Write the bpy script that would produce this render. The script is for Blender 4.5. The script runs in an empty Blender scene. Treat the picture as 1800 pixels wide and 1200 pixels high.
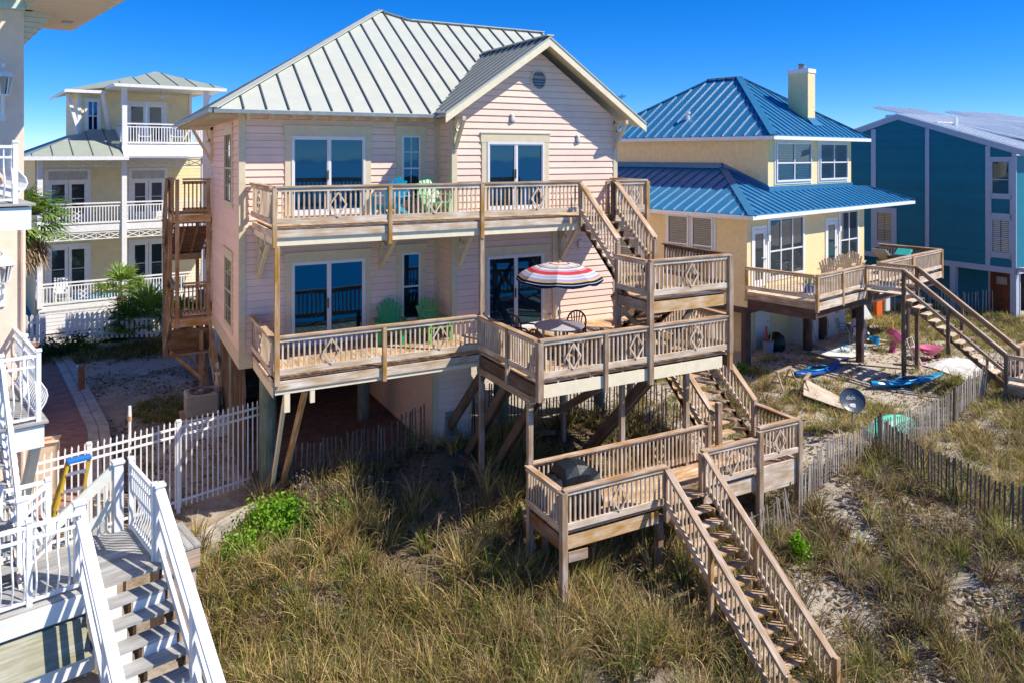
import bpy, math, random
import numpy as np
from mathutils import Vector, noise
random.seed(7); np.random.seed(7)
SC = bpy.context.scene
COL = SC.collection
R = math.radians
# ---------------- camera ----------------
cam_d = bpy.data.cameras.new("camera"); cam = bpy.data.objects.new("camera", cam_d); COL.objects.link(cam)
cam.location = (-3.140, -16.904, 4.861)
cam.rotation_euler = (R(90), 0, -0.4879)
cam_d.sensor_width = 36; cam_d.lens = 1332.4/1800*36
cam_d.shift_y = -(600-272.1)/1800
cam_d.clip_start = .1; cam_d.clip_end = 3000
SC.camera = cam
# ---------------- sky, sun, exposure ----------------
SUN = Vector((1.2, -1.0, 1.7)).normalized()
w = bpy.data.worlds.new("World"); SC.world = w; w.use_nodes = True
nt = w.node_tree; bg = nt.nodes['Background']
sky = nt.nodes.new('ShaderNodeTexSky'); sky.sky_type = 'NISHITA'; sky.sun_disc = False
sky.sun_elevation = math.asin(SUN.z); sky.sun_rotation = math.atan2(SUN.x, SUN.y)
sky.air_density = 2.0; sky.dust_density = 0; sky.ozone_density = 10; sky.altitude = 8000
hs = nt.nodes.new('ShaderNodeHueSaturation'); hs.inputs['Saturation'].default_value = 1.2; hs.inputs['Hue'].default_value = .507
nt.links.new(sky.outputs[0], hs.inputs['Color']); nt.links.new(hs.outputs[0], bg.inputs['Color'])
bg.inputs['Strength'].default_value = 0.108
sl = bpy.data.lights.new("sun", 'SUN'); so = bpy.data.objects.new("sun", sl); COL.objects.link(so)
sl.energy = 4.0; sl.angle = R(0.5); sl.color = (1.0, .93, .80)
so.rotation_euler = (-SUN).to_track_quat('-Z', 'Y').to_euler()
so.location = (10, -20, 30)
SC.view_settings.view_transform = 'Standard'; SC.view_settings.look = 'None'
SC.view_settings.exposure = 0.70; SC.view_settings.gamma = 1
SC.render.resolution_x = 1024; SC.render.resolution_y = 682

# ---------------- helpers ----------------
class Fr:
    def __init__(s, deg=0, ox=0, oy=0):
        s.a = R(deg); s.c = math.cos(s.a); s.s = math.sin(s.a); s.ox = ox; s.oy = oy
    def w(s, p): return (s.ox+p[0]*s.c-p[1]*s.s, s.oy+p[0]*s.s+p[1]*s.c, p[2])
W0 = Fr()
YF = Fr(12.9, 17.185, 3.297)      # yellow house
CF = Fr(8.5, -5.747, 20.707)      # cream house
GF = Fr(12.9, -4.474, -2.045)     # near pink house
BF = Fr(3.3, 33.537, 2.971)       # blue house
ORG = {}
def org(o):
    while o is not None:
        if o.name in ORG: return ORG[o.name]
        o = o.parent
    return (0, 0, 0)
def tag(o, label=None, cat=None, group=None, kind=None):
    if label: o['label'] = label
    if cat: o['category'] = cat
    if group: o['group'] = group
    if kind: o['kind'] = kind
    return o
def thing(name, label, cat, loc=(0, 0, 0), group=None, fr=W0, rz=None):
    o = bpy.data.objects.new(name, None); COL.objects.link(o); o.empty_display_size = .2
    wl = fr.w(loc); o.location = wl
    if rz is not None: o.rotation_euler = (0, 0, rz+fr.a)
    else: ORG[o.name] = wl
    return tag(o, label, cat, group)
class MB:
    def __init__(s, fr=W0): s.v = []; s.f = []; s.uv = []; s.fr = fr
    def face(s, pts, uvs=None):
        n = len(s.v); s.v += [tuple(p) for p in pts]; s.f.append(tuple(range(n, n+len(pts))))
        if uvs is None:
            a, b = Vector(pts[0]), Vector(pts[1]); x = (b-a)
            if x.length < 1e-6: x = Vector((1, 0, 0))
            x.normalize(); nn = (b-a).cross(Vector(pts[2])-a)
            if nn.length < 1e-9: nn = Vector((0, 0, 1))
            y = nn.normalized().cross(x)
            uvs = [((Vector(p)-a).dot(x), (Vector(p)-a).dot(y)) for p in pts]
        s.uv += uvs
    def mesh(s, vs, fs, uvf=None):
        n = len(s.v); s.v += [tuple(p) for p in vs]
        for f in fs:
            s.f.append(tuple(n+i for i in f)); s.uv += [(uvf(vs[i]) if uvf else (vs[i][0], vs[i][1])) for i in f]
    def bar(s, p, q, w, h, up=(0, 0, 1), roll=0):
        p = Vector(p); q = Vector(q); d = q-p; L = d.length
        if L < 1e-5: return
        d.normalize(); up = Vector(up)
        if abs(d.dot(up)) > .98: up = Vector((0, 1, 0)) if abs(d.y) < .9 else Vector((1, 0, 0))
        x = d.cross(up).normalized(); y = x.cross(d).normalized()
        if roll: x, y = x*math.cos(roll)+y*math.sin(roll), y*math.cos(roll)-x*math.sin(roll)
        w /= 2; h /= 2
        c = [(-w, -h), (w, -h), (w, h), (-w, h)]
        vs = [p+x*a+y*b for a, b in c]+[q+x*a+y*b for a, b in c]
        fs = [(3, 2, 1, 0), (4, 5, 6, 7), (0, 1, 5, 4), (1, 2, 6, 5), (2, 3, 7, 6), (3, 0, 4, 7)]
        n = len(s.v); s.v += [tuple(v) for v in vs]; o = random.random()*50; o2 = random.random()*50
        dim = [0, 2*w, 2*w+2*h, 4*w+2*h]
        for k, f in enumerate(fs):
            s.f.append(tuple(n+i for i in f))
            if k < 2: s.uv += [(o+c[i % 4][0]*.2, o2+c[i % 4][1]) for i in f]
            else:
                j = k-2; ww = [2*w, 2*h, 2*w, 2*h][j]
                s.uv += [(o, o2+dim[j]), (o, o2+dim[j]+ww), (o+L, o2+dim[j]+ww), (o+L, o2+dim[j])]
    def box(s, x0, x1, y0, y1, z0, z1):
        dx, dy, dz = abs(x1-x0), abs(y1-y0), abs(z1-z0); cx, cy, cz = (x0+x1)/2, (y0+y1)/2, (z0+z1)/2
        if dx >= dy and dx >= dz: s.bar((x0, cy, cz), (x1, cy, cz), dy, dz)
        elif dy >= dz: s.bar((cx, y0, cz), (cx, y1, cz), dx, dz)
        else: s.bar((cx, cy, z0), (cx, cy, z1), dx, dy, up=(0, 1, 0))
    def cyl(s, p, q, r0, r1=None, n=10, cap=True):
        r1 = r0 if r1 is None else r1; p = Vector(p); q = Vector(q); d = (q-p); L = d.length; d.normalize()
        up = Vector((0, 0, 1)) if abs(d.z) < .95 else Vector((0, 1, 0))
        x = d.cross(up).normalized(); y = x.cross(d)
        o = random.random()*30
        A = [p+(x*math.cos(t)+y*math.sin(t))*r0 for t in [2*math.pi*i/n for i in range(n)]]
        B = [q+(x*math.cos(t)+y*math.sin(t))*r1 for t in [2*math.pi*i/n for i in range(n)]]
        k = len(s.v); s.v += [tuple(v) for v in A+B]
        for i in range(n):
            j = (i+1) % n; s.f.append((k+i, k+j, k+n+j, k+n+i)); u0 = i*.06; u1 = u0+.06
            s.uv += [(o, u0), (o, u1), (o+L, u1), (o+L, u0)]
        if cap:
            s.f.append(tuple(k+i for i in range(n))[::-1]); s.uv += [(0, i*.02) for i in range(n)]
            s.f.append(tuple(k+n+i for i in range(n))); s.uv += [(0, i*.02) for i in range(n)]
    def tube(s, pts, r, n=6):
        pts = [Vector(p) for p in pts]
        rr = r if hasattr(r, '__len__') else [r]*len(pts)
        k = len(s.v); tot = 0; x0 = None
        for i, p in enumerate(pts):
            d = (pts[min(i+1, len(pts)-1)]-pts[max(i-1, 0)]).normalized()
            if x0 is None:
                up = Vector((0, 0, 1)) if abs(d.z) < .9 else Vector((0, 1, 0)); x = d.cross(up).normalized()
            else: x = (x0-d*x0.dot(d)).normalized()
            x0 = x; y = x.cross(d)
            s.v += [tuple(p+(x*math.cos(2*math.pi*j/n)+y*math.sin(2*math.pi*j/n))*rr[i]) for j in range(n)]
        for i in range(len(pts)-1):
            L = (pts[i+1]-pts[i]).length
            for j in range(n):
                a = k+i*n+j; b = k+i*n+(j+1) % n
                s.f.append((a, b, b+n, a+n)); s.uv += [(tot, j*.05), (tot, j*.05+.05), (tot+L, j*.05+.05), (tot+L, j*.05)]
            tot += L
        s.f.append(tuple(k+j for j in range(n))[::-1]); s.uv += [(0, 0)]*n
        e = k+(len(pts)-1)*n; s.f.append(tuple(e+j for j in range(n))); s.uv += [(0, 0)]*n
    def prism(s, poly, d):   # poly: 3D loop; extruded by vector d
        d = Vector(d); a = [Vector(p) for p in poly]; b = [p+d for p in a]; n = len(a)
        s.face(a[::-1]); s.face(b)
        for i in range(n): j = (i+1) % n; s.face([a[i], a[j], b[j], b[i]])
    def lathe(s, c, prof, n=16):
        k = len(s.v); m = len(prof)
        for i in range(n):
            t = 2*math.pi*i/n
            for r, z in prof: s.v.append((c[0]+r*math.cos(t), c[1]+r*math.sin(t), c[2]+z))
        for i in range(n):
            j = (i+1) % n
            for q in range(m-1):
                s.f.append((k+i*m+q, k+j*m+q, k+j*m+q+1, k+i*m+q+1)); s.uv += [(i*.1, q*.1), (i*.1+.1, q*.1), (i*.1+.1, q*.1+.1), (i*.1, q*.1+.1)]
    def build(s, name, mat, parent=None, smooth=False, bevel=0):
        me = bpy.data.meshes.new(name); o = (0, 0, 0)
        if parent is not None: o = org(parent)
        vs = [s.fr.w(v) for v in s.v] if s.fr is not W0 else s.v
        vs = [(v[0]-o[0], v[1]-o[1], v[2]-o[2]) for v in vs]
        me.from_pydata(vs, [], s.f)
        ul = me.uv_layers.new(name='UVMap'); ul.data.foreach_set('uv', [c for p in s.uv for c in p])
        me.materials.append(mat)
        if smooth: me.polygons.foreach_set('use_smooth', [True]*len(me.polygons))
        me.update()
        ob = bpy.data.objects.new(name, me); COL.objects.link(ob)
        if parent is not None: ob.parent = parent
        if bevel:
            b = ob.modifiers.new('bevel', 'BEVEL'); b.width = bevel; b.segments = 2; b.limit_method = 'ANGLE'
        return ob
def copy_tree(o, loc=None, rz=None, label=None, parent=None):
    c = o.copy(); COL.objects.link(c)
    if parent is not None: c.parent = parent
    if loc is not None: c.location = loc
    if rz is not None: c.rotation_euler = (0, 0, rz)
    if label: c['label'] = label
    for ch in list(o.children): copy_tree(ch, parent=c)
    return c

# ---------------- materials ----------------
MATS = {}
def nmat(name, rough=.6, metal=0, spec=.5):
    m = bpy.data.materials.new(name); m.use_nodes = True; n = m.node_tree.nodes; b = n['Principled BSDF']
    b.inputs['Roughness'].default_value = rough; b.inputs['Metallic'].default_value = metal
    b.inputs['Specular IOR Level'].default_value = spec
    MATS[name] = m
    return m, n, m.node_tree.links, b
def ramp(n, stops, interp='LINEAR'):
    r = n.new('ShaderNodeValToRGB'); e = r.color_ramp.elements; r.color_ramp.interpolation = interp
    while len(e) < len(stops): e.new(.5)
    for i, (p, c) in enumerate(stops): e[i].position = p; e[i].color = (*c, 1)
    return r
def mul(c, k): return tuple(min(1, x*k) for x in c)
def plain(name, col, rough=.6, metal=0, var=.08, scale=6, spec=.5, bump=0.0, bscale=60, alpha=None):
    m, n, l, b = nmat(name, rough, metal, spec)
    tc = n.new('ShaderNodeTexCoord'); nz = n.new('ShaderNodeTexNoise'); nz.inputs['Scale'].default_value = scale; nz.inputs['Detail'].default_value = 5
    l.new(tc.outputs['Object'], nz.inputs['Vector'])
    r = ramp(n, [(.3, mul(col, 1-var*1.6)), (.7, mul(col, 1+var))]); l.new(nz.outputs['Fac'], r.inputs[0]); l.new(r.outputs[0], b.inputs['Base Color'])
    if bump:
        n2 = n.new('ShaderNodeTexNoise'); n2.inputs['Scale'].default_value = bscale; n2.inputs['Detail'].default_value = 3; l.new(tc.outputs['Object'], n2.inputs['Vector'])
        bp = n.new('ShaderNodeBump'); bp.inputs['Strength'].default_value = bump; bp.inputs['Distance'].default_value = .02; l.new(n2.outputs['Fac'], bp.inputs['Height']); l.new(bp.outputs[0], b.inputs['Normal'])
    return m
def wood(name, cA, cB, isl=.25, rough=.75, knots=True):
    m, n, l, b = nmat(name, rough)
    uv = n.new('ShaderNodeUVMap'); mp = n.new('ShaderNodeMapping'); mp.inputs['Scale'].default_value = (1.6, 34, 1); l.new(uv.outputs[0], mp.inputs[0])
    g = n.new('ShaderNodeNewGeometry')
    ad = n.new('ShaderNodeVectorMath'); ad.operation = 'ADD'; cb = n.new('ShaderNodeCombineXYZ'); ml = n.new('ShaderNodeMath'); ml.operation = 'MULTIPLY'; ml.inputs[1].default_value = 37
    l.new(g.outputs['Random Per Island'], ml.inputs[0]); l.new(ml.outputs[0], cb.inputs[2]); l.new(mp.outputs[0], ad.inputs[0]); l.new(cb.outputs[0], ad.inputs[1])
    nz = n.new('ShaderNodeTexNoise'); nz.inputs['Scale'].default_value = 1; nz.inputs['Detail'].default_value = 6; nz.inputs['Roughness'].default_value = .65; l.new(ad.outputs[0], nz.inputs['Vector'])
    r = ramp(n, [(.3, cA), (.52, tuple((a+c)/2 for a, c in zip(cA, cB))), (.7, cB)]); l.new(nz.outputs['Fac'], r.inputs[0])
    mp2 = n.new('ShaderNodeMapping'); mp2.inputs['Scale'].default_value = (1.2, 3, 1); l.new(uv.outputs[0], mp2.inputs[0])
    n2 = n.new('ShaderNodeTexNoise'); n2.inputs['Scale'].default_value = 1.5; n2.inputs['Detail'].default_value = 5; l.new(mp2.outputs[0], n2.inputs['Vector'])
    hs = n.new('ShaderNodeHueSaturation'); l.new(r.outputs[0], hs.inputs['Color'])
    mr = n.new('ShaderNodeMapRange'); mr.inputs['To Min'].default_value = 1-isl; mr.inputs['To Max'].default_value = 1+isl; l.new(g.outputs['Random Per Island'], mr.inputs['Value'])
    mr2 = n.new('ShaderNodeMapRange'); mr2.inputs['From Min'].default_value = .3; mr2.inputs['From Max'].default_value = .7; mr2.inputs['To Min'].default_value = .72; mr2.inputs['To Max'].default_value = 1.2; l.new(n2.outputs['Fac'], mr2.inputs['Value'])
    mm = n.new('ShaderNodeMath'); mm.operation = 'MULTIPLY'; l.new(mr.outputs[0], mm.inputs[0]); l.new(mr2.outputs[0], mm.inputs[1]); l.new(mm.outputs[0], hs.inputs['Value'])
    mr3 = n.new('ShaderNodeMapRange'); mr3.inputs['From Min'].default_value = .35; mr3.inputs['From Max'].default_value = .65; mr3.inputs['To Min'].default_value = 1.15; mr3.inputs['To Max'].default_value = .6; l.new(n2.outputs['Fac'], mr3.inputs['Value']); l.new(mr3.outputs[0], hs.inputs['Saturation'])
    l.new(hs.outputs[0], b.inputs['Base Color'])
    bp = n.new('ShaderNodeBump'); bp.inputs['Strength'].default_value = .35; bp.inputs['Distance'].default_value = .01; l.new(nz.outputs['Fac'], bp.inputs['Height']); l.new(bp.outputs[0], b.inputs['Normal'])
    return m
def isl(name, col, v=.12, rough=.5, sp=.5, dirt=.12):
    m, n, l, b = nmat(name, rough, 0, sp)
    g = n.new('ShaderNodeNewGeometry'); tc = n.new('ShaderNodeTexCoord'); nz = n.new('ShaderNodeTexNoise'); nz.inputs['Scale'].default_value = 2.2; nz.inputs['Detail'].default_value = 7; nz.inputs['Roughness'].default_value = .7
    l.new(tc.outputs['Object'], nz.inputs['Vector'])
    r = ramp(n, [(.3, mul(col, 1-dirt)), (.65, col)]); l.new(nz.outputs['Fac'], r.inputs[0])
    hs = n.new('ShaderNodeHueSaturation'); mr = n.new('ShaderNodeMapRange'); mr.inputs['To Min'].default_value = 1-v; mr.inputs['To Max'].default_value = 1+v*.6
    l.new(g.outputs['Random Per Island'], mr.inputs[0]); l.new(mr.outputs[0], hs.inputs['Value']); l.new(r.outputs[0], hs.inputs['Color']); l.new(hs.outputs[0], b.inputs['Base Color'])
    return m
wood('deck_wood', (.30, .17, .08), (.68, .44, .25), .2)
wood('gray_wood', (.23, .145, .085), (.56, .385, .25), .32)
wood('pale_wood', (.46, .32, .19), (.82, .65, .48), .12)
wood('gold_wood', (.34, .18, .05), (.60, .36, .13), .12)
wood('honey_wood', (.46, .25, .08), (.72, .44, .18), .12)
wood('board_wood', (.42, .25, .11), (.70, .46, .25), .16)
wood('tower_wood', (.30, .17, .07), (.56, .36, .18), .2)
wood('brown_wood', (.16, .08, .035), (.34, .19, .09), .2)
wood('dark_timber', (.085, .05, .03), (.22, .14, .085), .2)
wood('stain_brown', (.06, .028, .02), (.11, .055, .04), .1)
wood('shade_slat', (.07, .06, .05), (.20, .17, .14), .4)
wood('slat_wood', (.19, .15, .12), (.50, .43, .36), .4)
wood('pile_green', (.10, .14, .10), (.24, .29, .21), .1)
plain('lap_shade', (.46, .30, .25), .8, var=.25, scale=4)  # darker pink that paints the lap shadow lines onto the siding
wood('olive_board', (.22, .21, .13), (.38, .36, .24), .1)
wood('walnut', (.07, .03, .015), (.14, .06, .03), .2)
wood('gray_deck', (.30, .29, .27), (.46, .45, .43), .12)
wood('ply', (.48, .38, .27), (.62, .5, .38), .05)
isl('pink_siding', (.95, .69, .56), .07, .55, .4, .10)
isl('peach_siding', (.95, .69, .56), .07, .55, .4, .10)
plain('trim', (.70, .60, .41), .5, var=.05)
plain('cream_fascia', (.88, .76, .54), .5, var=.05)
isl('shaded_roof', (.36, .40, .33), .05, .5, .4, .15)  # darker copy of the roof metal, shadow put into its colour
isl('roof_metal', (.55, .565, .49), .03, .38, .5, .1)
plain('seam_shade', (.10, .12, .14), .5)  # seams darkened so their colour carries the shadow beside each rib
plain('gutter', (.30, .33, .33), .4, .3)
plain('vinyl', (.74, .74, .76), .3, var=.02)
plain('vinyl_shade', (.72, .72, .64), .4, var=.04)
plain('white_paint', (.80, .80, .79), .45, var=.05)
isl('cream_siding', (.86, .74, .42), .04, .6)
plain('yellow_stucco', (.86, .68, .37), .85, var=.05, bump=.5, bscale=90)
isl('blue_siding', (.004, .18, .27), .10, .55, .3)
isl('blue_roof', (.03, .20, .40), .05, .32, .6, .12)
plain('blue_roof_trim', (.03, .17, .33), .35)
plain('bluegray_trim', (.42, .47, .60), .5, var=.05)
plain('white_roof', (.74, .79, .84), .35, var=.05)
plain('stucco_pink', (.90, .66, .52), .85, var=.04, bump=.35, bscale=80)
plain('soffit', (.70, .60, .47), .7, var=.04)
plain('aqua_trim', (.55, .70, .66), .5)
plain('chrome', (.5, .5, .5), .3, 1)
plain('black_plastic', (.012, .012, .014), .45)
plain('dark_gray', (.06, .065, .07), .5)
plain('concrete', (.42, .40, .37), .9, var=.18, scale=3, bump=.4, bscale=40)
plain('stone', (.45, .41, .35), .9, var=.3, scale=2.5, bump=.8, bscale=9)
plain('resin_brown', (.035, .018, .016), .35)
plain('green_chair_a', (.03, .40, .13), .4, var=.03)
plain('green_chair_b', (.16, .46, .12), .4, var=.03)
plain('green_chair_c', (.30, .62, .28), .4, var=.03)
plain('turq', (.0, .36, .58), .4, var=.03)
plain('tan_chair', (.52, .44, .32), .5)
plain('white_plastic', (.75, .75, .72), .4, var=.03)
plain('gray_plastic', (.30, .31, .33), .5)
plain('table_gray', (.50, .48, .50), .35, var=.06)
plain('cover_black', (.008, .011, .016), .5, var=.2, bump=.4, bscale=12)
plain('ladder_yellow', (.55, .36, .03), .5)
plain('ladder_blue', (.03, .18, .55), .45)
plain('alu', (.55, .56, .58), .35, .7)
plain('ac_beige', (.42, .37, .30), .5)
plain('kayak_blue', (.0, .09, .42), .3)
plain('kayak_light', (.0, .30, .62), .3)
plain('hot_pink', (.62, .14, .27), .4)
plain('pale_pink', (.80, .45, .45), .5)
plain('red', (.6, .03, .02), .5)
plain('orange', (.8, .16, .02), .5)
plain('teal_fabric', (.02, .38, .36), .7)
plain('mint_mesh', (.10, .72, .48), .5, var=.12)
plain('tan_fabric', (.36, .29, .23), .8)
plain('sheet_white', (.72, .71, .70), .8, var=.08, bump=.9, bscale=6)
plain('bucket_gray', (.28, .32, .42), .5)
plain('lawn_green', (.08, .4, .12), .5)
plain('yellow_toy', (.8, .55, .03), .5)
plain('dish', (.055, .075, .11), .4, var=.15)
plain('lamp_glass', (.6, .6, .55), .15)
plain('brick_red', (.30, .16, .14), .9, var=.1)
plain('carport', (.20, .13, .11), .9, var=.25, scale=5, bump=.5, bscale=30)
plain('door_red', (.14, .03, .012), .6, var=.3)
plain('curtain', (.5, .5, .47), .8)
plain('curtain_teal', (.0, .22, .27), .8)
plain('blind', (.62, .62, .60), .6)
plain('blind_tan', (.62, .45, .26), .6)
plain('box_beige', (.60, .50, .38), .7)
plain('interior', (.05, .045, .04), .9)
plain('asphalt_roof', (.3, .32, .34), .7)
def glass(name, col, spec=1.0, ior=2.2, rough=.03, trans=0):
    m, n, l, b = nmat(name, rough)
    b.inputs['Base Color'].default_value = (*col, 1); b.inputs['IOR'].default_value = ior; b.inputs['Specular Tint'].default_value = (.25, .62, 1, 1) if name == 'glass_dark' else (.75, .88, 1, 1)
    tc = n.new('ShaderNodeTexCoord'); nz = n.new('ShaderNodeTexNoise'); nz.inputs['Scale'].default_value = .9; nz.inputs['Detail'].default_value = 1; l.new(tc.outputs['Object'], nz.inputs['Vector'])
    bp = n.new('ShaderNodeBump'); bp.inputs['Strength'].default_value = .12; bp.inputs['Distance'].default_value = .05; l.new(nz.outputs['Fac'], bp.inputs['Height']); l.new(bp.outputs[0], b.inputs['Normal'])
    return m
glass('glass_dark', (.002, .010, .022), ior=2.1)
glass('glass_mid', (.02, .035, .045), ior=1.8)
glass('glass_pale', (.16, .17, .17), ior=1.6)
def clear_glass(name):
    m, n, l, b = nmat(name, .02)
    tr = n.new('ShaderNodeBsdfTransparent'); tr.inputs[0].default_value = (.85, .9, .92, 1)
    gl = n.new('ShaderNodeBsdfGlossy'); gl.inputs['Roughness'].default_value = .03
    fr = n.new('ShaderNodeFresnel'); fr.inputs['IOR'].default_value = 1.7; mx = n.new('ShaderNodeMixShader')
    l.new(fr.outputs[0], mx.inputs[0]); l.new(tr.outputs[0], mx.inputs[1]); l.new(gl.outputs[0], mx.inputs[2]); l.new(mx.outputs[0], n['Material Output'].inputs[0])
    return m
clear_glass('clear_glass')
M = MATS
# ---------------- ground ----------------
CP = [(4.4,1.7,-2.85),(5.4,1.7,-2.85),(4.95,0,-3.4),(4.93,-2.5,-4.2),(4.93,-3.85,-4.5),(7.5,-3.8,-4.24),(7.58,-5.4,-4.75),(8.2,-7.6,-5.6),
 (7.5,-2.5,-3.95),(7.5,0,-3.3),(10,1,-3.1),(9.1,2.25,-2.95),(11.7,-3.5,-3.8),(12.87,-3.65,-3.5),(15.8,-3.3,-3.42),(14.3,-3.5,-3.62),(22,-2.5,-3.0),(14.8,-5.4,-3.6),
 (15.3,-7.1,-3.9),(11.9,-8.8,-5.0),(9.5,-7.1,-5.2),(12.5,-6.2,-4.3),(15.9,-2,-3.08),(10.7,-4.7,-4.2),(.3,2.4,-3.15),(-1.6,1.8,-3.3),(-4.5,1.1,-3.2),
 (-.7,-2,-5.0),(1.7,-3.2,-5.0),(-.6,.5,-4.1),(-1.6,.9,-3.7),(2.7,-.3,-4.0),(4.3,-1.5,-4.1),(.2,1.8,-3.4),(2.5,2.0,-3.2),(-4,-2,-4.3),(-4,-6,-5.5),(0,-6,-6),(5,-8,-6),(0,-12,-6.6),(10,-14,-6.6),(20,-12,-5.6),(-10,-8,-5.6),
 (-4,11.3,-2.9),(-.4,5.2,-3.0),(-5.5,19,-2.75),(0,18,-2.7),(3,10,-2.9),(-10,8,-2.9),(10,10,-2.9),(19.4,4.3,-2.82),(22,3,-2.82),(17.2,3.3,-2.85),(16.3,.5,-2.97),(24,2,-2.87),(28,6,-2.75),(33.5,3,-2.7),(30,-2,-2.8),(40,-8,-3.2),(26,-8,-3.6),(40,10,-2.7),(10,25,-2.7),(-15,25,-2.6),(-20,0,-3.2),(40,30,-2.6),(-10,35,-2.5),(17,9,-2.85),(25,12,-2.8)]
CPA = np.array(CP)
def hbase(X, Y):
    X = np.asarray(X, float); Y = np.asarray(Y, float)
    d = (X[..., None]-CPA[:, 0])**2+(Y[..., None]-CPA[:, 1])**2+.15
    wt = 1/d**1.7
    h = (wt*CPA[:, 2]).sum(-1)/wt.sum(-1)
    bt = np.clip((-19-Y)/11, 0, 1); h = h*(1-bt)-9.6*bt
    far = np.clip((np.hypot(X-8, Y-5)-45)/30, 0, 1)
    tgt = np.where(Y < -15, -9.6, -2.8)
    return h*(1-far)+tgt*far
rs = np.random.RandomState(3)
WV = [(rs.uniform(.35, 3.2), rs.uniform(0, 6.28), rs.uniform(0, 6.28)) for _ in range(26)]
def bumps(X, Y):
    b = 0
    for f, a, p in WV: b = b+np.sin(f*(X*math.cos(a)+Y*math.sin(a))+p+1.3*np.sin(.6*f*X+p*2))/(f**.9)
    return b*.030
def dune(X, Y):   # 1 in the dune, 0 on the flat yard
    return np.clip((2.2-Y)/1.5, 0.0, 1)*np.clip((17-X)/3, .25, 1)
def H(X, Y): return hbase(X, Y)+bumps(X, Y)*(.42+.8*dune(X, Y))
def axis(lo, hi, flo, fhi, step, coarse):
    a = list(np.arange(flo, fhi, step)); v = flo; o = []
    k = step
    while v > lo: k *= 1.35; v -= k; o.append(v)
    v = fhi; p = []; k = step
    while v < hi: p.append(v); k *= 1.35; v += k
    return np.array(sorted(o)+a+p)
gx = axis(-900, 900, -8, 27, .16, 1); gy = axis(-60, 1500, -12, 9, .16, 1)
GX, GY = np.meshgrid(gx, gy); GZ = H(GX, GY)
farm = np.clip((GY-60)/60, 0, 1); GZ = GZ*(1-farm)+(-2.9)*farm
ny, nx = GX.shape
me = bpy.data.meshes.new('ground'); vs = np.stack([GX, GY, GZ], -1).reshape(-1, 3)
idx = np.arange(nx*ny).reshape(ny, nx); fc = np.stack([idx[:-1, :-1], idx[:-1, 1:], idx[1:, 1:], idx[1:, :-1]], -1).reshape(-1, 4)
me.vertices.add(len(vs)); me.vertices.foreach_set('co', vs.ravel()); me.loops.add(fc.size); me.loops.foreach_set('vertex_index', fc.ravel())
me.polygons.add(len(fc)); me.polygons.foreach_set('loop_start', np.arange(0, fc.size, 4)); me.polygons.foreach_set('loop_total', np.full(len(fc), 4)); me.polygons.foreach_set('use_smooth', np.ones(len(fc), bool)); me.update(calc_edges=True)
m, n, l, b = nmat('sand', .95, 0, .2)
tc = n.new('ShaderNodeTexCoord')
def nz_(sc, det=8, rg=.6, vec=None):
    z = n.new('ShaderNodeTexNoise'); z.inputs['Scale'].default_value = sc; z.inputs['Detail'].default_value = det; z.inputs['Roughness'].default_value = rg; l.new(vec or tc.outputs['Object'], z.inputs['Vector']); return z
a1 = nz_(.8, 9, .68); a2 = nz_(9, 9, .78); a3 = nz_(60, 3, .7)
sandr = ramp(n, [(.3, (.54, .44, .34)), (.7, (.78, .70, .59))]); l.new(a2.outputs['Fac'], sandr.inputs[0])
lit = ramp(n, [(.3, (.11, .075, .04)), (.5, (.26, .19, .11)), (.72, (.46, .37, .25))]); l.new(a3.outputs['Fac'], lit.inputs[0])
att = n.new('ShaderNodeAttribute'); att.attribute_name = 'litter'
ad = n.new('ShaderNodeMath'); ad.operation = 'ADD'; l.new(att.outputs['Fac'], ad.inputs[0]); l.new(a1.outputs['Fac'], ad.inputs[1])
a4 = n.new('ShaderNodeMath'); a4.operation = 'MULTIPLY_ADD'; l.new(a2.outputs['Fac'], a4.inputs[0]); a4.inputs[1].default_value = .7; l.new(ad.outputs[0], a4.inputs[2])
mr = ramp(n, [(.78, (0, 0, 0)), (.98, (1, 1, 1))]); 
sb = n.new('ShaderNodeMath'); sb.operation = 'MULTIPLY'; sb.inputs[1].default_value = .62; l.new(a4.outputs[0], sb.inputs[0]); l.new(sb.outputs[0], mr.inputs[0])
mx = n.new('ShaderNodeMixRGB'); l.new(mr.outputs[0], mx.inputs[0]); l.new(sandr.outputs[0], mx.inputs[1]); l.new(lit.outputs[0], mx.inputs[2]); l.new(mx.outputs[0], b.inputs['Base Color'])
bp = n.new('ShaderNodeBump'); bp.inputs['Strength'].default_value = 1.0; bp.inputs['Distance'].default_value = .09
b2 = n.new('ShaderNodeMath'); b2.operation = 'MULTIPLY_ADD'; b2.inputs[1].default_value = .35; l.new(a3.outputs['Fac'], b2.inputs[0]); l.new(a2.outputs['Fac'], b2.inputs[2]); l.new(b2.outputs[0], bp.inputs['Height']); l.new(bp.outputs[0], b.inputs['Normal'])
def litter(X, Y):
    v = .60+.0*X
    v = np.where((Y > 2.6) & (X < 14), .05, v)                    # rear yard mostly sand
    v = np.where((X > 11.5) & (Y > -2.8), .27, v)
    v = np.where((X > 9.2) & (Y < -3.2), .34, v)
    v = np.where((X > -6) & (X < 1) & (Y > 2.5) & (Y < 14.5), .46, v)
    v = np.where((X > 1.5) & (X < 10) & (Y > -2.6) & (Y < 2.2), .95, v)  # extra litter under the decks paints deep shade into the ground colour
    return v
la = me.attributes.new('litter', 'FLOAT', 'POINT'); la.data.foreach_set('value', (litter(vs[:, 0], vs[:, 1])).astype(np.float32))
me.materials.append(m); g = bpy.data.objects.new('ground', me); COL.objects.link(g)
tag(g, 'pale dune sand with dead grass litter under and around the houses', 'ground', kind='structure')
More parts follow.
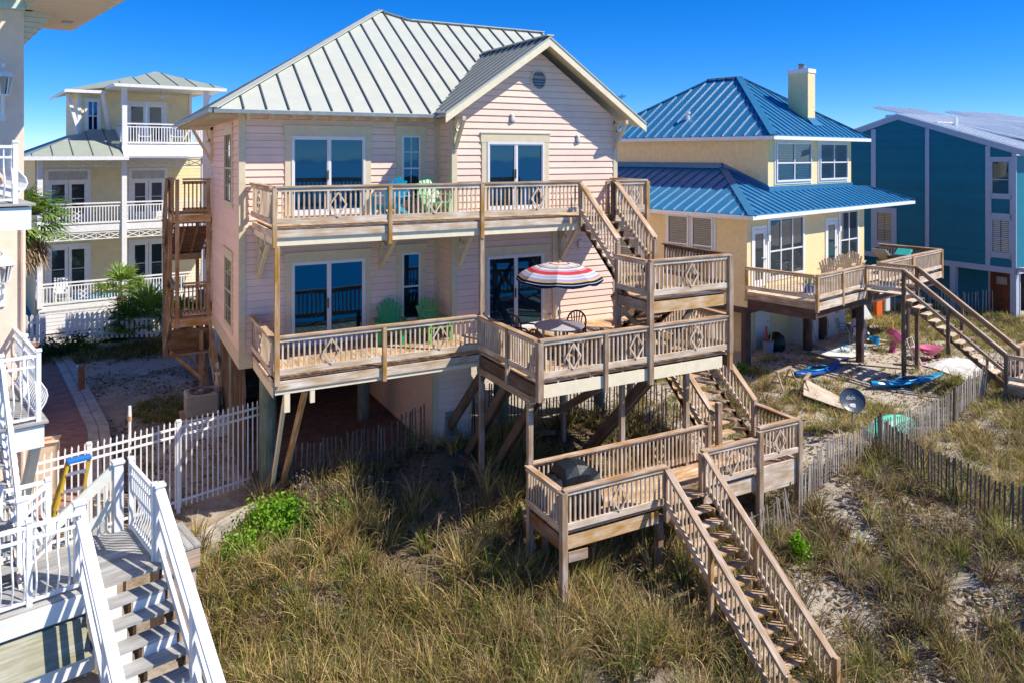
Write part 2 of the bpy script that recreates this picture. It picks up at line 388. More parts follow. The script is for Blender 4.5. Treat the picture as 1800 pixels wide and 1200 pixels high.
# sea and beach behind the camera (seen in the door glass)
m, n, l, b = nmat('sea_water', .12); b.inputs['Base Color'].default_value = (.0, .30, .36, 1)
wn = n.new('ShaderNodeTexNoise'); wn.inputs['Scale'].default_value = .25; wn.inputs['Detail'].default_value = 6; tc = n.new('ShaderNodeTexCoord'); l.new(tc.outputs['Object'], wn.inputs['Vector'])
bp = n.new('ShaderNodeBump'); bp.inputs['Strength'].default_value = .6; l.new(wn.outputs['Fac'], bp.inputs['Height']); l.new(bp.outputs[0], b.inputs['Normal'])
mb = MB(); mb.face([(-1200, -1500, -8.2), (1200, -1500, -8.2), (1200, -20, -8.2), (-1200, -20, -8.2)]); tag(mb.build('sea', m), 'open sea in front of the beach houses', 'sea', kind='structure')

# ---------------- generic builders ----------------
def lerp(a, b, t): return tuple(a[i]+(b[i]-a[i])*t for i in range(3))
def rail(par, fr, A, B, out=(0, -1), h=.92, diam=(), post=(), pm='gray_wood', bm='pale_wood', cm='deck_wood', sp=.115, bot=.10, name='railing', capw=.15, bw=.036, trim0=0, trim1=0, dsize=(.19, .27), postdown=.35):
    """wooden railing from A to B (floor points); out = outward unit normal in plan"""
    A = Vector(A); B = Vector(B); d = B-A; dh = Vector((d.x, d.y, 0)); L = dh.length; ud = dh/L; o = Vector((out[0], out[1], 0)); up = Vector((0, 0, 1))
    sl = d.z/L; a0 = A+Vector((ud.x*trim0, ud.y*trim0, sl*trim0)); b0 = B-Vector((ud.x*trim1, ud.y*trim1, sl*trim1))
    mb = MB(fr)
    oo = o*.055
    mb.bar(a0+oo+up*(h-.075), b0+oo+up*(h-.075), .036, .09)      # top rail
    mb.bar(a0+oo+up*(bot+.06), b0+oo+up*(bot+.06), .036, .13)    # bottom rail
    n = max(1, int(L/sp)); k = L/n
    for i in range(n+1):
        t = (i+.5)/n if i < n else None
        if t is None: break
        s = t*L
        if s < trim0 or s > L-trim1: continue
        if any(abs(s-pp*L) < .07 for pp in post): continue
        p = A+d*t+o*.02; j = random.uniform(-.004, .004)
        mb.bar(p+up*(bot+.0), p+up*(h-.03)+Vector((j, j, 0)), bw, bw, up=(ud.x, ud.y, 0))
    r = mb.build(name, M[bm], par)
    cb = MB(fr); cb.bar(A+up*(h-.015)+o*.03, B+up*(h-.015)+o*.03, capw, .036); cb.build('handrail', M[cm], r)
    for t in diam:
        c = A+d*t+o*.085+up*(h*.5+.03); a, q = dsize
        pts = [c+ud*a+up*sl*a, c+up*q, c-ud*a-up*sl*a, c-up*q]
        db = MB(fr)
        for i in range(4): db.bar(pts[i], pts[(i+1) % 4], .036, .02, up=(o.x, o.y, .01))
        db.build('diamond_trim', M['pale_wood' if bm != 'stain' else bm], r)
    for t in post:
        p = A+d*t; q = MB(fr); q.bar(p-up*postdown+o*.06, p+up*(h-.03)+o*.06, .09, .09, up=(ud.x, ud.y, 0)); q.build('post', M[pm], par)
    return r
def deckfloor(par, fr, x0, x1, y0, y1, z, along='y', mat='board_wood', bw=.14, gap=.008, name='deck_boards'):
    mb = MB(fr)
    if along == 'y':
        n = max(1, round((x1-x0)/bw)); k = (x1-x0)/n
        for i in range(n): mb.box(x0+i*k, x0+(i+1)*k-gap, y0, y1, z-.035, z)
    else:
        n = max(1, round((y1-y0)/bw)); k = (y1-y0)/n
        for i in range(n): mb.box(x0, x1, y0+i*k, y0+(i+1)*k-gap, z-.035, z)
    return mb.build(name, M[mat], par)
def joists(par, fr, x0, x1, y0, y1, z, mat='dark_timber', along='y', h=.2, sp=.45):
    mb = MB(fr)
    if along == 'y':
        n = max(1, round((x1-x0)/sp))
        for i in range(n+1): x = x0+(x1-x0)*i/n; mb.box(x-.02, x+.02, y0, y1, z-.04-h, z-.04)
    else:
        n = max(1, round((y1-y0)/sp))
        for i in range(n+1): y = y0+(y1-y0)*i/n; mb.box(x0, x1, y-.02, y+.02, z-.04-h, z-.04)
    return mb.build('joists', M[mat], par)
def stairs(par, fr, A, B, width, side, mat='board_wood', smat='honey_wood', riser=.19, lat=None, stringers=(0, 1), tgap=.012):
    """A top floor point (at side 0), B bottom floor point; side = plan unit vector across the width"""
    A = Vector(A); B = Vector(B); d = B-A; n = max(2, round(abs(d.z)/riser)); s = Vector((side[0], side[1], 0)); dh = Vector((d.x, d.y, 0)); run = dh.length/n; ud = dh.normalized()
    tb = MB(fr)
    for i in range(1, n):
        c = A+Vector((0, 0, d.z*i/n))+ud*(run*(i-.5)); 
        for k in (-1, 1):
            e = c+ud*(k*(run/4+.004)); tb.bar(e-s*.02+Vector((0, 0, -.018)), e+s*(width+.02)+Vector((0, 0, -.018)), run/2-tgap+.01, .036)
    tb.build('treads', M[mat], par)
    for st in stringers:
        sb = MB(fr); off = s*(width*st+(-.02 if st == 0 else .02))
        poly = []
        for i in range(n):
            z = d.z*i/n; x = run*i
            poly.append(A+ud*(x-0)+Vector((0, 0, z-.04))); poly.append(A+ud*(x)+Vector((0, 0, z+d.z/n-.04)))
        poly.append(B+Vector((0, 0, -.04)))
        dn = Vector((0, 0, -.26)); poly.append(B+dn); poly.append(A+dn+Vector((0, 0, -.05)))
        # triangulate as strips: sawtooth triangles + plank
        w_ = s*.02
        a = A+Vector((0, 0, -.04+d.z/n)); b_ = B+Vector((0, 0, -.04)); 
        for sg in (-1, 1):
            pass
        sb.prism([A+off-w_+Vector((0, 0, d.z/n-.04)), B+off-w_+Vector((0, 0, -.04)) - ud*0, B+off-w_+dn, A+off-w_+dn+Vector((0, 0, 0))], w_*2)
        for i in range(1, n):
            p = A+off-w_+ud*(run*(i-1))+Vector((0, 0, d.z*i/n-.036)); q = A+off-w_+ud*(run*i)+Vector((0, 0, d.z*i/n-.036)); r_ = A+off-w_+ud*(run*i)+Vector((0, 0, d.z*(i+1)/n-.036))
            if i == 1: sb.prism([p, q, r_, p+Vector((0, 0, d.z/n))], w_*2)
            else: sb.prism([p, q, r_], w_*2)
        sb.build('stringer', M[smat], par)
def post(par, fr, x, y, z0, z1, w=.1, mat='gray_wood', name='post', rd=False):
    mb = MB(fr)
    if rd: mb.cyl((x, y, z0), (x, y, z1), w*1.05, w, 16)
    else: mb.bar((x, y, z0), (x, y, z1), w, w, up=(0, 1, 0))
    return mb.build(name, M[mat], par, smooth=False)
def brace(par, fr, p, q, w=.1, h=.2, mat='dark_timber', double=0, dv=(1, 0, 0), name='brace'):
    mb = MB(fr)
    if double:
        v = Vector(dv)*double
        mb.bar(Vector(p)-v, Vector(q)-v, w, h); mb.bar(Vector(p)+v, Vector(q)+v, w, h)
    else: mb.bar(p, q, w, h)
    return mb.build(name, M[mat], par)
def clap(par, fr, axis_, c, a0, a1, z0, z1, openings=(), mat='pink_siding', sp=.182, out=-1, lim=None, lip=.026, name='wall', extra=None):
    """lap siding. axis_='x': wall in plane y=c running along x; 'y': plane x=c running along y. out=±1 outward dir. lim(z)->(a0,a1)"""
    mb = MB(fr)
    def pt(a, o, z): return (a, c+out*o, z) if axis_ == 'x' else (c+out*o, a, z)
    jb = MB(fr); n = round((z1-z0)/sp); k = (z1-z0)/n
    for i in range(n):
        za, zb = z0+i*k, z0+(i+1)*k
        cuts = sorted(set([za, zb]+[z for o in openings for z in (o[2], o[3]) if za < z < zb]))
        for ca, cb in zip(cuts[:-1], cuts[1:]):
            lo0, hi0 = lim(ca) if lim else (a0, a1); lo1, hi1 = lim(cb) if lim else (a0, a1)
            lo, hi = max(lo0, a0), min(hi0, a1)
            segs = [(lo, hi)]
            for o in openings:
                if o[2] < cb-1e-6 and o[3] > ca+1e-6:
                    ns = []
                    for s_, e in segs:
                        if o[0] > s_: ns.append((s_, min(e, o[0])))
                        if o[1] < e: ns.append((max(s_, o[1]), e))
                    segs = [q for q in ns if q[1]-q[0] > .005]
            oa = lip*(1-(ca-za)/k); ob = lip*(1-(cb-za)/k)
            for s_, e in segs:
                s1 = max(s_, lo1) if lim and s_ == lo else s_; e1 = min(e, hi1) if lim and e == hi else e
                if e1 <= s1: s1 = e1 = (s_+e)/2
                # split long boards at random joints for tone variation
                mb.face([pt(s_, oa, ca), pt(e, oa, ca), pt(e1, ob, cb), pt(s1, ob, cb)] if (out < 0) == (axis_ == 'x') else [pt(e, oa, ca), pt(s_, oa, ca), pt(s1, ob, cb), pt(e1, ob, cb)])
                if cb == zb and e1-s1 > .02:
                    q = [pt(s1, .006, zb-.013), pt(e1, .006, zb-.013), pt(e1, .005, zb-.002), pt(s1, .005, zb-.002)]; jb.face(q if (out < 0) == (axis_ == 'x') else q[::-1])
                if ca == za: mb.face([pt(s_, 0, ca-.001), pt(e, 0, ca-.001), pt(e, oa, ca), pt(s_, oa, ca)])
    w_ = mb.build(name, M[mat], par)
    if mat in ('pink_siding', 'peach_siding'): jb.build('lap_shade_lines', M['lap_shade'], w_)  # painted shadow line along each board top
    return w_
def slab(par, fr, pts, t, mat, name):   # thin plate from polygon pts (CCW from above) with thickness t downward
    mb = MB(fr); mb.prism([Vector(p)-Vector((0, 0, t)) for p in pts], (0, 0, t)); return mb.build(name, M[mat], par)
def seams(par, fr, plane_pts, spacing, dirv, mat='seam_shade', w=.03, h=.045, name='roof_seams', start=.3):
    """standing seams on a planar polygon, running along dirv (3D vector in plane)"""
    P3 = [Vector(p) for p in plane_pts]; d = Vector(dirv).normalized(); nrm = (P3[1]-P3[0]).cross(P3[2]-P3[0]).normalized()
    if nrm.z < 0: nrm = -nrm
    s = d.cross(nrm).normalized(); o = P3[0]
    q = [((p-o).dot(s), (p-o).dot(d)) for p in P3]; lo = min(a for a, _ in q); hi = max(a for a, _ in q)
    mb = MB(fr); x = lo+start*spacing
    while x < hi:
        ys = []
        for i in range(len(q)):
            (a, b_), (c, e) = q[i], q[(i+1) % len(q)]
            if (a-x)*(c-x) < 0: ys.append(b_+(e-b_)*(x-a)/(c-a))
        ys.sort()
        for y0, y1 in zip(ys[::2], ys[1::2]):
            if y1-y0 > .1: mb.bar(o+s*x+d*(y0+.03)+nrm*(h/2), o+s*x+d*(y1-.03)+nrm*(h/2), w, h, up=nrm)
        x += spacing
    return mb.build(name, M[mat], par)
def roofplane(par, fr, pts, dirv, mat='roof_metal', smat='seam_shade', sp=.42, t=.05, name='roof', seam=True, h=.045, w=.03):
    r = slab(par, fr, pts, t, mat, name)
    if seam: seams(r, fr, pts, sp, dirv, smat, h=h, w=w)
    return r
def window(par, fr, axis_, c, a0, a1, z0, z1, out=-1, name='window', fm='vinyl', gm='glass_dark', fw=.05, mull=(), rails=(), depth=.05, inset=.0, muntin=None, back=None):
    """framed window; mull = fractions across; rails = fractions up"""
    def B(mb, A0, A1, Z0, Z1, o0, o1):
        if axis_ == 'x': mb.box(A0, A1, c+out*o0, c+out*o1, Z0, Z1)
        else: mb.box(c+out*o0, c+out*o1, A0, A1, Z0, Z1)
    mb = MB(fr); d0, d1 = -.03-inset, depth-inset
    B(mb, a0, a0+fw, z0, z1, d0, d1); B(mb, a1-fw, a1, z0, z1, d0, d1); B(mb, a0+fw, a1-fw, z1-fw, z1, d0, d1); B(mb, a0+fw, a1-fw, z0, z0+fw*1.3, d0, d1)
    for t in mull: x = a0+(a1-a0)*t; B(mb, x-fw*.5, x+fw*.5, z0+fw*1.3, z1-fw, d0, d1-.012)
    for t in rails: z = z0+(z1-z0)*t; B(mb, a0+fw, a1-fw, z-fw*.45, z+fw*.45, d0, d1-.018)
    f = mb.build(name, M[fm], par)
    g = MB(fr); zz = (z0+fw, z1-fw)
    def G(mb, A0, A1, Z0, Z1, o):
        P_ = [(A0, c+out*o, Z0), (A1, c+out*o, Z0), (A1, c+out*o, Z1), (A0, c+out*o, Z1)] if axis_ == 'x' else [(c+out*o, A0, Z0), (c+out*o, A1, Z0), (c+out*o, A1, Z1), (c+out*o, A0, Z1)]
        mb.face(P_ if (out < 0) == (axis_ == 'x') else P_[::-1])
    G(g, a0+fw*.8, a1-fw*.8, z0+fw, z1-fw*.8, -inset+.005); g.build('glass', M[gm], f)
    if muntin:
        mu = MB(fr)
        for t in muntin[0]: x = a0+(a1-a0)*t; B(mu, x-.01, x+.01, z0+fw, z1-fw, -inset+.006, -inset+.018)
        for t in muntin[1]: z = z0+(z1-z0)*t; B(mu, a0+fw, a1-fw, z-.01, z+.01, -inset+.006, -inset+.02)
        mu.build('muntins', M[fm], f)
    return f
def trimbox(par, fr, axis_, c, a0, a1, z0, z1, w=.13, head=.2, out=-1, mat='trim', foot=0, name='window_trim', ear=.0, th=.042, miss=()):
    mb = MB(fr)
    def B(A0, A1, Z0, Z1, o1):
        if axis_ == 'x': mb.box(A0, A1, c+out*.002, c+out*o1, Z0, Z1)
        else: mb.box(c+out*.002, c+out*o1, A0, A1, Z0, Z1)
    B(a0-w, a0, z0-foot, z1, th); B(a1, a1+w, z0-foot, z1, th); B(a0-w-ear, a1+w+ear, z1, z1+head, th+.008); B(a0-w-ear-.02, a1+w+ear+.02, z1+head, z1+head+.03, th+.03)
    if foot: B(a0, a1, z0-foot, z0, th)
    return mb.build(name, M[mat], par)
def slider(par, fr, c, a0, a1, z0, z1, screen=1):
    f = window(par, fr, 'x', c, a0, a1, z0, z1, name='sliding_door', fw=.055, mull=(.5,), depth=.06)
    mb = MB(fr); xm = (a0+a1)/2
    mb.box(xm-.05, xm-.02, c-.09, c-.048, z0+.9, z0+1.15); mb.build('handle', M['dark_gray'], f)
    mb = MB(fr)   # inner sash frames
    for s0, s1 in ((a0+.055, xm-.028), (xm+.028, a1-.055)):
        for q0, q1, r0, r1 in ((s0, s0+.028, z0+.07, z1-.055), (s1-.028, s1, z0+.07, z1-.055), (s0+.028, s1-.028, z1-.09, z1-.055), (s0+.028, s1-.028, z0+.07, z0+.15)): mb.box(q0, q1, c-.012, c-.035, r0, r1)
    mb.build('sash', M['vinyl'], f)
    return f
# ---------------- pink beach house ----------------
HX0, HX1, HY, BX0, BY, HXE = -.31, 4.94, 2.67, 4.94, 1.70, 10.27
PT = .66; EZ = 5.93
hs_ = thing('beach_house', 'pale pink lap-sided beach house on pilings with a light metal hip roof', 'house', (5, 6, -2.9))
op_m = [(.92, 2.83, .0, 2.13), (3.86, 4.385, .36, 2.18), (.92, 2.83, 3.3, 5.33), (3.86, 4.385, 3.6, 5.37)]
w0 = clap(hs_, W0, 'x', HY, HX0+.12, HX1-.02, -.02, 5.94, [(a, b_, c, d) for a, b_, c, d in op_m], name='wall')
# bay wall with gable
apx, apz = 7.6, 8.12
def glim(z):
    if z <= 5.55: return (BX0+.1, HXE-.1)
    h = (apz-.35-z)/.70
    return (max(BX0+.1, apx-h), min(HXE-.1, apx+h))
op_b = [(5.95, 7.74, .0, 2.08), (5.95, 7.74, 3.3, 5.2)]
clap(hs_, W0, 'x', BY, BX0+.1, HXE-.1, -.02, 7.74, op_b, lim=glim, name='wall')
clap(hs_, W0, 'y', BX0, BY+.1, HY-.02, -.02, 5.9, name='wall', out=-1, mat='peach_siding')
op_s = [(3.87, 5.27, .3, 2.12), (3.87, 5.27, 3.55, 5.44)]
clap(hs_, W0, 'y', HX0, HY+.12, 8.31, -.02, 5.94, op_s, name='wall', out=-1, mat='peach_siding')
mb = MB(); mb.box(HXE, HXE+.02, BY+.1, 13, -.4, 5.5); mb.box(HX0+.2, HX0+.25, 8.31, 13.2, -.4, 5.9); mb.box(HX0, 0, 8.31, 8.33, -.4, 5.94); mb.box(0, HXE, 13.1, 13.2, -.4, 5.9); mb.build('rear_wall', M['peach_siding'], hs_)
mb = MB(); mb.box(HX0+.05, HXE-.03, HY+.35, 13.1, -.37, -.1); mb.build('floor_slab', M['dark_timber'], hs_)
for z0, z1 in ((0.02, .05), (3.2, 3.25)):
    pass
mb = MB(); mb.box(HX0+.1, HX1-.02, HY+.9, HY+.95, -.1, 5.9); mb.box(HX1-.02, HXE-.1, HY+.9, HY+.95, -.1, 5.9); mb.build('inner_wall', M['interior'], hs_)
# corner boards and rim
for x, y in ((HX0, HY), (BX0, BY)):
    mb = MB(); mb.box(x-.036, x+.12, y-.036, y-.002, -.02, 5.9); mb.box(x-.036, x-.002, y-.002, y+.12, -.02, 5.9); mb.build('corner_board', M['trim'], hs_)
mb = MB()
mb.box(HXE-.12, HXE+.02, BY-.036, BY-.002, -.02, 5.45); mb.build('corner_board', M['trim'], hs_); mb = MB()
mb.box(HX1-.14, HX1-.028, HY-.036, HY-.002, -.02, 5.85); mb.box(BX0-.036, BX0-.003, HY-.14, HY-.037, -.02, 5.85); mb.build('corner_board', M['trim'], hs_); mb = MB()
mb.box(HX0-.02, HX0-.002, 8.2, 8.33, -.02, 5.9)
mb.build('corner_board', M['trim'], hs_)
mb = MB(); mb.box(HX0-.04, HX0+.0, HY-.04, 8.33, -.39, -.021); mb.box(HX0, HX1, HY-.04, HY, -.39, -.021); mb.box(BX0, HXE, BY-.04, BY, -.39, -.021); mb.build('rim_board', M['trim'], hs_)
# doors and windows
for (a, b_, c, d), y in zip(op_m+op_b, [HY]*4+[BY]*2):
    if b_-a > 1: slider(hs_, W0, y, a, b_, c, d)
    else: window(hs_, W0, 'x', y, a, b_, c, d, rails=(.5,), fw=.045, muntin=((.5,), (.75, .25)) if c > 3 else None)
    trimbox(hs_, W0, 'x', y, a, b_, c, d, w=.16, head=.22 if c < 3 else .24, foot=.0 if b_-a > 1 else .12, name='door_trim' if b_-a > 1 else 'window_trim', ear=.03)
for a, b_, c, d in op_s:
    window(hs_, W0, 'y', HX0, a, b_, c, d, rails=(.5,), mull=(), fw=.05, fm='trim', gm='glass_mid', muntin=((.33, .66), (.25, .75)))
    trimbox(hs_, W0, 'y', HX0, a, b_, c, d, w=.12, head=.2, foot=.1)
# teal curtain panel in bay door
# roof
EX0, EY0, EXR, EYB = -1.0, 2.05, 10.95, 13.4
pk = (4.9, 7.75, EZ+PT*5.7); r1 = (5.8, 7.25, EZ+PT*5.2); r2 = (EXR, 7.2, EZ+PT*5.15)
fp = [(EX0, EY0, EZ), (4.62, EY0, EZ), (7.6, 5.33, 8.09), (EXR, 5.33, EZ+PT*3.28), r2, r1, pk]
roofplane(hs_, W0, fp, (0, 1, PT), t=.04, sp=.53, name='roof')
roofplane(hs_, W0, [(EX0, EYB, EZ), (EX0, EY0, EZ), pk], (1, 0, (pk[2]-EZ)/5.9), t=.04, name='roof')
for tri in ([pk, (EX0, EYB, EZ), (5, EYB, EZ)], [pk, (5, EYB, EZ), r1], [r1, (5, EYB, EZ), (EXR, EYB, EZ), r2][:4]):
    slab(hs_, W0, tri[::-1] if False else tri, .04, 'roof_metal', 'roof')
gl = MB(); gl.face([(EXR-.05, EY0+.1, EZ-.1), (EXR-.05, EYB, EZ-.1), (EXR-.05, 7.2, r2[2]-.06)]); gl.build('gable_end', M['peach_siding'], hs_)
# ridge and hip caps
mb = MB(); up_ = Vector((0, 0, .03))
for a, b_ in (((EX0, EY0, EZ), pk), (pk, r1), (r1, r2), ((EX0, EYB, EZ), pk)): mb.bar(Vector(a)+up_, Vector(b_)+up_, .24, .03)
mb.bar((4.66, EY0+.02, EZ+.02), (7.6, 5.33, 8.12), .12, .03)
mb.build('ridge_cap', M['roof_metal'], hs_)
# bay gable roof
gy0, GP = 1.1, .70; gz = 5.86
gl_, gr_ = 4.5, 10.95; ga = 7.62; gaz = 8.13
L_ = [(gl_, gy0, gaz-(ga-gl_)*GP), (ga, gy0, gaz), (ga, 5.4, gaz), (gl_, EY0-.0, gaz-(ga-gl_)*GP)]
roofplane(hs_, W0, [L_[0], (ga, gy0, gaz), (ga, 5.33, gaz), (gl_+.1, EY0+.02, gaz-(ga-gl_-.1)*GP)], (1, 0, GP), t=.04, sp=.4, name='gable_roof')
roofplane(hs_, W0, [(ga, gy0, gaz), (gr_, gy0, gaz-(gr_-ga)*GP), (gr_, 5.3, gaz-(gr_-ga)*GP), (ga, 5.33, gaz)], (1, 0, -GP), t=.04, sp=.4, name='gable_roof')
mb = MB(); mb.bar((ga, gy0-.01, gaz+.03), (ga, 5.35, gaz+.03), .22, .04); mb.build('ridge_cap', M['roof_metal'], hs_)
def ramped(a, b_, y0, y1, drop, th, mat, name):
    m_ = MB(); n_ = Vector((0, 0, -1)); a = Vector(a); b_ = Vector(b_)
    m_.prism([(a.x, y0, a.z-drop-th), (b_.x, y0, b_.z-drop-th), (b_.x, y0, b_.z-drop), (a.x, y0, a.z-drop)], (0, y1-y0, 0)); return m_.build(name, M[mat], hs_)
for s, xe in ((-1, gl_), (1, gr_)):
    ze = gaz-abs(xe-ga)*GP
    ramped((xe, 0, ze), (ga, 0, gaz), gy0+.02, gy0+.06, .045, .22, 'cream_fascia', 'bargeboard')
    ramped((xe, 0, ze), (ga, 0, gaz), gy0+.06, BY+.02 if s > 0 else BY+.02, .07, .03, 'trim', 'soffit')
# return box at gable feet + brackets
for x0, x1, s in ((BX0-.5, BX0, -1), (HXE, gr_-.1, 1)):
    pass
def knee(par, x, y, z, dx, dz, w=.09, mat='trim', dirv=(0, -1)):
    """knee bracket on the wall: top arm length dx outward, drop dz"""
    o = Vector((dirv[0], dirv[1], 0)); p = Vector((x, y, z)); m_ = MB()
    m_.bar(p+o*.045, p+o*.045-Vector((0, 0, dz)), w, .09, up=(o.x, o.y, 0)); m_.bar(p-Vector((0, 0, .045)), p+o*dx-Vector((0, 0, .045)), w, .09)
    m_.bar(p+o*.07-Vector((0, 0, dz-.08)), p+o*(dx-.03)-Vector((0, 0, .08)), w*.9, .09)
    m_.bar(p+o*.06-Vector((0, 0, dz*.62)), p+o*(dx*.34)-Vector((0, 0, dz*.05)), w*.6, .05); m_.bar(p+o*.06-Vector((0, 0, dz*.3)), p+o*(dx*.34)-Vector((0, 0, dz*.45)), w*.6, .05)
    return m_.build('bracket', M[mat], par)
knee(hs_, BX0+.06, BY, 5.86, .62, .9); knee(hs_, HXE-.06, BY, 5.86, .62, .85)
knee(hs_, HX0, 8.1, 5.7, .62, 1.1, dirv=(-1, 0))
# gutters, soffit, rafter tails
mb = MB(); mb.box(EX0-.03, 4.7, EY0-.1, EY0, EZ-.09, EZ+.0); mb.box(EX0-.12, EX0-.0, EY0-.1, EYB, EZ-.09, EZ+.0); mb.build('gutter', M['gutter'], hs_)
mb = MB()
mb.face([(EX0, EY0, EZ-.06), (4.7, EY0, EZ-.06), (4.7, HY+.02, EZ-.06+PT*.62*.25), (EX0, HY+.02, EZ-.06+PT*.62*.25)][::-1])
mb.face([(EX0, EY0, EZ-.06), (EX0, EYB, EZ-.06), (HX0+.01, EYB, EZ+.02), (HX0+.01, EY0, EZ+.02)]); mb.build('soffit', M['trim'], hs_)
x = -.15
while x < 4.7: mb = MB(); mb.box(x-.025, x+.025, EY0+.02, HY-.02, EZ-.19, EZ-.065); mb.build('rafter_tail', M['trim'], hs_); x += .52
y = HY+.3
while y < 13.2: mb = MB(); mb.box(EX0+.02, HX0-.02, y-.02, y+.02, EZ-.17, EZ-.065); mb.build('rafter_tail', M['trim'], hs_); y += .4
# gable vent
vt = MB(); vc = (7.57, BY, 6.97); n_ = 28
ring = [(vc[0]+.26*math.cos(2*math.pi*i/n_), BY-.012, vc[2]+.29*math.sin(2*math.pi*i/n_)) for i in range(n_)]
ring2 = [(vc[0]+.22*math.cos(2*math.pi*i/n_), BY-.05, vc[2]+.25*math.sin(2*math.pi*i/n_)) for i in range(n_)]
rin = [(vc[0]+.26*math.cos(2*math.pi*i/n_), BY-.05, vc[2]+.29*math.sin(2*math.pi*i/n_)) for i in range(n_)]
for i in range(n_): j = (i+1) % n_; vt.face([rin[i], rin[j], ring2[j], ring2[i]][::-1]); vt.face([ring[i], ring[j], rin[j], rin[i]])
vo = vt.build('gable_vent', M['trim'], hs_)
vt = MB(); vt.face([(p[0], BY-.02, p[2]) for p in ring2][::-1]); vt.build('vent_back', M['dark_gray'], vo)
vt = MB()
for k in range(6):
    z = vc[2]-.2+k*.08; hw = math.sqrt(max(0, 1-((z-vc[2])/.25)**2))*.22-.005; vt.prism([(vc[0]-hw, BY-.05, z-.03), (vc[0]+hw, BY-.05, z-.03), (vc[0]+hw, BY-.025, z+.03), (vc[0]-hw, BY-.025, z+.03)], (0, .006, 0))
vt.build('louvers', M['gutter'], vo)
def bulkhead(par, x, y, z):
    m_ = MB(); m_.bar((x, y-.02, z), (x, y-.05, z), .14, .24); o_ = m_.build('wall_light', M['gutter'], par, bevel=.02)
    m_ = MB(); pr_ = [(.001, .05), (.045, .045), (.06, .02), (.065, 0)]
    k = []
    for i in range(14):
        t = 2*math.pi*i/14; k.append([(x+r_*1.0*math.cos(t), y-.05-h_, z+r_*1.75*math.sin(t)) for r_, h_ in pr_])
    for i in range(14):
        j = (i+1) % 14
        for q in range(3): m_.face([k[i][q], k[j][q], k[j][q+1], k[i][q+1]])
    m_.build('lamp_cover', M['white_plastic'], o_, smooth=True)
bulkhead(hs_, 6.73, BY, 5.87); bulkhead(hs_, 8.89, BY, 5.31); bulkhead(hs_, 8.95, BY, 2.27)
mb = MB(); mb.bar((8.25, BY-.01, .35), (8.25, BY-.07, .35), .07, .12); mb.build('outlet_cover', M['gutter'], hs_)
mb = MB(); mb.tube([(7.9, BY, .32), (7.9, BY-.12, .3), (7.93, BY-.16, .2)], .015); mb.tube([(7.85, BY-.12, .35), (7.95, BY-.12, .35)], .02); mb.build('garden_tap', M['gutter'], hs_)
# enclosure under the house, pilings, lattice
mb = MB(); mb.box(4.4, 4.45, 1.82, 8.5, -3.0, -.39); mb.build('lower_wall', M['stucco_pink'], hs_)
clap(hs_, W0, 'x', 1.72, 4.52, 5.42, -2.8, -.42, [(4.8, 5.0, -2.55, -2.0)], name='lower_wall')
mb = MB(); mb.box(4.38, 4.52, 1.69, 1.72, -2.85, -.39); mb.box(5.4, 5.48, 1.69, 1.72, -2.85, -.39); mb.box(5.44, 5.47, 1.72, 8, -2.85, -.39); mb.build('corner_board', M['trim'], hs_)
mb = MB(); mb.box(4.72, 5.06, 1.695, 1.71, -2.62, -1.95); mb.build('access_panel', M['gutter'], hs_)
mb = MB()
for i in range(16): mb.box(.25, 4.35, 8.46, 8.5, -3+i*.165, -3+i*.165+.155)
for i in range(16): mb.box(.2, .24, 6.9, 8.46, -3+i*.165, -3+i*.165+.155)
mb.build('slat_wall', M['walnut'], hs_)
post(hs_, W0, .29, 2.35, -3.5, -.36, .2, 'pile_green', 'piling', True)
for x, y in ((-.1, 5.0), (-.1, 7.4), (3.5, 5), (8, 5), (8, 9), (3.5, 10), (10, 5), (10, 2.2), (6.6, 2.0)): post(hs_, W0, x, y, -3.4, -.36, .17, 'pile_green', 'piling', True)
mb = MB()
y = 2.9
while y < 7.3:
    mb.bar((-.2, y, -.42), (-.2, y-1.0, -3.2) if y > 3.6 else (-.2, 2.65, -.42-(y-2.65)*2.8), .02, .06, up=(1, 0, 0)); y += .13
mb.build('lattice_screen', M['brown_wood'], hs_)
mb = MB(); mb.box(-.36, -.3, 6.9, 6.98, -1.5, -1.25); mb.build('outlet_box', M['white_plastic'], hs_)

# ---------------- lower deck ----------------
ld = thing('lower_deck', 'lower wooden deck of the pink house holding the striped umbrella and round table', 'deck', (5, 0, -3.4))
deckfloor(ld, W0, .05, 4.93, .02, 2.6, 0, 'y'); deckfloor(ld, W0, 4.94, 10.3, -2.86, 1.64, 0, 'y')
deckfloor(ld, W0, 10.31, 12.0, 1.0, 1.64, 0, 'y')
joists(ld, W0, .1, 4.9, .1, 2.6, 0); joists(ld, W0, 5.0, 10.2, -2.8, 1.6, 0)
rail(ld, W0, (0, 2.6, 0), (0, 0, 0), (-1, 0), diam=(.5,), dsize=(.17, .25))
rail(ld, W0, (0, 0, 0), (4.93, 0, 0), (0, -1), diam=(.25, .78), post=(.5,), pm='gold_wood')
rail(ld, W0, (4.93, 0, 0), (4.93, -2.89, 0), (-1, 0), post=(.55,))
rail(ld, W0, (4.93, -2.89, 0), (10.33, -2.89, 0), (0, -1), diam=(.155, .47, .80), post=(.315,), postdown=.42)
rail(ld, W0, (10.33, -2.89, 0), (10.33, .95, 0), (1, 0))
post(ld, W0, .05, -.06, -.12, 2.86, .105, 'gold_wood'); post(ld, W0, 10.33, -2.95, -.4, .88, .1, 'gold_wood'); post(ld, W0, 4.93, -2.95, -.38, .88, .13, 'gray_wood')
post(ld, W0, 0, 2.55, -.1, .88, .08, 'gray_wood')
mb = MB(); mb.box(0, 4.9, -.04, 0, -.24, -.05); mb.box(-.04, 0, -.04, 2.6, -.16, -.05); mb.build('fascia', M['pale_wood'], ld)
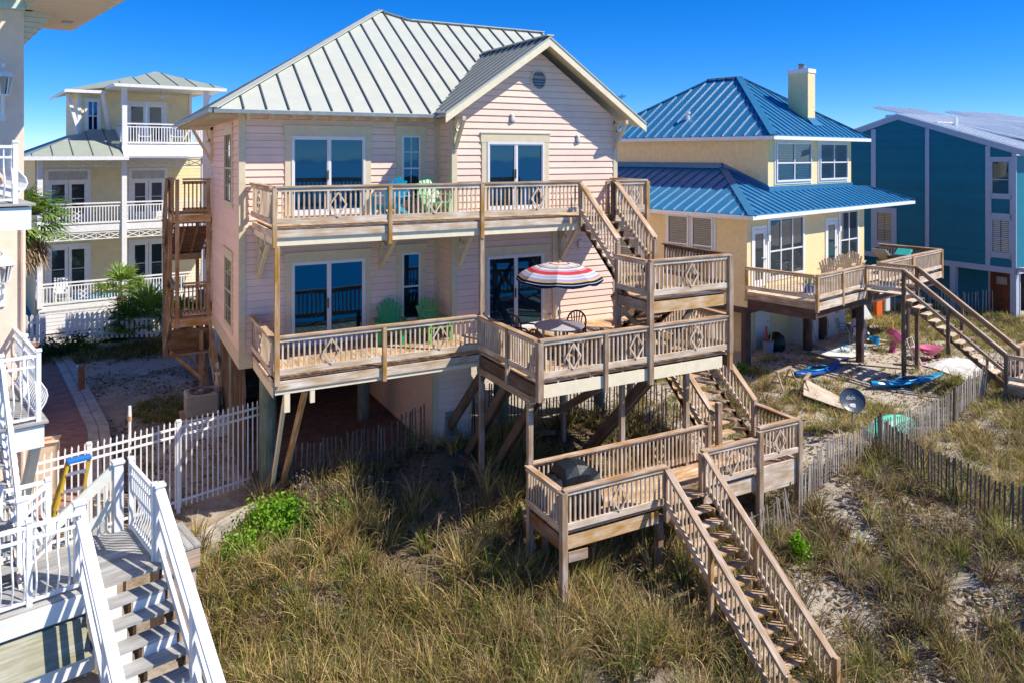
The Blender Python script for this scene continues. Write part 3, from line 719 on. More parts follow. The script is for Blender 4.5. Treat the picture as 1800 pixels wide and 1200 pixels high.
mb = MB(); mb.box(.02, 4.9, -.005, .035, -.34, -.22); mb.box(-.02, .0, .03, 2.6, -.40, -.12); mb.build('painted_fascia', M['cream_fascia'], ld); mb = MB(); mb.box(5.0, 10.1, -2.93, -2.90, -.33, -.06); mb.build('painted_fascia', M['cream_fascia'], ld)
mb = MB(); mb.box(4.90, 4.95, -2.86, -.06, -.33, -.08); mb.box(10.28, 10.33, -2.86, 1, -.33, -.06); mb.build('rim_board', M['dark_timber'], ld)
mb = MB(); mb.box(4.9, 5.04, -2.6, .1, -.53, -.36); mb.build('beam', M['gray_wood'], ld)
post(ld, W0, 4.97, -.02, -3.7, 2.86, .11, 'gray_wood')
post(ld, W0, 4.96, -2.47, -4.9, -.36, .115, 'gray_wood')
for x, y in ((7.55, -2.3), (9.47, -2.35), (8.1, 1.2), (10.2, .9)): post(ld, W0, x, y, -4.0, -.3, .11, 'gray_wood')
brace(ld, W0, (4.97, -.1, -.5), (4.85, 1.68, -2.35), .09, .24)
brace(ld, W0, (5.12, -1.2, -.5), (5.15, 1.35, -3.2), .06, .2, double=.09); brace(ld, W0, (5.4, -2.2, -.45), (5.5, .6, -3.5), .06, .2, double=.09)
brace(ld, W0, (8.1, -2.7, -.35), (8.0, .2, -3.3), .07, .25, double=.06, mat='dark_timber'); brace(ld, W0, (6.6, -2.8, -.33), (6.6, -1.2, -1.3), .06, .18)
brace(ld, W0, (.28, .15, -.36), (.32, 2.0, -3.2), .07, .15, mat='cream_fascia'); brace(ld, W0, (.72, .2, -.36), (.62, 2.2, -3.2), .07, .2, mat='honey_wood')
mb = MB(); mb.box(.22, .34, .0, .1, -.75, -.34); mb.box(.78, .88, .0, .1, -.62, -.34); mb.build('joist_hanger', M['cream_fascia'], ld)
for y0, x_ in ((.08, 0), (.7, 0)): pass
# ---------------- upper deck ----------------
UZ = 3.25
ud_ = thing('upper_deck', 'upper wooden deck on brackets across the front of the pink house', 'deck', (4, 0, .9))
deckfloor(ud_, W0, .05, 4.93, .02, 2.6, UZ, 'y'); deckfloor(ud_, W0, 4.94, 10.0, .02, 1.64, UZ, 'y'); joists(ud_, W0, .1, 10, .1, 1.6, UZ, h=.16); joists(ud_, W0, .1, 4.9, 1.6, 2.6, UZ, h=.16)
rail(ud_, W0, (0, 2.6, UZ), (0, 0, UZ), (-1, 0), diam=(.45,), dsize=(.17, .25))
rail(ud_, W0, (0, 0, UZ), (7.88, 0, UZ), (0, -1), diam=(.175, .47, .83), post=(.33, .63), pm='gold_wood', postdown=.45)
rail(ud_, W0, (8.95, 0, UZ), (10.03, 0, UZ), (0, -1), diam=(.6,), dsize=(.17, .25)); rail(ud_, W0, (10.03, 0, UZ), (10.03, 1.64, UZ), (1, 0))
post(ud_, W0, 0.0, -.065, UZ-.4, UZ+.88, .09, 'gold_wood'); post(ud_, W0, 7.88, -.06, UZ-.3, UZ+.86, .1, 'gray_wood'); post(ud_, W0, 8.93, -.02, UZ-.3, UZ+.9, .1, 'dark_timber'); post(ud_, W0, 8.84, .12, UZ-.1, UZ+.88, .09, 'gold_wood')
post(ud_, W0, 10.05, -.06, 0, UZ+.88, .1, 'gold_wood')
mb = MB(); mb.box(.02, 7.84, -.04, 0, UZ-.2, UZ-.04); mb.box(-.04, 0, -.04, 2.6, UZ-.2, UZ-.04); mb.box(8.98, 10.0, -.04, 0, UZ-.2, UZ-.04); mb.build('fascia', M['pale_wood'], ud_)
mb = MB(); mb.box(.05, 7.8, .01, .05, UZ-.38, UZ-.205); mb.box(0, .03, .05, 2.6, UZ-.36, UZ-.205); mb.build('painted_fascia', M['cream_fascia'], ud_)
mb = MB(); mb.box(-.02, 4.9, 1.0, 1.12, UZ-.45, UZ-.21); mb.box(4.95, 9.9, .75, .85, UZ-.45, UZ-.21); mb.build('beam', M['trim'], ud_)
for x, y in ((.12, HY), (3.25, HY)): knee(ud_, x, y-.02, UZ-.22, 1.55, 1.25, dirv=(0, -1))
for x in (5.1, 8.3): knee(ud_, x, BY-.02, UZ-.22, 1.0, 1.2, dirv=(0, -1))
mb = MB(); mb.box(8.02, 8.18, BY-.06, BY-.03, .05, UZ-.3); mb.build('trim_post', M['trim'], ud_)
# ---------------- upper stairs ----------------
us = thing('deck_stairs', 'upper flight of wooden stairs from the upper deck down to the mid landing', 'stairs', (8.4, -.8, 1.5), group='wooden stair flights of the pink house')
MZ = 1.5
stairs(us, W0, (7.93, 0, UZ), (7.93, -2.15, MZ), 1.0, (1, 0), smat='dark_timber')
rail(us, W0, (7.90, -.05, UZ-.02), (7.90, -1.72, UZ-1.36), (-1, 0), diam=(), sp=.12); rail(us, W0, (8.96, -.05, UZ-.02), (8.96, -1.75, UZ-1.38), (1, 0), sp=.12)
post(us, W0, 8.97, -1.75, MZ-.1, MZ+1.22, .1, 'gray_wood'); post(us, W0, 7.88, -1.68, -.0, MZ+1.2, .1, 'gray_wood')
# ---------------- mid landing ----------------
ml = thing('stair_landing', 'raised square wooden landing between upper and lower decks on tall posts', 'landing', (9, -2.2, 0))
deckfloor(ml, W0, 7.9, 10.3, -2.86, -1.65, MZ, 'x')
joists(ml, W0, 7.95, 10.25, -2.8, -1.65, MZ, along='x', h=.14)
rail(ml, W0, (7.87, -1.68, MZ), (7.87, -2.89, MZ), (-1, 0)); rail(ml, W0, (7.87, -2.89, MZ), (10.33, -2.89, MZ), (0, -1), diam=(.5,)); rail(ml, W0, (10.33, -2.89, MZ), (10.33, -.4, MZ), (1, 0), bm='brown_wood', cm='dark_timber')
mb = MB(); mb.box(7.92, 10.15, -2.94, -2.90, MZ-.32, MZ-.06); mb.build('fascia', M['honey_wood'], ml)
mb = MB(); mb.box(7.84, 7.88, -2.85, -1.65, MZ-.30, MZ-.06); mb.build('side_fascia', M['gray_wood'], ml)
for x, y, z0 in ((7.88, -2.95, -.42), (10.33, -2.95, 0.0), (7.88, -1.68, 0)): post(ml, W0, x, y, z0, MZ+.88, .12, 'gray_wood')
brace(ml, W0, (7.95, -2.8, .95), (8.6, -2.75, .1), .05, .1, 'dark_timber'); brace(ml, W0, (9.25, -2.86, 1.25), (8.5, -2.75, .2), .06, .12, 'dark_timber'); brace(ml, W0, (7.95, -1.7, 1.1), (9.0, -1.7, .05), .05, .1, 'board_wood')
ms = thing('deck_stairs', 'short hidden wooden flight running back from the mid landing to the lower deck', 'stairs', (9.7, -.6, 0), group='wooden stair flights of the pink house')
stairs(ms, W0, (9.15, -1.65, MZ), (9.15, .25, 0), 1.1, (1, 0), smat='brown_wood', mat='brown_wood')
rail(ms, W0, (9.1, -1.6, MZ), (9.1, .2, 0.05), (-1, 0), cm='brown_wood', bm='board_wood')
# ---------------- right stairs down ----------------
rstr = thing('deck_stairs', 'right-hand wooden flight from the lower deck down to the grill deck', 'stairs', (11.2, -.7, -2.8), group='wooden stair flights of the pink house')
GZ_ = -2.8
stairs(rstr, W0, (10.5, .95, 0), (10.5, -2.45, GZ_), 1.42, (1, 0), smat='honey_wood')
rail(rstr, W0, (11.97, .95, 0), (11.97, -2.15, -2.54), (1, 0), sp=.12); rail(rstr, W0, (10.45, .9, 0), (10.45, -2.3, -2.62), (-1, 0), sp=.12)
post(rstr, W0, 10.48, -2.4, GZ_-.2, -1.40, .13, 'gray_wood'); post(rstr, W0, 11.97, -2.15, -4.3, -1.62, .12, 'gray_wood'); post(rstr, W0, 10.1, -2.45, GZ_, GZ_+1.0, .1, 'gray_wood')
# ---------------- grill deck ----------------
gd = thing('grill_deck', 'long low wooden deck carrying the covered grill above the dune grass', 'deck', (8, -3.2, -4.4))
deckfloor(gd, W0, 4.95, 8.8, -3.82, -2.5, GZ_, 'x'); deckfloor(gd, W0, 8.81, 12.0, -3.54, -2.2, GZ_, 'x'); joists(gd, W0, 5, 8.7, -3.8, -2.5, GZ_, h=.2); joists(gd, W0, 8.9, 11.9, -3.5, -2.5, GZ_, h=.2)
rail(gd, W0, (4.92, -2.48, GZ_), (4.92, -3.87, GZ_), (-1, 0), pm='gray_wood'); rail(gd, W0, (4.92, -3.87, GZ_), (7.55, -3.87, GZ_), (0, -1), diam=(.52,))
rail(gd, W0, (10.2, -2.45, GZ_), (4.92, -2.45, GZ_), (0, 1), diam=(.30, .76)); rail(gd, W0, (8.8, -3.62, GZ_), (10.55, -3.62, GZ_), (0, -1), diam=(.5,))
rail(gd, W0, (10.62, -3.55, GZ_+.2), (12.0, -3.55, GZ_+.2), (0, -1), diam=(.5,)); rail(gd, W0, (12.0, -3.55, GZ_+.15), (12.0, -2.15, GZ_+.15), (1, 0), bm='brown_wood', cm='deck_wood')
for x, y, z0, z1, w_ in ((4.92, -3.93, -4.95, GZ_+.88, .13), (7.56, -3.92, GZ_-.3, GZ_+.88, .11), (8.78, -3.68, GZ_-.35, GZ_+.88, .12), (10.58, -3.68, GZ_-1.4, GZ_+1.06, .13), (12.03, -3.58, -4.6, GZ_+1.05, .12), (7.48, -3.75, -4.8, GZ_-.2, .14), (5.25, -2.62, -4.9, GZ_-.2, .12), (7.6, -2.5, -4.6, GZ_-.2, .14)):
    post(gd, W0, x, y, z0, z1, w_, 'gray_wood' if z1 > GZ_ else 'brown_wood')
mb = MB(); mb.box(5.05, 7.4, -3.86, -3.83, GZ_-.33, GZ_-.06); mb.build('fascia', M['honey_wood'], gd)
mb = MB(); mb.box(4.92, 4.96, -3.8, -2.4, GZ_-.35, GZ_-.06); mb.build('rim_board', M['brown_wood'], gd)
mb = MB(); mb.box(8.9, 10.5, -3.62, -3.58, GZ_-.36, GZ_-.02); mb.box(10.68, 11.95, -3.56, -3.52, GZ_-.5, GZ_+.12); mb.box(11.98, 12.02, -3.5, -2.2, GZ_-.5, GZ_+.1); mb.build('skirt_board', M['pale_wood'], gd)
mb = MB(); mb.bar((5.0, -3.98, GZ_-.42), (5.45, -4.0, GZ_-.42), .03, .2); mb.build('beam_end', M['gray_wood'], gd)
# ---------------- front stairs ----------------
fs_ = thing('deck_stairs', 'longest front flight of wooden stairs running from the grill deck down the dune', 'stairs', (8.2, -6, -5.2), group='wooden stair flights of the pink house')
SL = .74; YE = -9.2
stairs(fs_, W0, (7.66, -3.87, GZ_), (7.66, YE, GZ_+(YE+3.87)*SL), 1.08, (1, 0), smat='honey_wood')
for x, o_, y0 in ((7.58, -1, -3.9), (8.80, 1, -3.7)):
    ye = -7.24 if o_ < 0 else -7.28
    rail(fs_, W0, (x, y0, GZ_-.02), (x, ye, GZ_-.02+(ye-y0)*SL-.03), (o_, 0), sp=.118, post=(.43,) , pm='gold_wood', cm='gray_wood', postdown=1.2 if o_ < 0 else .5)
    post(fs_, W0, x, ye, GZ_+(ye+3.87)*SL-.8, GZ_+(ye+3.87)*SL+.85, .1, 'gold_wood')
mb = MB(); mb.bar((8.82, -7.3, -5.05), (8.82, -9.3, -6.2), .04, .14); mb.build('lower_handrail', M['honey_wood'], fs_)
# ---------------- rear stair tower of the pink house ----------------
st = thing('stair_tower', 'outdoor wooden stair tower with caged landings on the far left side of the pink house', 'stairs', (-1, 9, -2.9))
def slatrail(par, fr, A, B, n, h=1.05, mat='tower_wood', name='railing', bot=.12):
    A = Vector(A); B = Vector(B); mb = MB(fr); up = Vector((0, 0, 1))
    mb.bar(A+up*h, B+up*h, .1, .05); mb.bar(A+up*(h-.1), B+up*(h-.1), .04, .09); mb.bar(A+up*bot, B+up*bot, .04, .12)
    for i in range(n): p = A+(B-A)*((i+.5)/n); mb.bar(p+up*bot, p+up*(h-.1), .04, .04, up=(1, 0, 0))
    return mb.build(name, M[mat], par)
SX0, SX1 = -1.42, -.36
for zf in (3.05, -.15):
    deckfloor(st, W0, SX0, SX1, 8.35, 9.6, zf, 'x', mat='tower_wood')
    mb = MB(); mb.box(SX0, SX1, 8.30, 8.35, zf-.27, zf-.04); mb.box(SX0-.05, SX0, 8.3, 9.6, zf-.27, zf-.04); mb.build('fascia', M['honey_wood'], st)
    slatrail(st, W0, (SX0+.25, 8.33, zf), (SX1, 8.33, zf), 7); slatrail(st, W0, (SX0, 8.35, zf), (SX0, 9.6, zf), 5)
    if zf > 0:
        stairs(st, W0, (SX0+.1, 9.6, zf), (SX0+.1, 11.6, zf-1.6), 1.1, (1, 0), smat='tower_wood', mat='tower_wood')
    # flights rising away, underside boarded
    mb = MB(); z1 = zf-1.6
    mb.prism([(SX0+.05, 8.7, zf-.45), (SX1, 8.7, zf-.45), (SX1, 11.0, zf-1.5+.0), (SX0+.05, 11.0, zf-1.5)][::1], (0, 0, .03)); mb.build('flight_boards', M['brown_wood'], st)
    mb = MB(); mb.box(SX0, SX1, 11.0, 11.05, zf-1.75, zf-1.5); mb.build('fascia', M['tower_wood'], st)
    for x in (SX0+.35, SX1-.35): brace(st, W0, (x, 8.72, zf-.50), (x, 11, zf-1.55), .04, .06, 'gold_wood', name='cleat')
    deckfloor(st, W0, SX0-.1, SX1, 11.0, 11.9, zf-1.5, 'x', mat='tower_wood'); slatrail(st, W0, (SX0-.1, 11.9, zf-1.5), (SX1, 11.9, zf-1.5), 8); slatrail(st, W0, (SX0-.12, 9.3, zf), (SX0-.12, 11, zf-1.35), 8); slatrail(st, W0, (SX0-.1, 11, zf-1.5), (SX0-.1, 11.9, zf-1.5), 6)
for x, y, z0, z1 in ((SX0+.1, 8.35, -.45, 4.1), (SX0-.02, 9.6, -1.2, 4.1), (SX0-.05, 11.0, -1.9, 2.7), (SX0-.05, 11.9, -1.9, 2.7), (SX1-.05, 11.9, -2.9, 2.7), (SX1-.07, 8.36, -.4, 4.1), (-.62, 8.5, -2.95, -.4), (-.42, 8.9, -2.95, -.3)):
    post(st, W0, x, y, z0, z1, .11, 'tower_wood')
mb = MB(); mb.box(SX0-.05, SX1, 8.32, 10.9, -1.28, -1.2); mb.prism([(SX0-.05, 8.4, -.5), (SX1, 8.4, -.5), (SX1, 8.7, -1.2), (SX0-.05, 8.7, -1.2)], (0, .03, 0)); mb.build('flight_underside', M['brown_wood'], st)
slatrail(st, W0, (SX0-.1, 8.4, -.3), (SX0-.15, 10.6, -1.9), 9)
brace(st, W0, (-1.5, 8.4, -1.15), (-.62, 8.5, -2.1), .06, .1, 'honey_wood'); brace(st, W0, (-1.2, 8.9, -1.2), (-.45, 8.9, -2.1), .05, .08, 'gray_wood')
slatrail(st, W0, (-.4, 8.4, -1.3), (-.3, 6.4, -2.9), 9, mat='tower_wood')
mb = MB(); mb.bar((-.35, 6.75, -3.0), (-.35, 6.75, -1.55), .1, .1); mb.bar((-.35, 6.75, -1.55), (-.35, 6.75, -1.5), .14, .14); mb.build('newel', M['white_paint'], st)

# ---------------- air conditioner ----------------
ac = thing('air_conditioner', 'square beige outdoor air conditioning unit with a round fan grille beside the house pilings', 'air conditioner', (-.9, 6.1, -2.9))
def box_(par, name, mat, cx, cy, z0, z1, wx, wy, bev=0, fr=W0):
    mb = MB(fr); mb.box(cx-wx/2, cx+wx/2, cy-wy/2, cy+wy/2, z0, z1); return mb.build(name, M[mat], par, bevel=bev)
AX, AY = -.85, 6.2
bb = box_(ac, 'body', 'ac_beige', AX, AY, -2.42, -1.82, .85, .85, .05)
mb = MB()
for k in range(12): z = -2.36+k*.045; mb.box(AX-.43, AX+.43, AY-.43, AY-.425, z, z+.018)
mb.build('side_louvers', M['gutter'], ac)
mb = MB(); mb.lathe((AX, AY, -1.815), [(.0, .0), (.33, .0), (.33, .012), (.0, .012)], 28); mb.build('fan_well', M['black_plastic'], ac)
mb = MB()
for k in range(5):
    r_ = .08+k*.06; mb.tube([(AX+r_*math.cos(t), AY+r_*math.sin(t), -1.79) for t in [2*math.pi*i/24 for i in range(25)]], .005, 4)
for i in range(8): t = math.pi*i/4; mb.bar((AX, AY, -1.79), (AX+.34*math.cos(t), AY+.34*math.sin(t), -1.79), .008, .008)
mb.build('fan_grille', M['gutter'], ac); mb = MB(); mb.lathe((AX, AY, -1.79), [(0, .02), (.07, .015), (.08, 0)], 16); mb.build('fan_hub', M['ac_beige'], ac)
lt = thing('lattice_skirt', 'white diagonal lattice panel under the air conditioning unit', 'lattice', (AX, AY-.6, -3.1))
mb = MB(); x0, x1, z0, z1 = AX-.55, AX+.75, -3.05, -2.45
k = 0; s_ = .085
while k*s_ < (x1-x0)+(z1-z0):
    for sg in (1, -1):
        o_ = k*s_; pa = (o_, 0) if o_ < x1-x0 else (x1-x0, o_-(x1-x0)); pb = (0, o_) if o_ < z1-z0 else (o_-(z1-z0), z1-z0)
        X = lambda p: (x0+p[0] if sg > 0 else x1-p[0], AY-.58+(.01 if sg > 0 else 0), z0+p[1])
        mb.bar(X(pa), X(pb), .008, .03)
    k += 1
mb.build('lattice', M['white_paint'], lt); mb = MB(); mb.box(x0, x1, AY-.6, AY-.56, z1, z1+.05); mb.box(x0-.04, x0, AY-.6, AY-.56, z0, z1+.05); mb.build('frame', M['white_paint'], lt)
mb = MB(); mb.box(x0, x1, AY-.5, AY+.5, -2.5, -2.44); mb.build('platform', M['gray_wood'], lt)

# ---------------- white picket fence of the near house ----------------
def fence_metal():
    F0 = Vector((.13, 2.6, 0)); F1 = Vector((-4.6, 1.05, 0)); t0 = -1.25
    f = thing('metal_fence', 'tall white metal picket fence running from the pile to the near house', 'fence', (-2, 1.9, -3.2))
    d = (F1-F0).normalized(); L = (F1-F0).length
    mb = MB(); n = int(L/.125)
    def hb(p): return min(-2.75, float(H(p.x, p.y))+.12)
    for i in range(n+1):
        p = F0+d*(i*.125+.05); zb = max(hb(p)-.05, -3.2)
        mb.bar((p.x, p.y, zb), (p.x, p.y, t0), .03, .03, up=(0, 1, 0)); mb.cyl((p.x, p.y, t0), (p.x, p.y, t0+.06), .022, .002, 4)
    mb.build('pickets', M['white_paint'], f)
    for k, z in enumerate((t0-.12, t0-.30)):
        mb = MB(); mb.bar(F0+Vector((0, 0, z)), F1+Vector((0, 0, z)), .04, .045); mb.build('rail', M['white_paint'], f)
    mb = MB(); mb.bar(F0+Vector((0, 0, -3.05)), F1+Vector((0, 0, -3.05)), .04, .045); mb.build('rail', M['white_paint'], f)
    for s in (.0, 1.98, 3.85):
        p = F0+d*(s if s else .0); 
        if s == 0: continue
        mb = MB(); mb.bar((p.x, p.y, -3.55), (p.x, p.y, t0+.02), .075, .075, up=(0, 1, 0)); mb.bar((p.x, p.y, t0+.02), (p.x, p.y, t0+.06), .095, .095, up=(0, 1, 0)); mb.build('post', M['white_paint'], f)
fence_metal()
pp = thing('vent_pipe', 'thin white standpipe with a brass fitting rising beside the white metal fence', 'pipe', (-2.75, 1.85, -3.3))
mb = MB(); mb.cyl((-2.75, 1.85, -3.3), (-2.75, 1.85, -1.0), .03, .03, 10); mb.build('pipe', M['white_paint'], pp); mb = MB(); mb.cyl((-2.75, 1.85, -1.0), (-2.75, 1.85, -.9), .042, .042, 10); mb.build('fitting', M['gold_wood'], pp); mb = MB(); mb.cyl((-2.75, 1.85, -.9), (-2.75, 1.85, -.68), .038, .03, 10); mb.build('cap', M['white_paint'], pp)

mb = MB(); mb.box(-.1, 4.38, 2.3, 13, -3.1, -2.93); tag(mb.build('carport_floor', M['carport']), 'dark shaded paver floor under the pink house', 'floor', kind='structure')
# ---------------- path and yard ----------------
m, n, l, b = nmat('brick_path', .9, 0, .2)
tc = n.new('ShaderNodeTexCoord'); br = n.new('ShaderNodeTexBrick'); br.inputs['Scale'].default_value = 1; br.inputs['Brick Width'].default_value = .22; br.inputs['Row Height'].default_value = .11; br.inputs['Mortar Size'].default_value = .006
br.inputs['Color1'].default_value = (.26, .13, .11, 1); br.inputs['Color2'].default_value = (.36, .21, .18, 1); br.inputs['Mortar'].default_value = (.2, .17, .15, 1); l.new(tc.outputs['Object'], br.inputs['Vector']); l.new(br.outputs[0], b.inputs['Base Color'])
def strip(name, pts, wdt, z, mat, lab, cat, kind, th=.06):
    mb = MB()
    for (x0, y0, z0), (x1, y1, z1) in zip(pts[:-1], pts[1:]):
        mb.prism([(x0, y0, z0+z-th), (x0+wdt, y0, z0+z-th), (x1+wdt, y1, z1+z-th), (x1, y1, z1+z-th)], (0, 0, th))
    o = mb.build(name, mat, None); tag(o, lab, cat, kind=kind); return o
pth = [(-5.35, 2.2, -2.95), (-5.6, 7.4, -2.82), (-6.1, 11, -2.8), (-6.7, 15, -2.8), (-7.5, 19.2, -2.72)]
strip('brick_path', [(x, y, z) for x, y, z in pth], 1.9, .0, MATS['brick_path'], 'red brick path in shade along the near house', 'path', 'structure', .2)
kb = [(-3.45, 2.2, -2.95), (-3.7, 7.4, -2.82), (-4.2, 11, -2.8), (-4.8, 15, -2.8), (-5.6, 19.2, -2.72)]
for o_, lab in ((.0, 'a'), (.27, 'b')):
    mb = MB()
    for p, q in zip(kb[:-1], kb[1:]):
        L = math.dist(p, q); nn = max(1, round(L/1.2))
        for i in range(nn):
            a = lerp(p, q, i/nn); c = lerp(p, q, (i+.985)/nn); mb.bar((a[0]+o_+.13, a[1], a[2]-.05+(.03 if o_ else 0)), (c[0]+o_+.13, c[1], c[2]-.05+(.03 if o_ else 0)), .25, .22)
    tag(mb.build('kerb', M['concrete']), 'pale concrete kerb along the brick path', 'kerb', kind='structure')
bo = thing('bollard', 'short square wooden bollard standing in the sandy yard beside the path', 'bollard', (-3.95, 11.3, -2.95))
mb = MB(); mb.bar((-3.95, 11.34, -3.05), (-3.95, 11.34, -1.98), .19, .19, up=(0, 1, 0)); mb.build('post', M['brown_wood'], bo, bevel=.01)
mb = MB(); mb.box(-3.85, -3.83, 11.28, 11.32, -2.35, -2.0); mb.build('reflector_strip', M['trim'], bo)
mb = MB(); mb.bar((-4.2, 14.6, -2.72), (-3.95, 13.6, -2.78), .07, .03); tag(mb.build('board', M['white_paint']), 'narrow white board lying on the sand behind the bollard', 'board')
mb = MB(); mb.cyl((-2.1, 13.0, -2.9), (-2.1, 13.0, -2.84), .17, .13, 12); tag(mb.build('stone', M['concrete']), 'small pale stone lying on the shaded sand left of the stair tower', 'stone')
# beige utility boxes beside the path
ub = thing('utility_box', 'beige utility cabinet with a sloped lid and an orange warning sticker beside the brick path', 'box', (-4.5, 3.6, -3.0))
mb = MB(); mb.prism([(-4.95, 3.4, -3.0), (-4.95, 4.3, -3.0), (-4.95, 4.3, -1.95), (-4.95, 3.4, -1.75)], (.75, 0, 0)); mb.build('cabinet', M['box_beige'], ub, bevel=.02)
mb = MB(); mb.bar((-4.6, 3.35, -1.70), (-4.6, 4.35, -1.9), .85, .05); mb.build('lid', M['box_beige'], ub, bevel=.01)
mb = MB(); mb.bar((-4.42, 3.6, -1.718), (-4.42, 3.8, -1.758), .18, .012); mb.build('sticker', M['orange'], ub)
mb = MB(); mb.cyl((-5.0, 3.4, -3.0), (-5.0, 3.4, -1.6), .06, .06, 8); mb.lathe((-5.0, 3.4, -1.6), [(.09, 0), (.09, .04), (0, .1)], 8); mb.build('post', M['box_beige'], ub)
sw_ = MB(); sw_.prism([(-1.75, .95, -4.6), (-.2, 1.75, -4.4), (-.05, 1.6, -4.4), (-1.6, .75, -4.6)], (0, 0, 1.08)); tag(sw_.build('seawall', M['stone'], None, bevel=.05), 'low worn concrete retaining block between the white deck and the dune plants', 'wall')
bn = thing('bench_box', 'weathered gray box platform beside the white stair railing', 'platform', (-1.9, .9, -3.4))
mb = MB(GF)
for i in range(5): mb.box(1.72+i*.12, 1.72+i*.12+.11, -1.9, -.9, -1.62, -1.58)
mb.build('top_boards', M['gray_deck'], bn); mb = MB(GF); mb.box(1.72, 2.3, -1.88, -.92, -1.95, -1.63); mb.box(1.76, 2.26, -1.8, -1.0, -3.4, -1.95); mb.build('base', M['gray_wood'], bn)

# ---------------- cream house with white porches ----------------
ch = thing('porch_house', 'cream house with stacked white porches and a roof-top tower behind the stair tower', 'house', (3, 3, -2.6), fr=CF)
c = CF
def wsiding(par, x0, x1, y, z0, z1, ops=(), sp=.15): return clap(par, CF, 'x', y, x0, x1, z0, z1, ops, mat='cream_siding', sp=sp, lip=.012, name='wall')
DY = 2.2
drs = [(.5, 2.05), (3.9, 5.35)]
wsiding(ch, 0.1, 8.2, DY, -1.65, 1.55, [(a, b_, -1.6, .75) for a, b_ in drs])
wsiding(ch, 0.1, 8.2, DY, 1.75, 4.75, [(a, b_, 1.85, 4.1) for a, b_ in drs])
def french(par, a, b_, z0, z1, y, fr=CF, transom=0):
    mb = MB(fr); mb.box(a-.13, a, y-.04, y, z0, z1+.12); mb.box(b_, b_+.13, y-.04, y, z0, z1+.12); mb.box(a, b_, y-.04, y, z1, z1+.12)
    f = mb.build('door_frame', M['white_paint'], par); mid = (a+b_)/2; zt = z1-transom
    if transom: m_ = MB(fr); m_.face([(a, y-.005, zt+.06), (b_, y-.005, zt+.06), (b_, y-.005, z1), (a, y-.005, z1)]); m_.build('transom', M['curtain'], f); m_ = MB(fr); m_.box(a, b_, y-.04, y, zt-.0, zt+.06); m_.build('rail', M['white_paint'], f)
    for p, q in ((a, mid-.01), (mid+.01, b_)):
        m_ = MB(fr); s = .13
        m_.box(p, p+s, y-.03, y, z0, zt); m_.box(q-s, q, y-.03, y, z0, zt); m_.box(p+s, q-s, y-.03, y, zt-.15, zt); m_.box(p+s, q-s, y-.03, y, z0, z0+.28); d_ = m_.build('door', M['white_paint'], par)
        m_ = MB(fr); m_.face([(p+s, y-.012, z0+.28), (q-s, y-.012, z0+.28), (q-s, y-.012, zt-.15), (p+s, y-.012, zt-.15)]); m_.build('glass', M['glass_mid'], d_)
        m_ = MB(fr); zz = z0+(zt-z0)*.55; m_.box(p+s, q-s, y-.022, y-.01, zz-.012, zz+.012); m_.build('bar', M['white_paint'], d_)
for a, b_ in drs: french(ch, a, b_, -1.6, .68, DY); french(ch, a, b_, 1.85, 4.1, DY, transom=.45)
mb = MB(CF); mb.box(0, 8.2, DY+.1, 9.5, -2.6, 4.8); mb.build('house_body', M['yellow_stucco'], ch)
for zf in (-1.6, 1.78):
    deckfloor(ch, CF, 0, 8.2, .05, DY, zf, 'y', mat='gray_deck')
    mb = MB(CF); mb.box(-.05, 8.2, 0, .05, zf-.28, zf-.0); mb.build('porch_fascia', M['white_paint'], ch)
    mb = MB(CF); mb.face([(0, .05, zf-.04), (8.2, .05, zf-.04), (8.2, DY, zf-.04), (0, DY, zf-.04)][::-1]); mb.build('porch_ceiling', M['bluegray_trim'], ch)
def vrail(par, fr, A, B, h=.95, sp=.115, name='railing', mat='white_paint', bot=.1, panel=()):
    A = Vector(A); B = Vector(B); L = (B-A).length; mb = MB(fr); up = Vector((0, 0, 1)); d = (B-A)/L
    mb.bar(A+up*h, B+up*h, .09, .06); mb.bar(A+up*(h-.14), B+up*(h-.14), .04, .05); mb.bar(A+up*bot, B+up*bot, .05, .08)
    n_ = max(1, int(L/sp))
    for i in range(n_): p = A+d*((i+.5)/n_*L); mb.bar(p+up*bot, p+up*(h-.14), .035, .035, up=tuple(d))
    r = mb.build(name, M[mat], par)
    for t in panel:
        q = MB(fr); p = A+d*(t*L)
        for s0 in (.22, .42): 
            q.bar(p-d*.14+up*s0, p+d*.14+up*(s0+.2), .04, .03); q.bar(p-d*.14+up*(s0+.2), p+d*.14+up*s0, .04, .03)
        q.build('cross_trim', M[mat], r)
    return r
def gingerbread(par, x0, x1, z, y=.03):
    mb = MB(CF); n_ = max(1, round((x1-x0)/.52)); k = (x1-x0)/n_; h = .24
    mb.box(x0, x1, y-.02, y+.02, z, z+.04); mb.box(x0, x1, y-.02, y+.02, z-h-.04, z-h)
    for i in range(n_):
        a = x0+i*k; mb.bar((a, y, z-h), (a+k, y, z), .02, .035); mb.bar((a, y+.012, z), (a+k, y+.012, z-h), .02, .035); mb.box(a-.015, a+.015, y-.012, y+.012, z-h, z)
    mb.build('fretwork', M['white_paint'], par)
for i, (x0, x1) in enumerate(((.08, 3.12), (3.3, 6.5))):
    vrail(ch, CF, (x0, 0, -1.6), (x1, 0, -1.6), panel=(.5,) if i == 0 else ()); vrail(ch, CF, (x0, 0, 1.78), (x1, 0, 1.78), panel=(.42,) if i == 0 else (.5,)); gingerbread(ch, x0, x1, 1.42); gingerbread(ch, x0, x1, 4.6)
vrail(ch, CF, (0, 0, -1.6), (0, DY, -1.6)); vrail(ch, CF, (0, 0, 1.78), (0, DY, 1.78))
for x in (0, 3.21, 6.6): mb = MB(CF); mb.bar((x, 0, -1.65), (x, 0, 4.8), .2, .2, up=(0, 1, 0)); mb.build('porch_post', M['white_paint'], ch)
mb = MB(CF)
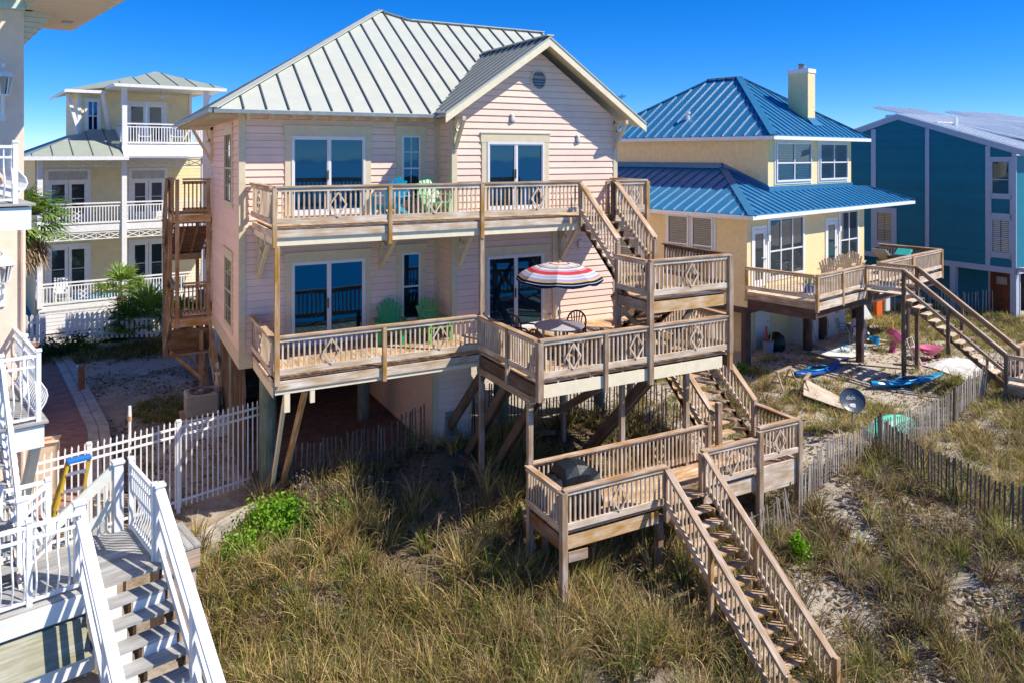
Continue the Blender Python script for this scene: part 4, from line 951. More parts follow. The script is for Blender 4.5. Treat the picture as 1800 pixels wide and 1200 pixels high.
for k in range(6): mb.box(-.02, 8.2, .0, .02, -2.75+k*.16, -2.75+k*.16+.145)
mb.build('skirt_boards', M['white_paint'], ch)
# lower roof left of the tower
lr = [(-.55, -.6, 4.8), (3.35, -.6, 4.8), (3.35, 3.2, 6.45), (2.9, 3.4, 6.5), (2.6, 3.4, 6.5)]
roofplane(ch, CF, [(-.55, -.6, 4.8), (3.3, -.6, 4.8), (3.3, 3.0, 6.35), (2.9, 3.0, 6.35)], (0, 1, .43), sp=.75, h=.035, mat='shaded_roof')
slab(ch, CF, [(-.55, -.6, 4.8), (2.9, 3.0, 6.35), (2.9, 6, 6.35), (-.55, 9.5, 4.8)], .05, 'shaded_roof', 'roof')
mb = MB(CF); mb.box(-.55, 3.3, -.66, -.6, 4.62, 4.78); mb.box(-.62, -.55, -.66, 9, 4.62, 4.78); mb.build('eave_fascia', M['white_paint'], ch)
mb = MB(CF); mb.prism([(3.1, -.65, 4.78), (6.75, -.65, 4.78), (6.75, .1, 5.35), (3.1, .1, 5.35)], (0, .03, 0)); mb.build('white_roof_skirt', M['white_paint'], ch)
mb = MB(CF); mb.prism([(3.1, -.65, 4.76), (6.75, -.65, 4.76), (6.4, 2, 4.7), (3.1, 2, 4.7)][::1], (0, 0, -.05)); mb.build('porch_soffit', M['bluegray_trim'], ch)
# tower
TF = 5.3
deckfloor(ch, CF, 3.2, 6.8, .05, DY+.2, TF, 'y', mat='gray_deck'); mb = MB(CF); mb.box(3.15, 6.85, 0, .05, TF-.16, TF+.0); mb.build('porch_fascia', M['white_paint'], ch)
clap(ch, CF, 'x', DY+.1, 1.7, 6.6, 5.4, 7.95, [(3.75, 5.35, TF, 7.4), (2.05, 2.5, 5.95, 7.35)], mat='cream_siding', sp=.15, lip=.012, name='tower_wall')
clap(ch, CF, 'y', 1.7, DY+.1, 7, 5.6, 7.95, [], mat='cream_siding', sp=.15, lip=.012, name='tower_wall')
window(ch, CF, 'x', DY+.1, 2.05, 2.5, 5.95, 7.35, fw=.05, fm='white_paint', mull=(.5,), rails=(.5,)); trimbox(ch, CF, 'x', DY+.1, 2.05, 2.5, 5.95, 7.35, w=.1, head=.1, mat='white_paint')
french(ch, 3.75, 5.35, TF, 7.3, DY+.1)
mb = MB(CF); mb.box(1.66, 1.8, DY+.03, DY+.1, 5.4, 7.95); mb.box(6.5, 6.62, DY+.03, DY+.1, 5.4, 7.95); mb.build('corner_board', M['white_paint'], ch)
vrail(ch, CF, (3.3, 0, TF), (6.7, 0, TF)); vrail(ch, CF, (3.22, .1, TF), (3.22, DY, TF)); vrail(ch, CF, (6.75, .1, TF), (6.75, DY, TF))
for x in (3.22, 6.72): mb = MB(CF); mb.bar((x, 0, 4.9), (x, 0, 8.0), .2, .2, up=(0, 1, 0)); mb.build('porch_post', M['white_paint'], ch)
tp = (5.15, 3.4, 9.0); ex0, ex1, ey0, ey1 = 2.72, 7.5, -.6, 7.4
slab(ch, CF, [(ex0, ey0, 8.0), (ex1, ey0, 8.0), tp], .05, 'shaded_roof', 'tower_roof'); seams(ch, CF, [(ex0, ey0, 8.0), (ex1, ey0, 8.0), tp], .8, (0, 4, 1), h=.03)
slab(ch, CF, [(ex1, ey0, 8.0), (ex1, ey1, 8.0), tp], .05, 'shaded_roof', 'tower_roof'); slab(ch, CF, [(ex0, ey1, 8.0), (ex0, ey0, 8.0), tp], .05, 'shaded_roof', 'tower_roof')
slab(ch, CF, [(1.1, 1.7, 7.78), (ex0+.1, 1.6, 8.0), (4.2, 4.0, 8.75), (1.1, 8, 7.78)], .05, 'shaded_roof', 'tower_roof')
mb = MB(CF); mb.box(ex0, ex1, ey0-.04, ey0, 7.85, 7.98); mb.box(ex0-.04, ex0, ey0, 1.6, 7.85, 7.98); mb.box(1.1, ex0, 1.56, 1.6, 7.66, 7.8); mb.box(1.06, 1.1, 1.56, 8, 7.64, 7.77); mb.build('eave_fascia', M['white_paint'], ch)
mb = MB(CF); mb.prism([(ex0, ey0, 7.86), (ex1, ey0, 7.86), (ex1, DY, 7.86), (ex0, DY, 7.86)], (0, 0, .03)); mb.build('tower_soffit', M['white_paint'], ch)
for p, q in (((1.25, 2.2, 7.65), (1.72, 2.25, 5.8)), ((2.6, 1.7, 7.7), (2.95, 2.28, 5.9)), ((7.3, 1.5, 7.8), (6.65, 1.5, 6.3))): 
    mb = MB(CF); mb.bar(p, q, .14, .14); mb.build('eave_brace', M['white_paint'], ch)
for x in (3.2, 5.7): mb = MB(CF); mb.lathe((x, DY+.04, 7.25), [(0, .06), (.1, .03), (.12, -.02), (.05, -.06), (0, -.06)], 12); mb.build('porch_light', M['white_plastic'], ch)
fn = thing('ceiling_fan', 'white ceiling fan under the roof of the top porch', 'fan', (5.0, .9, 7.6), fr=CF)
mb = MB(CF); mb.cyl((5, .9, 7.87), (5, .9, 7.62), .03, .03, 8); mb.lathe((5, .9, 7.52), [(0, 0), (.12, 0), (.12, .1), (0, .12)], 12); mb.build('motor', M['white_plastic'], fn)
for k in range(5):
    t = 2*math.pi*k/5; mb = MB(CF); mb.bar((5+.1*math.cos(t), .9+.1*math.sin(t), 7.6), (5+.62*math.cos(t), .9+.62*math.sin(t), 7.6), .13, .01); mb.build('blade', M['white_plastic'], fn)
# white adirondack chairs / blue boats on the porches
def porchchair(x, y, z, lab, mat='white_plastic'):
    t = thing('porch_chair', lab, 'chair', (x, y, z), fr=CF); q = MB(CF)
    q.bar((x-.25, y, z+.4), (x+.25, y, z+.4), .5, .04); q.build('seat', M[mat], t); q = MB(CF); 
    for k in range(5): q.bar((x-.22+k*.11, y+.22, z+.38), (x-.22+k*.11, y+.4, z+1.0), .08, .02, up=(0, 1, 0))
    q.build('backrest', M[mat], t)
    for a in (-.26, .26):
        for b_ in (-.2, .22): q = MB(CF); q.bar((x+a, y+b_, z), (x+a, y+b_, z+.6), .05, .05, up=(0, 1, 0)); q.build('leg', M[mat], t)
        q = MB(CF); q.bar((x+a, y-.25, z+.62), (x+a, y+.35, z+.62), .09, .025); q.build('arm', M[mat], t)
porchchair(4.2, 1.0, TF, 'white slatted chair on the top tower porch left of the other one'); porchchair(5.6, 1.0, TF, 'white slatted chair on the top tower porch nearer the pink house')
porchchair(.9, 1.0, -1.6, 'white chair behind the ground-floor porch railing of the cream house'); porchchair(1.0, 1.0, 1.78, 'pale chair behind the middle porch railing of the cream house', 'tan_chair')
def hull(mb, p0, ang, L, w, h, n=14, tilt=0):
    ca, sa = math.cos(ang), math.sin(ang)
    secs = []
    for i in range(n+1):
        t = i/n; ww = w/2*math.sin(math.pi*min(1, max(0, t*.98+.01)))**.6; x = (t-.5)*L; rise = .10*abs(2*t-1)**2.5
        ring = []
        for k in range(9):
            a = math.pi*2*k/8
            yy = ww*math.cos(a); zz = h/2+h/2*math.sin(a)*(1 if math.sin(a) < 0 else .55)+rise
            ring.append((p0[0]+x*ca-yy*sa, p0[1]+x*sa+yy*ca, p0[2]+zz+tilt*x))
        secs.append(ring)
    for i in range(n):
        for k in range(8): mb.face([secs[i][k], secs[i][k+1], secs[i+1][k+1], secs[i+1][k]][::-1])
def kayak(p, ang, lab, fr=W0, L=3, mat='kayak_blue', cat='kayak', tilt=0):
    t = thing('kayak', lab, cat, p, fr=fr); mb = MB(fr); hull(mb, p, ang, L, .60, .22, tilt=tilt); mb.build('hull', M[mat], t, smooth=True)
    ca, sa = math.cos(ang), math.sin(ang); mb = MB(fr); c_ = Vector(p)+Vector((0, 0, .185))
    pts = [c_+Vector((ca*a*.5-sa*b_*.22, sa*a*.5+ca*b_*.22, tilt*a*.5)) for a, b_ in [(math.cos(2*math.pi*i/16), math.sin(2*math.pi*i/16)) for i in range(17)]]
    mb.tube(pts, .03); mb.build('cockpit_rim', M['kayak_light'], t, smooth=True)
    mb = MB(fr); mb.face([tuple(q-Vector((0, 0, .005))) for q in pts[:-1]]); mb.build('seat_well', M['black_plastic'], t)
kayak((2.6, .55, -1.55), .15, 'blue kayak lying on the ground-floor porch of the cream house behind the shrubs', CF, 2.8, 'kayak_light'); kayak((4.6, .6, -1.5), -.1, 'blue kayak on the porch partly hidden by the palm leaves beside the stair tower', CF, 2.6, 'kayak_light')
# white board picket fence in front of it
pf = thing('picket_fence', 'white wooden picket fence in front of the cream porch house', 'fence', (-3.5, 18, -2.4))
fa = [(-7.2, 18.3), (-5.45, 17.9)]; fb = [(-4.7, 17.9), (-1.0, 16.3)]
for (a, b_), tall in ((fa, 0), (fb, 0)):
    d = Vector((b_[0]-a[0], b_[1]-a[1], 0)); L = d.length; d.normalize(); nn = Vector((d.y, -d.x, 0))
    mb = MB()
    for i in range(int(L/.19)):
        p = Vector((a[0], a[1], 0))+d*(i*.19+.08); z0 = -2.42; z1 = -1.45
        mb.bar(p+Vector((0, 0, z0)), p+Vector((0, 0, z1)), .11, .025, up=tuple(nn)); q = p+Vector((0, 0, z1)); mb.prism([q-d*.055-nn*.012, q+d*.055-nn*.012, q+Vector((0, 0, .07))-nn*.012], nn*.025)
    mb.build('pickets', M['white_paint'], pf)
    for z in (-1.7, -2.25): mb = MB(); mb.bar((a[0], a[1]+.03, z), (b_[0], b_[1]+.03, z), .04, .09); mb.build('rail', M['white_paint'], pf)
mb = MB(); mb.bar((-5.45, 17.85, -2.6), (-5.45, 17.85, -1.3), .2, .2, up=(0, 1, 0)); mb.bar((-5.45, 17.85, -1.3), (-5.45, 17.85, -1.25), .26, .26, up=(0, 1, 0)); mb.build('post', M['white_paint'], pf)
# far roof and trees at the left horizon
fh = thing('distant_house', 'distant house with a pale gray roof at the left horizon', 'house', (-26, 70, -2.8))
mb = MB(); mb.box(-34, -20, 68, 80, -2.8, 5.2); mb.build('wall', M['cream_siding'], fh); slab(fh, W0, [(-35, 67, 5.2), (-19, 67, 5.2), (-24, 74, 7.6), (-30, 74, 7.6)], .2, 'asphalt_roof', 'roof'); slab(fh, W0, [(-19, 67, 5.2), (-19, 81, 5.2), (-24, 74, 7.6)], .2, 'asphalt_roof', 'roof'); slab(fh, W0, [(-35, 81, 5.2), (-35, 67, 5.2), (-30, 74, 7.6)], .2, 'asphalt_roof', 'roof')
fh = thing('distant_house', 'low distant house with a flat pale roof just under the left horizon', 'house', (-16, 56, -2.8))
mb = MB(); mb.box(-22, -10, 52, 60, -2.8, 3.2); mb.build('wall', M['cream_siding'], fh); slab(fh, W0, [(-23, 51, 3.2), (-9, 51, 3.2), (-13, 56, 5.0), (-19, 56, 5.0)], .2, 'asphalt_roof', 'roof')
# ---------------- near pink stucco house (left edge) ----------------
nh = thing('stucco_house', 'pale pink stucco house with white balconies at the left edge of the photo', 'house', (-2, 2, -3.4), fr=GF)
G = GF; WY = 1.12; WX = .24
mb = MB(G); mb.box(-5.5, WX, WY, WY+9, .2, 7.9); mb.build('wall', M['stucco_pink'], nh)
mb = MB(G); mb.box(-5.5, WX-.02, WY+.02, WY+8.8, -3.6, .2); mb.build('lower_wall', M['stucco_pink'], nh)
# roof soffit; eave slab is added out of view to shade the wall
mb = MB(G); mb.box(-6, .2, WY-.95, WY, 7.72, 7.95); mb.build('shadow_eave', M['soffit'], nh)
mb = MB(G); mb.prism([(.245, -2.6, 7.42), (1.35, -2.6, 7.42), (1.35, 3.05, 7.42), (.245, 3.15, 7.42)], (0, 0, .28)); mb.build('roof_soffit', M['soffit'], nh)
mb = MB(G); mb.box(.24, 1.37, -2.62, -2.58, 7.4, 7.75); mb.box(1.33, 1.4, -2.6, 3.05, 7.45, 7.75); mb.build('roof_edge', M['aqua_trim'], nh)
mb = MB(G)
for k in range(6): mb.box(WX-.1, WX+.05+.08*k, WY+.03, WY+2.0, 6.86+.095*k, 6.95+.095*k)
mb.build('cornice', M['soffit'], nh)
mb = MB(G); mb.box(-5.6, .36, WY-.16, WY-.01, 7.42, 7.55); mb.build('crown_moulding', M['aqua_trim'], nh)
mb = MB(G); mb.box(.98, 1.14, 1.75, 2.0, 7.405, 7.42); mb.build('soffit_vent', M['gutter'], nh)
mb = MB(G); mb.cyl((.22, WY-.04, -3), (.22, WY-.04, 3.8), .04, .04, 8); mb.build('downspout', M['stucco_pink'], nh)
# belly balusters
def belly(par, fr, A, B, out, h=1.0, n=None, sp=.125, top2=True, name='railing', r=.013, bulge=.13, mat='white_paint', posts=(0, 1), trail=.035):
    A = Vector(A); B = Vector(B); d = B-A; L = Vector((d.x, d.y, 0)).length; o = Vector((out[0], out[1], 0)); up = Vector((0, 0, 1)); n = n or max(1, int(L/sp))
    mb = MB(fr); mb.bar(A+up*h, B+up*h, .055, .045); mb.bar(A+up*(h-.16), B+up*(h-.16), .035, .035); mb.bar(A+up*.06, B+up*.06, .045, .04)
    for i in range(n):
        p = A+d*((i+.5)/n); pts = []
        for k in range(11):
            t = k/10; z = .06+(h-.06)*t; b_ = bulge*max(0, math.sin(math.pi*min(1, t/.62)))**1.4 if t < .62 else 0
            pts.append(p+up*z+o*b_)
        mb.tube(pts, r, 5)
    R_ = mb.build(name, M[mat], par)
    for t in posts:
        p = A+d*t; q = MB(fr); q.bar(p-up*.02, p+up*(h+.06), .065, .065, up=(0, 1, 0)); q.bar(p+up*(h+.06), p+up*(h+.1), .085, .085, up=(0, 1, 0)); q.build('railing_post', M[mat], par)
    return R_
def balcony(zf, nm, lab, xo=0):
    b = thing('balcony', lab, 'balcony', (-1, 0, zf-.4), fr=G, group='white balconies of the near house')
    mb = MB(G); mb.box(-5.2, .17+xo, -1.25, WY-.01, zf-.40, zf-.06); mb.build('fascia', M['white_paint'], b); deckfloor(b, G, -5.2, .22+xo, -1.3, WY-.02, zf, 'x', mat='gray_deck')
    return b
b1 = balcony(4.12, 'u', 'upper white balcony with curved balusters on the near pink stucco house', -.17)
belly(b1, G, (-5.1, -1.2, 4.12), (-.5, -1.2, 4.12), (0, -1), posts=(1,), h=.86); belly(b1, G, (-.5, -1.2, 4.12), (-.2, -1.2, 4.12), (0, -1), posts=(1,), n=3, h=.86); belly(b1, G, (-.2, -1.2, 4.12), (-.2, WY, 4.12), (1, 0), posts=(), h=.86, r=.018, bulge=.16)
b2 = balcony(.78, 'l', 'lower white landing with curved balusters and slatted floor on the near pink stucco house')
belly(b2, G, (-.38, -1.2, .78), (.1, -1.2, .78), (0, -1), posts=(0, 1), n=5); belly(b2, G, (.1, -1.2, .78), (.1, 1.25, .78), (1, 0), posts=(.5,))
mb = MB(G); mb.bar((.08, -1.1, .4), (.0, .3, -1.6), .12, .16); mb.build('bracket', M['vinyl_shade'], b2)
# lanterns
def lantern(z, lab):
    t = thing('wall_lantern', lab, 'lamp', (-.08, WY-.2, z-.3), fr=G, group='white lanterns on the near house'); x, y = -.10, WY-.22
    mb = MB(G); mb.lathe((x, y, z), [(.19, 0), (.175, .03), (.14, .09), (.07, .14), (.03, .16), (.03, .2), (.045, .22), (.02, .26), (0, .27)], 8); mb.build('cap', M['white_paint'], t)
    mb = MB(G)
    for k in range(6): a = 2*math.pi*k/6; mb.bar((x+.15*math.cos(a), y+.15*math.sin(a), z), (x+.09*math.cos(a), y+.09*math.sin(a), z-.3), .018, .018)
    mb.lathe((x, y, z-.33), [(0, 0), (.09, 0), (.1, .03), (0, .04)], 8); mb.build('cage', M['white_paint'], t)
    mb = MB(G); mb.lathe((x, y, z-.29), [(.075, 0), (.13, .29)], 6); mb.build('glass_shade', M['clear_glass'], t)
    mb = MB(G); mb.tube([(x, y, z-.33), (x, y+.02, z-.5), (x, y+.1, z-.6), (x, WY-.03, z-.55)], .025, 6); mb.bar((x, WY-.02, z-.75), (x, WY-.02, z-.4), .11, .04); mb.build('wall_bracket', M['white_paint'], t)
lantern(6.2, 'white carriage lantern on the pink stucco wall above the upper balcony'); lantern(2.95, 'white carriage lantern on the pink stucco wall under the upper balcony')
# stair from landing to deck
ns = thing('landing_stairs', 'white-railed stairs from the lower landing of the near house down to its deck', 'stairs', (-.8, -1.8, -.85), fr=G)
DZ = -.85
stairs(ns, G, (-1.5, -1.2, .76), (-1.5, -3.05, DZ), 1.1, (1, 0), mat='gray_deck', smat='stucco_pink'); belly(ns, G, (-.36, -1.2, .7), (-.36, -2.75, DZ), (1, 0), bulge=.10, posts=(1,), sp=.11)
# white deck
wd = thing('white_deck', 'gray-board deck with white curved-baluster railings in the bottom left corner', 'deck', (-1, -2.8, -3), fr=G)
deckfloor(wd, G, -3.6, 1.22, -3.62, -2.12, DZ, 'x', mat='gray_deck', bw=.13); deckfloor(wd, G, -3.6, .1, -2.1, 1.0, DZ, 'x', mat='gray_deck', bw=.13)
mb = MB(G); mb.box(-3.6, .24, -3.66, -3.63, DZ-.26, DZ-.01); mb.box(1.2, 1.25, -3.6, -2.1, DZ-.14, DZ); mb.build('fascia', M['white_paint'], wd)
belly(wd, G, (-3.5, -3.5, DZ), (-.36, -3.5, DZ), (0, -1), posts=(1,)); belly(wd, G, (-.36, -3.5, DZ), (.26, -3.5, DZ), (0, -1), posts=(), n=5)
belly(wd, G, (1.16, -2.2, DZ), (1.16, -3.4, DZ), (1, 0), posts=(0, 1), n=12, bulge=.1)
# stepped boxes below
tz = [(DZ-.42, -3.95), (DZ-.98, -4.2), (DZ-1.5, -4.5)]
mb = MB(G)
mb.box(-3.6, .26, -3.62, -3.58, DZ-1.1, DZ-.26)
mb.face([(-3.6, -3.66, DZ-.30), (.24, -3.66, DZ-.30), (.24, -4.05, DZ-.62), (-3.6, -4.05, DZ-.62)][::-1]); mb.build('back_panel', M['olive_board'], wd)
for (z, y), k in zip(tz, range(3)):
    mb = MB(G)
    for i in range(3): mb.box(-3.6, .28, y+.12*i, y+.12*i+.115, z-.2, z-.165)
    mb.build('bench_step', M['olive_board'], wd); mb = MB(G); mb.box(-3.6, .28, y-.05, y-.01, z-.42, z-.17); mb.build('step_fascia', M['white_paint'], wd)
mb = MB(G); mb.box(-3.6, .2, -3.7, -3.4, -4.5, DZ-1.5); mb.build('base', M['dark_timber'], wd)
# front stairs
ws = thing('white_stairs', 'foreground stairs with thick white vinyl handrails and gray treads', 'stairs', (.75, -5, -3.5), fr=G)
n_st = 15; ri = .172; ru = .25
for k in range(1, n_st+1):
    z = DZ-ri*k; y = -3.62-ru*(k-.5)
    mb = MB(G); mb.box(.28, 1.24, y-ru*.5-.02, y+ru*.5-.01, z-.04, z); mb.build('tread', M['gray_deck'], ws)
mb = MB(G)
for x in (.32, .72, 1.18):
    for k in range(n_st): 
        z = DZ-ri*k; y = -3.62-ru*k; mb.prism([(x-.02, y, z-.30), (x-.02, y, z-.04), (x-.02, y-.0, z-ri-.04), (x-.02, y-ru, z-ri-.04), (x-.02, y-ru, z-ri-.42), (x-.02, y, z-.36)], (.04, 0, 0))
mb.build('stringers', M['dark_timber'], ws)
for k in range(n_st):
    z = DZ-ri*k; y = -3.62-ru*k-.01; mb = MB(G); mb.box(.34, .62, y-.012, y, z-ri, z-.045); mb.build('riser', M['white_paint'], ws)
    if k % 2: mb = MB(G); mb.box(.76, 1.16, y-.012, y, z-ri, z-.045); mb.build('riser', M['white_paint'], ws)
sl_ = ri/ru; yb = -3.62-ru*n_st; zb = DZ-ri*n_st
for x, nm in ((.24, 'l'), (1.22, 'r')):
    y0 = -3.3 if nm == 'l' else -3.42
    p = Vector((x, y0, DZ+1.0)); q = Vector((x, yb, zb+1.0))
    mb = MB(G); mb.bar(p, q, .14, .05); mb.bar(p-Vector((0, 0, .055)), q-Vector((0, 0, .055)), .06, .08); mb.build('handrail', M['vinyl'], ws, bevel=.012)
    mb = MB(G); mb.bar(p-Vector((0, 0, .80)), q-Vector((0, 0, .80)), .05, .10); mb.bar(p-Vector((0, 0, .40)), q-Vector((0, 0, .40)), .05, .09); mb.build('lower_rail', M['vinyl'], ws)
    for t in (0, .38, .8):
        c = p+(q-p)*t; mb = MB(G); mb.bar(c-Vector((0, 0, 1.15)), c+Vector((0, 0, .04 if t == 0 else -.03)), .12, .12, up=(0, 1, 0)); po = mb.build('newel', M['vinyl'], ws, bevel=.008)
        if t == 0:
            mb = MB(G); c2 = c+Vector((0, 0, .04)); mb.bar(c2, c2+Vector((0, 0, .035)), .15, .15, up=(0, 1, 0)); mb.face([c2+Vector((-.07, -.07, .035)), c2+Vector((.07, -.07, .035)), c2+Vector((0, 0, .07))]); mb.build('cap', M['vinyl'], po)
# side stairs going down to the left behind (solid white rail in shade)
bs = thing('side_stairs', 'white-railed side stairs leading down left from the deck toward the fence', 'stairs', (.4, -1.9, -2), fr=G)
stairs(bs, G, (1.0, -2.05, DZ), (-1.3, -2.05, -2.6), .9, (0, 1), mat='gray_deck', smat='white_paint')
for y in (-2.1,):
    A = Vector((1.0, y, DZ)); B = Vector((-.9, y, DZ-1.45)); up = Vector((0, 0, 1)); mb = MB(G)
    for i in range(18): p = A+(B-A)*((i+.5)/18); mb.bar(p+up*.1, p+up*.95, .04, .04, up=(1, 0, 0))
    mb.build('balusters', M['vinyl_shade'], bs)
    for h_, w_ in ((.97, .16), (.45, .12), (.1, .08)): mb = MB(G); mb.bar(A+up*h_, B+up*h_, .05, w_); mb.build('handrail', M['vinyl_shade'], bs)
    mb = MB(G); mb.bar(A-up*.1, A+up*1.02, .13, .13, up=(0, 1, 0)); mb.bar(A+up*1.02, A+up*1.06, .17, .17, up=(0, 1, 0)); mb.build('newel', M['vinyl'], bs)
# curved gate panel and second small rail on deck
gt = thing('railing_panel', 'short white curved-baluster railing panel standing between the stair newel and the ladder', 'railing', (0, -2.4, DZ), fr=G)
belly(gt, G, (-.28, -2.6, DZ), (.08, -2.1, DZ), (.6, -.8), n=5, bulge=.16, h=.95); belly(gt, G, (-.5, -2.1, DZ), (.08, -2.1, DZ), (0, -1), n=5, posts=(0,))
# ladder
ldr = thing('step_ladder', 'yellow fiberglass step ladder with a blue top leaning by the white fence', 'ladder', (.35, -1.3, -2), fr=G)
lt0, lt1 = Vector((.02, -1.9, -.85)), Vector((.46, -.6, .42-.1)); wv = Vector((.17, 0, 0)); 
ltop = Vector((.62, -1.35, .10)); lbot = Vector((.32, -1.75, -1.02))
for s, nm in ((-1, 0), (1, 1)):
    mb = MB(G); mb.bar(lbot+wv*s*1.25, ltop+wv*s*.8, .025, .055); mb.build('side_rail', M['ladder_yellow'], ldr)
for k in range(5): 
    t = .04+k*.2; c = lbot+(ltop-lbot)*t; ww = wv*(1.25-.45*t); mb = MB(G); mb.bar(c-ww, c+ww, .08, .025); mb.build('rung', M['alu'], ldr)
mb = MB(G); mb.bar(ltop-wv*1.0, ltop+wv*1.0, .13, .06); mb.build('top_cap', M['ladder_blue'], ldr, bevel=.01)
for s in (-1, 1): mb = MB(G); mb.bar(ltop+wv*s*.9, lbot+wv*s*1.3+Vector((.1, .7, -.05)), .03, .05); mb.build('rear_leg', M['ladder_yellow'], ldr)

# ---------------- yellow house ----------------
yh = thing('yellow_house', 'yellow stucco house with blue standing seam metal roofs and a square chimney', 'house', (5, 4, -2.9), fr=YF)
Y = YF
mb = MB(Y); mb.box(0, 9.35, 0, 8.6, -.6, 2.75); mb.build('wall', M['yellow_stucco'], yh)
mb = MB(Y); mb.box(-.03, 9.37, -.03, 8.6, -.66, -.42); mb.build('base_band', M['yellow_stucco'], yh)
mb = MB(Y); mb.box(9.35, 13.0, 2.5, 8.6, -.6, 2.75); mb.build('wall', M['yellow_stucco'], yh)
mb = MB(Y); mb.box(3.0, 10.1, .93, 9.2, 2.6, 5.62); mb.build('upper_wall', M['yellow_stucco'], yh)
# recessed ground floor
mb = MB(Y); mb.box(1.6, 5.3, 1.1, 8, -3, -.6); mb.build('lower_wall', M['yellow_stucco'], yh); mb = MB(Y); mb.box(5.0, 8.2, .3, 2.0, -3, -.66); mb.build('lower_wall', M['white_paint'], yh)
mb = MB(Y); mb.box(0, 9.3, 0, 8, -.9, -.66); mb.build('floor_beam', M['stain_brown'], yh)
mb = MB(Y); mb.box(2.3, 3.35, 1.06, 1.1, -2.85, -.75); d_ = mb.build('door', M['white_paint'], yh); mb = MB(Y); mb.cyl((3.2, 1.03, -1.8), (3.2, 1.06, -1.8), .04, .04, 8); mb.build('handle', M['chrome'], d_)
EZY = 2.72; PY_ = .436
e0 = (-.6, -.6, EZY); e1 = (13.2, -.6, EZY); zi = lambda d: EZY+PY_*d
low_f = [e0, e1, (13.2-1.55, .93, zi(1.53)), (10.12, .93, zi(1.53)), (3.0, .93, zi(1.53)), (3.0, 3.0, zi(3.6))]
roofplane(yh, Y, [e0, e1, (11.65, .93, zi(1.53)), (3.0, .93, zi(1.53)), (3.0, 3.0, zi(3.6))], (0, 1, PY_), mat='blue_roof', smat='blue_roof', sp=.43, name='lower_roof')
roofplane(yh, Y, [(-.6, 9.5, EZY), e0, (3.0, 3.0, zi(3.6)), (3.0, 9.5, zi(3.6))], (1, 0, PY_), mat='blue_roof', smat='blue_roof', sp=.5, name='lower_roof')
roofplane(yh, Y, [e1, (13.2, 9.5, EZY), (11.65, 9.5, zi(1.53)), (11.65, .93, zi(1.53))], (-1, 0, PY_), mat='blue_roof', smat='blue_roof', sp=.4, name='lower_roof')
slab(yh, Y, [(10.1, .93, zi(1.53)), (11.65, .93, zi(1.53)), (11.65, 9, zi(1.53)), (10.1, 9, zi(1.53))], .05, 'blue_roof', 'lower_roof')
mb = MB(Y); mb.bar(e0, (3.0, 3.0, zi(3.6)+.03), .3, .04); mb.bar(Vector(e1)+Vector((0, 0, .03)), Vector((11.65, .93, zi(1.53)+.03)), .3, .04); mb.build('hip_cap', M['blue_roof_trim'], yh)
mb = MB(Y); mb.box(2.9, 3.0, 3.0, 9.2, zi(3.6), zi(3.6)+.22); mb.prism([(2.97, .9, zi(1.5)), (2.97, 3.0, zi(3.6)-.02), (2.97, 3.0, zi(3.6)+.22), (2.97, .9, zi(1.5)+.25)], (.04, 0, 0)); mb.box(2.98, 10.12, .86, .93, zi(1.45), zi(1.53)+.2); mb.build('flashing', M['blue_roof_trim'], yh)
# upper roof
UE = 5.6; PU = .73; ux0, ux1, uy0, uy1 = 2.4, 10.7, .33, 10.3; hw_ = (ux1-ux0)/2; xm = (ux0+ux1)/2; zp = UE+PU*hw_*.93; kk = PU*.93
A_, B_ = (xm, uy0+hw_, UE+kk*hw_), (xm, uy1-hw_, UE+kk*hw_)
roofplane(yh, Y, [(ux0, uy0, UE), (ux1, uy0, UE), A_], (0, 1, kk), mat='blue_roof', smat='blue_roof', sp=.43, name='upper_roof')
roofplane(yh, Y, [(ux0, uy1, UE), (ux0, uy0, UE), A_, B_], (1, 0, kk), mat='blue_roof', smat='blue_roof', sp=.5, name='upper_roof')
slab(yh, Y, [(ux1, uy0, UE), (ux1, uy1, UE), B_, A_], .05, 'blue_roof', 'upper_roof'); slab(yh, Y, [(ux1, uy1, UE), (ux0, uy1, UE), B_], .05, 'blue_roof', 'upper_roof')
mb = MB(Y); z_ = Vector((0, 0, .03)); mb.bar(Vector((ux0, uy0, UE))+z_, Vector(A_)+z_, .3, .04); mb.bar(Vector((ux1, uy0, UE))+z_, Vector(A_)+z_, .25, .04); mb.bar(Vector(A_)+z_, Vector(B_)+z_, .25, .04); mb.bar(Vector((ux0, uy1, UE))+z_, Vector(B_)+z_, .3, .04); mb.build('hip_cap', M['blue_roof_trim'], yh)
# second rear roof peeking left
roofplane(yh, Y, [(ux0-.2, uy1+8, UE+.3), (ux0-.2, uy1, UE+.3), (xm, uy1+1.0, UE+2.4), (xm, uy1+8, UE+2.4)], (1, 0, .5), mat='blue_roof', smat='blue_roof', name='upper_roof')
# fascias
mb = MB(Y); mb.box(ux0, ux1, uy0-.05, uy0, UE-.16, UE-.02); mb.box(ux0-.05, ux0, uy0-.05, uy1, UE-.16, UE-.02); mb.box(-.6, 13.2, -.65, -.6, EZY-.16, EZY-.02); mb.box(-.65, -.6, -.65, 9.5, EZY-.16, EZY-.02); mb.build('gutter', M['white_paint'], yh)
mb = MB(Y); mb.prism([(ux0, uy0, UE-.14), (ux1, uy0, UE-.14), (ux1, uy1, UE-.14), (ux0, uy1, UE-.14)], (0, 0, .02)); mb.prism([(-.6, -.6, EZY-.14), (13.2, -.6, EZY-.14), (13.2, 2.5, EZY-.14), (-.6, 2.5, EZY-.14)], (0, 0, .02)); mb.prism([(-.6, 2.5, EZY-.14), (.1, 2.5, EZY-.14), (.1, 9.5, EZY-.14), (-.6, 9.5, EZY-.14)], (0, 0, .02)); mb.build('soffit', M['white_paint'], yh)
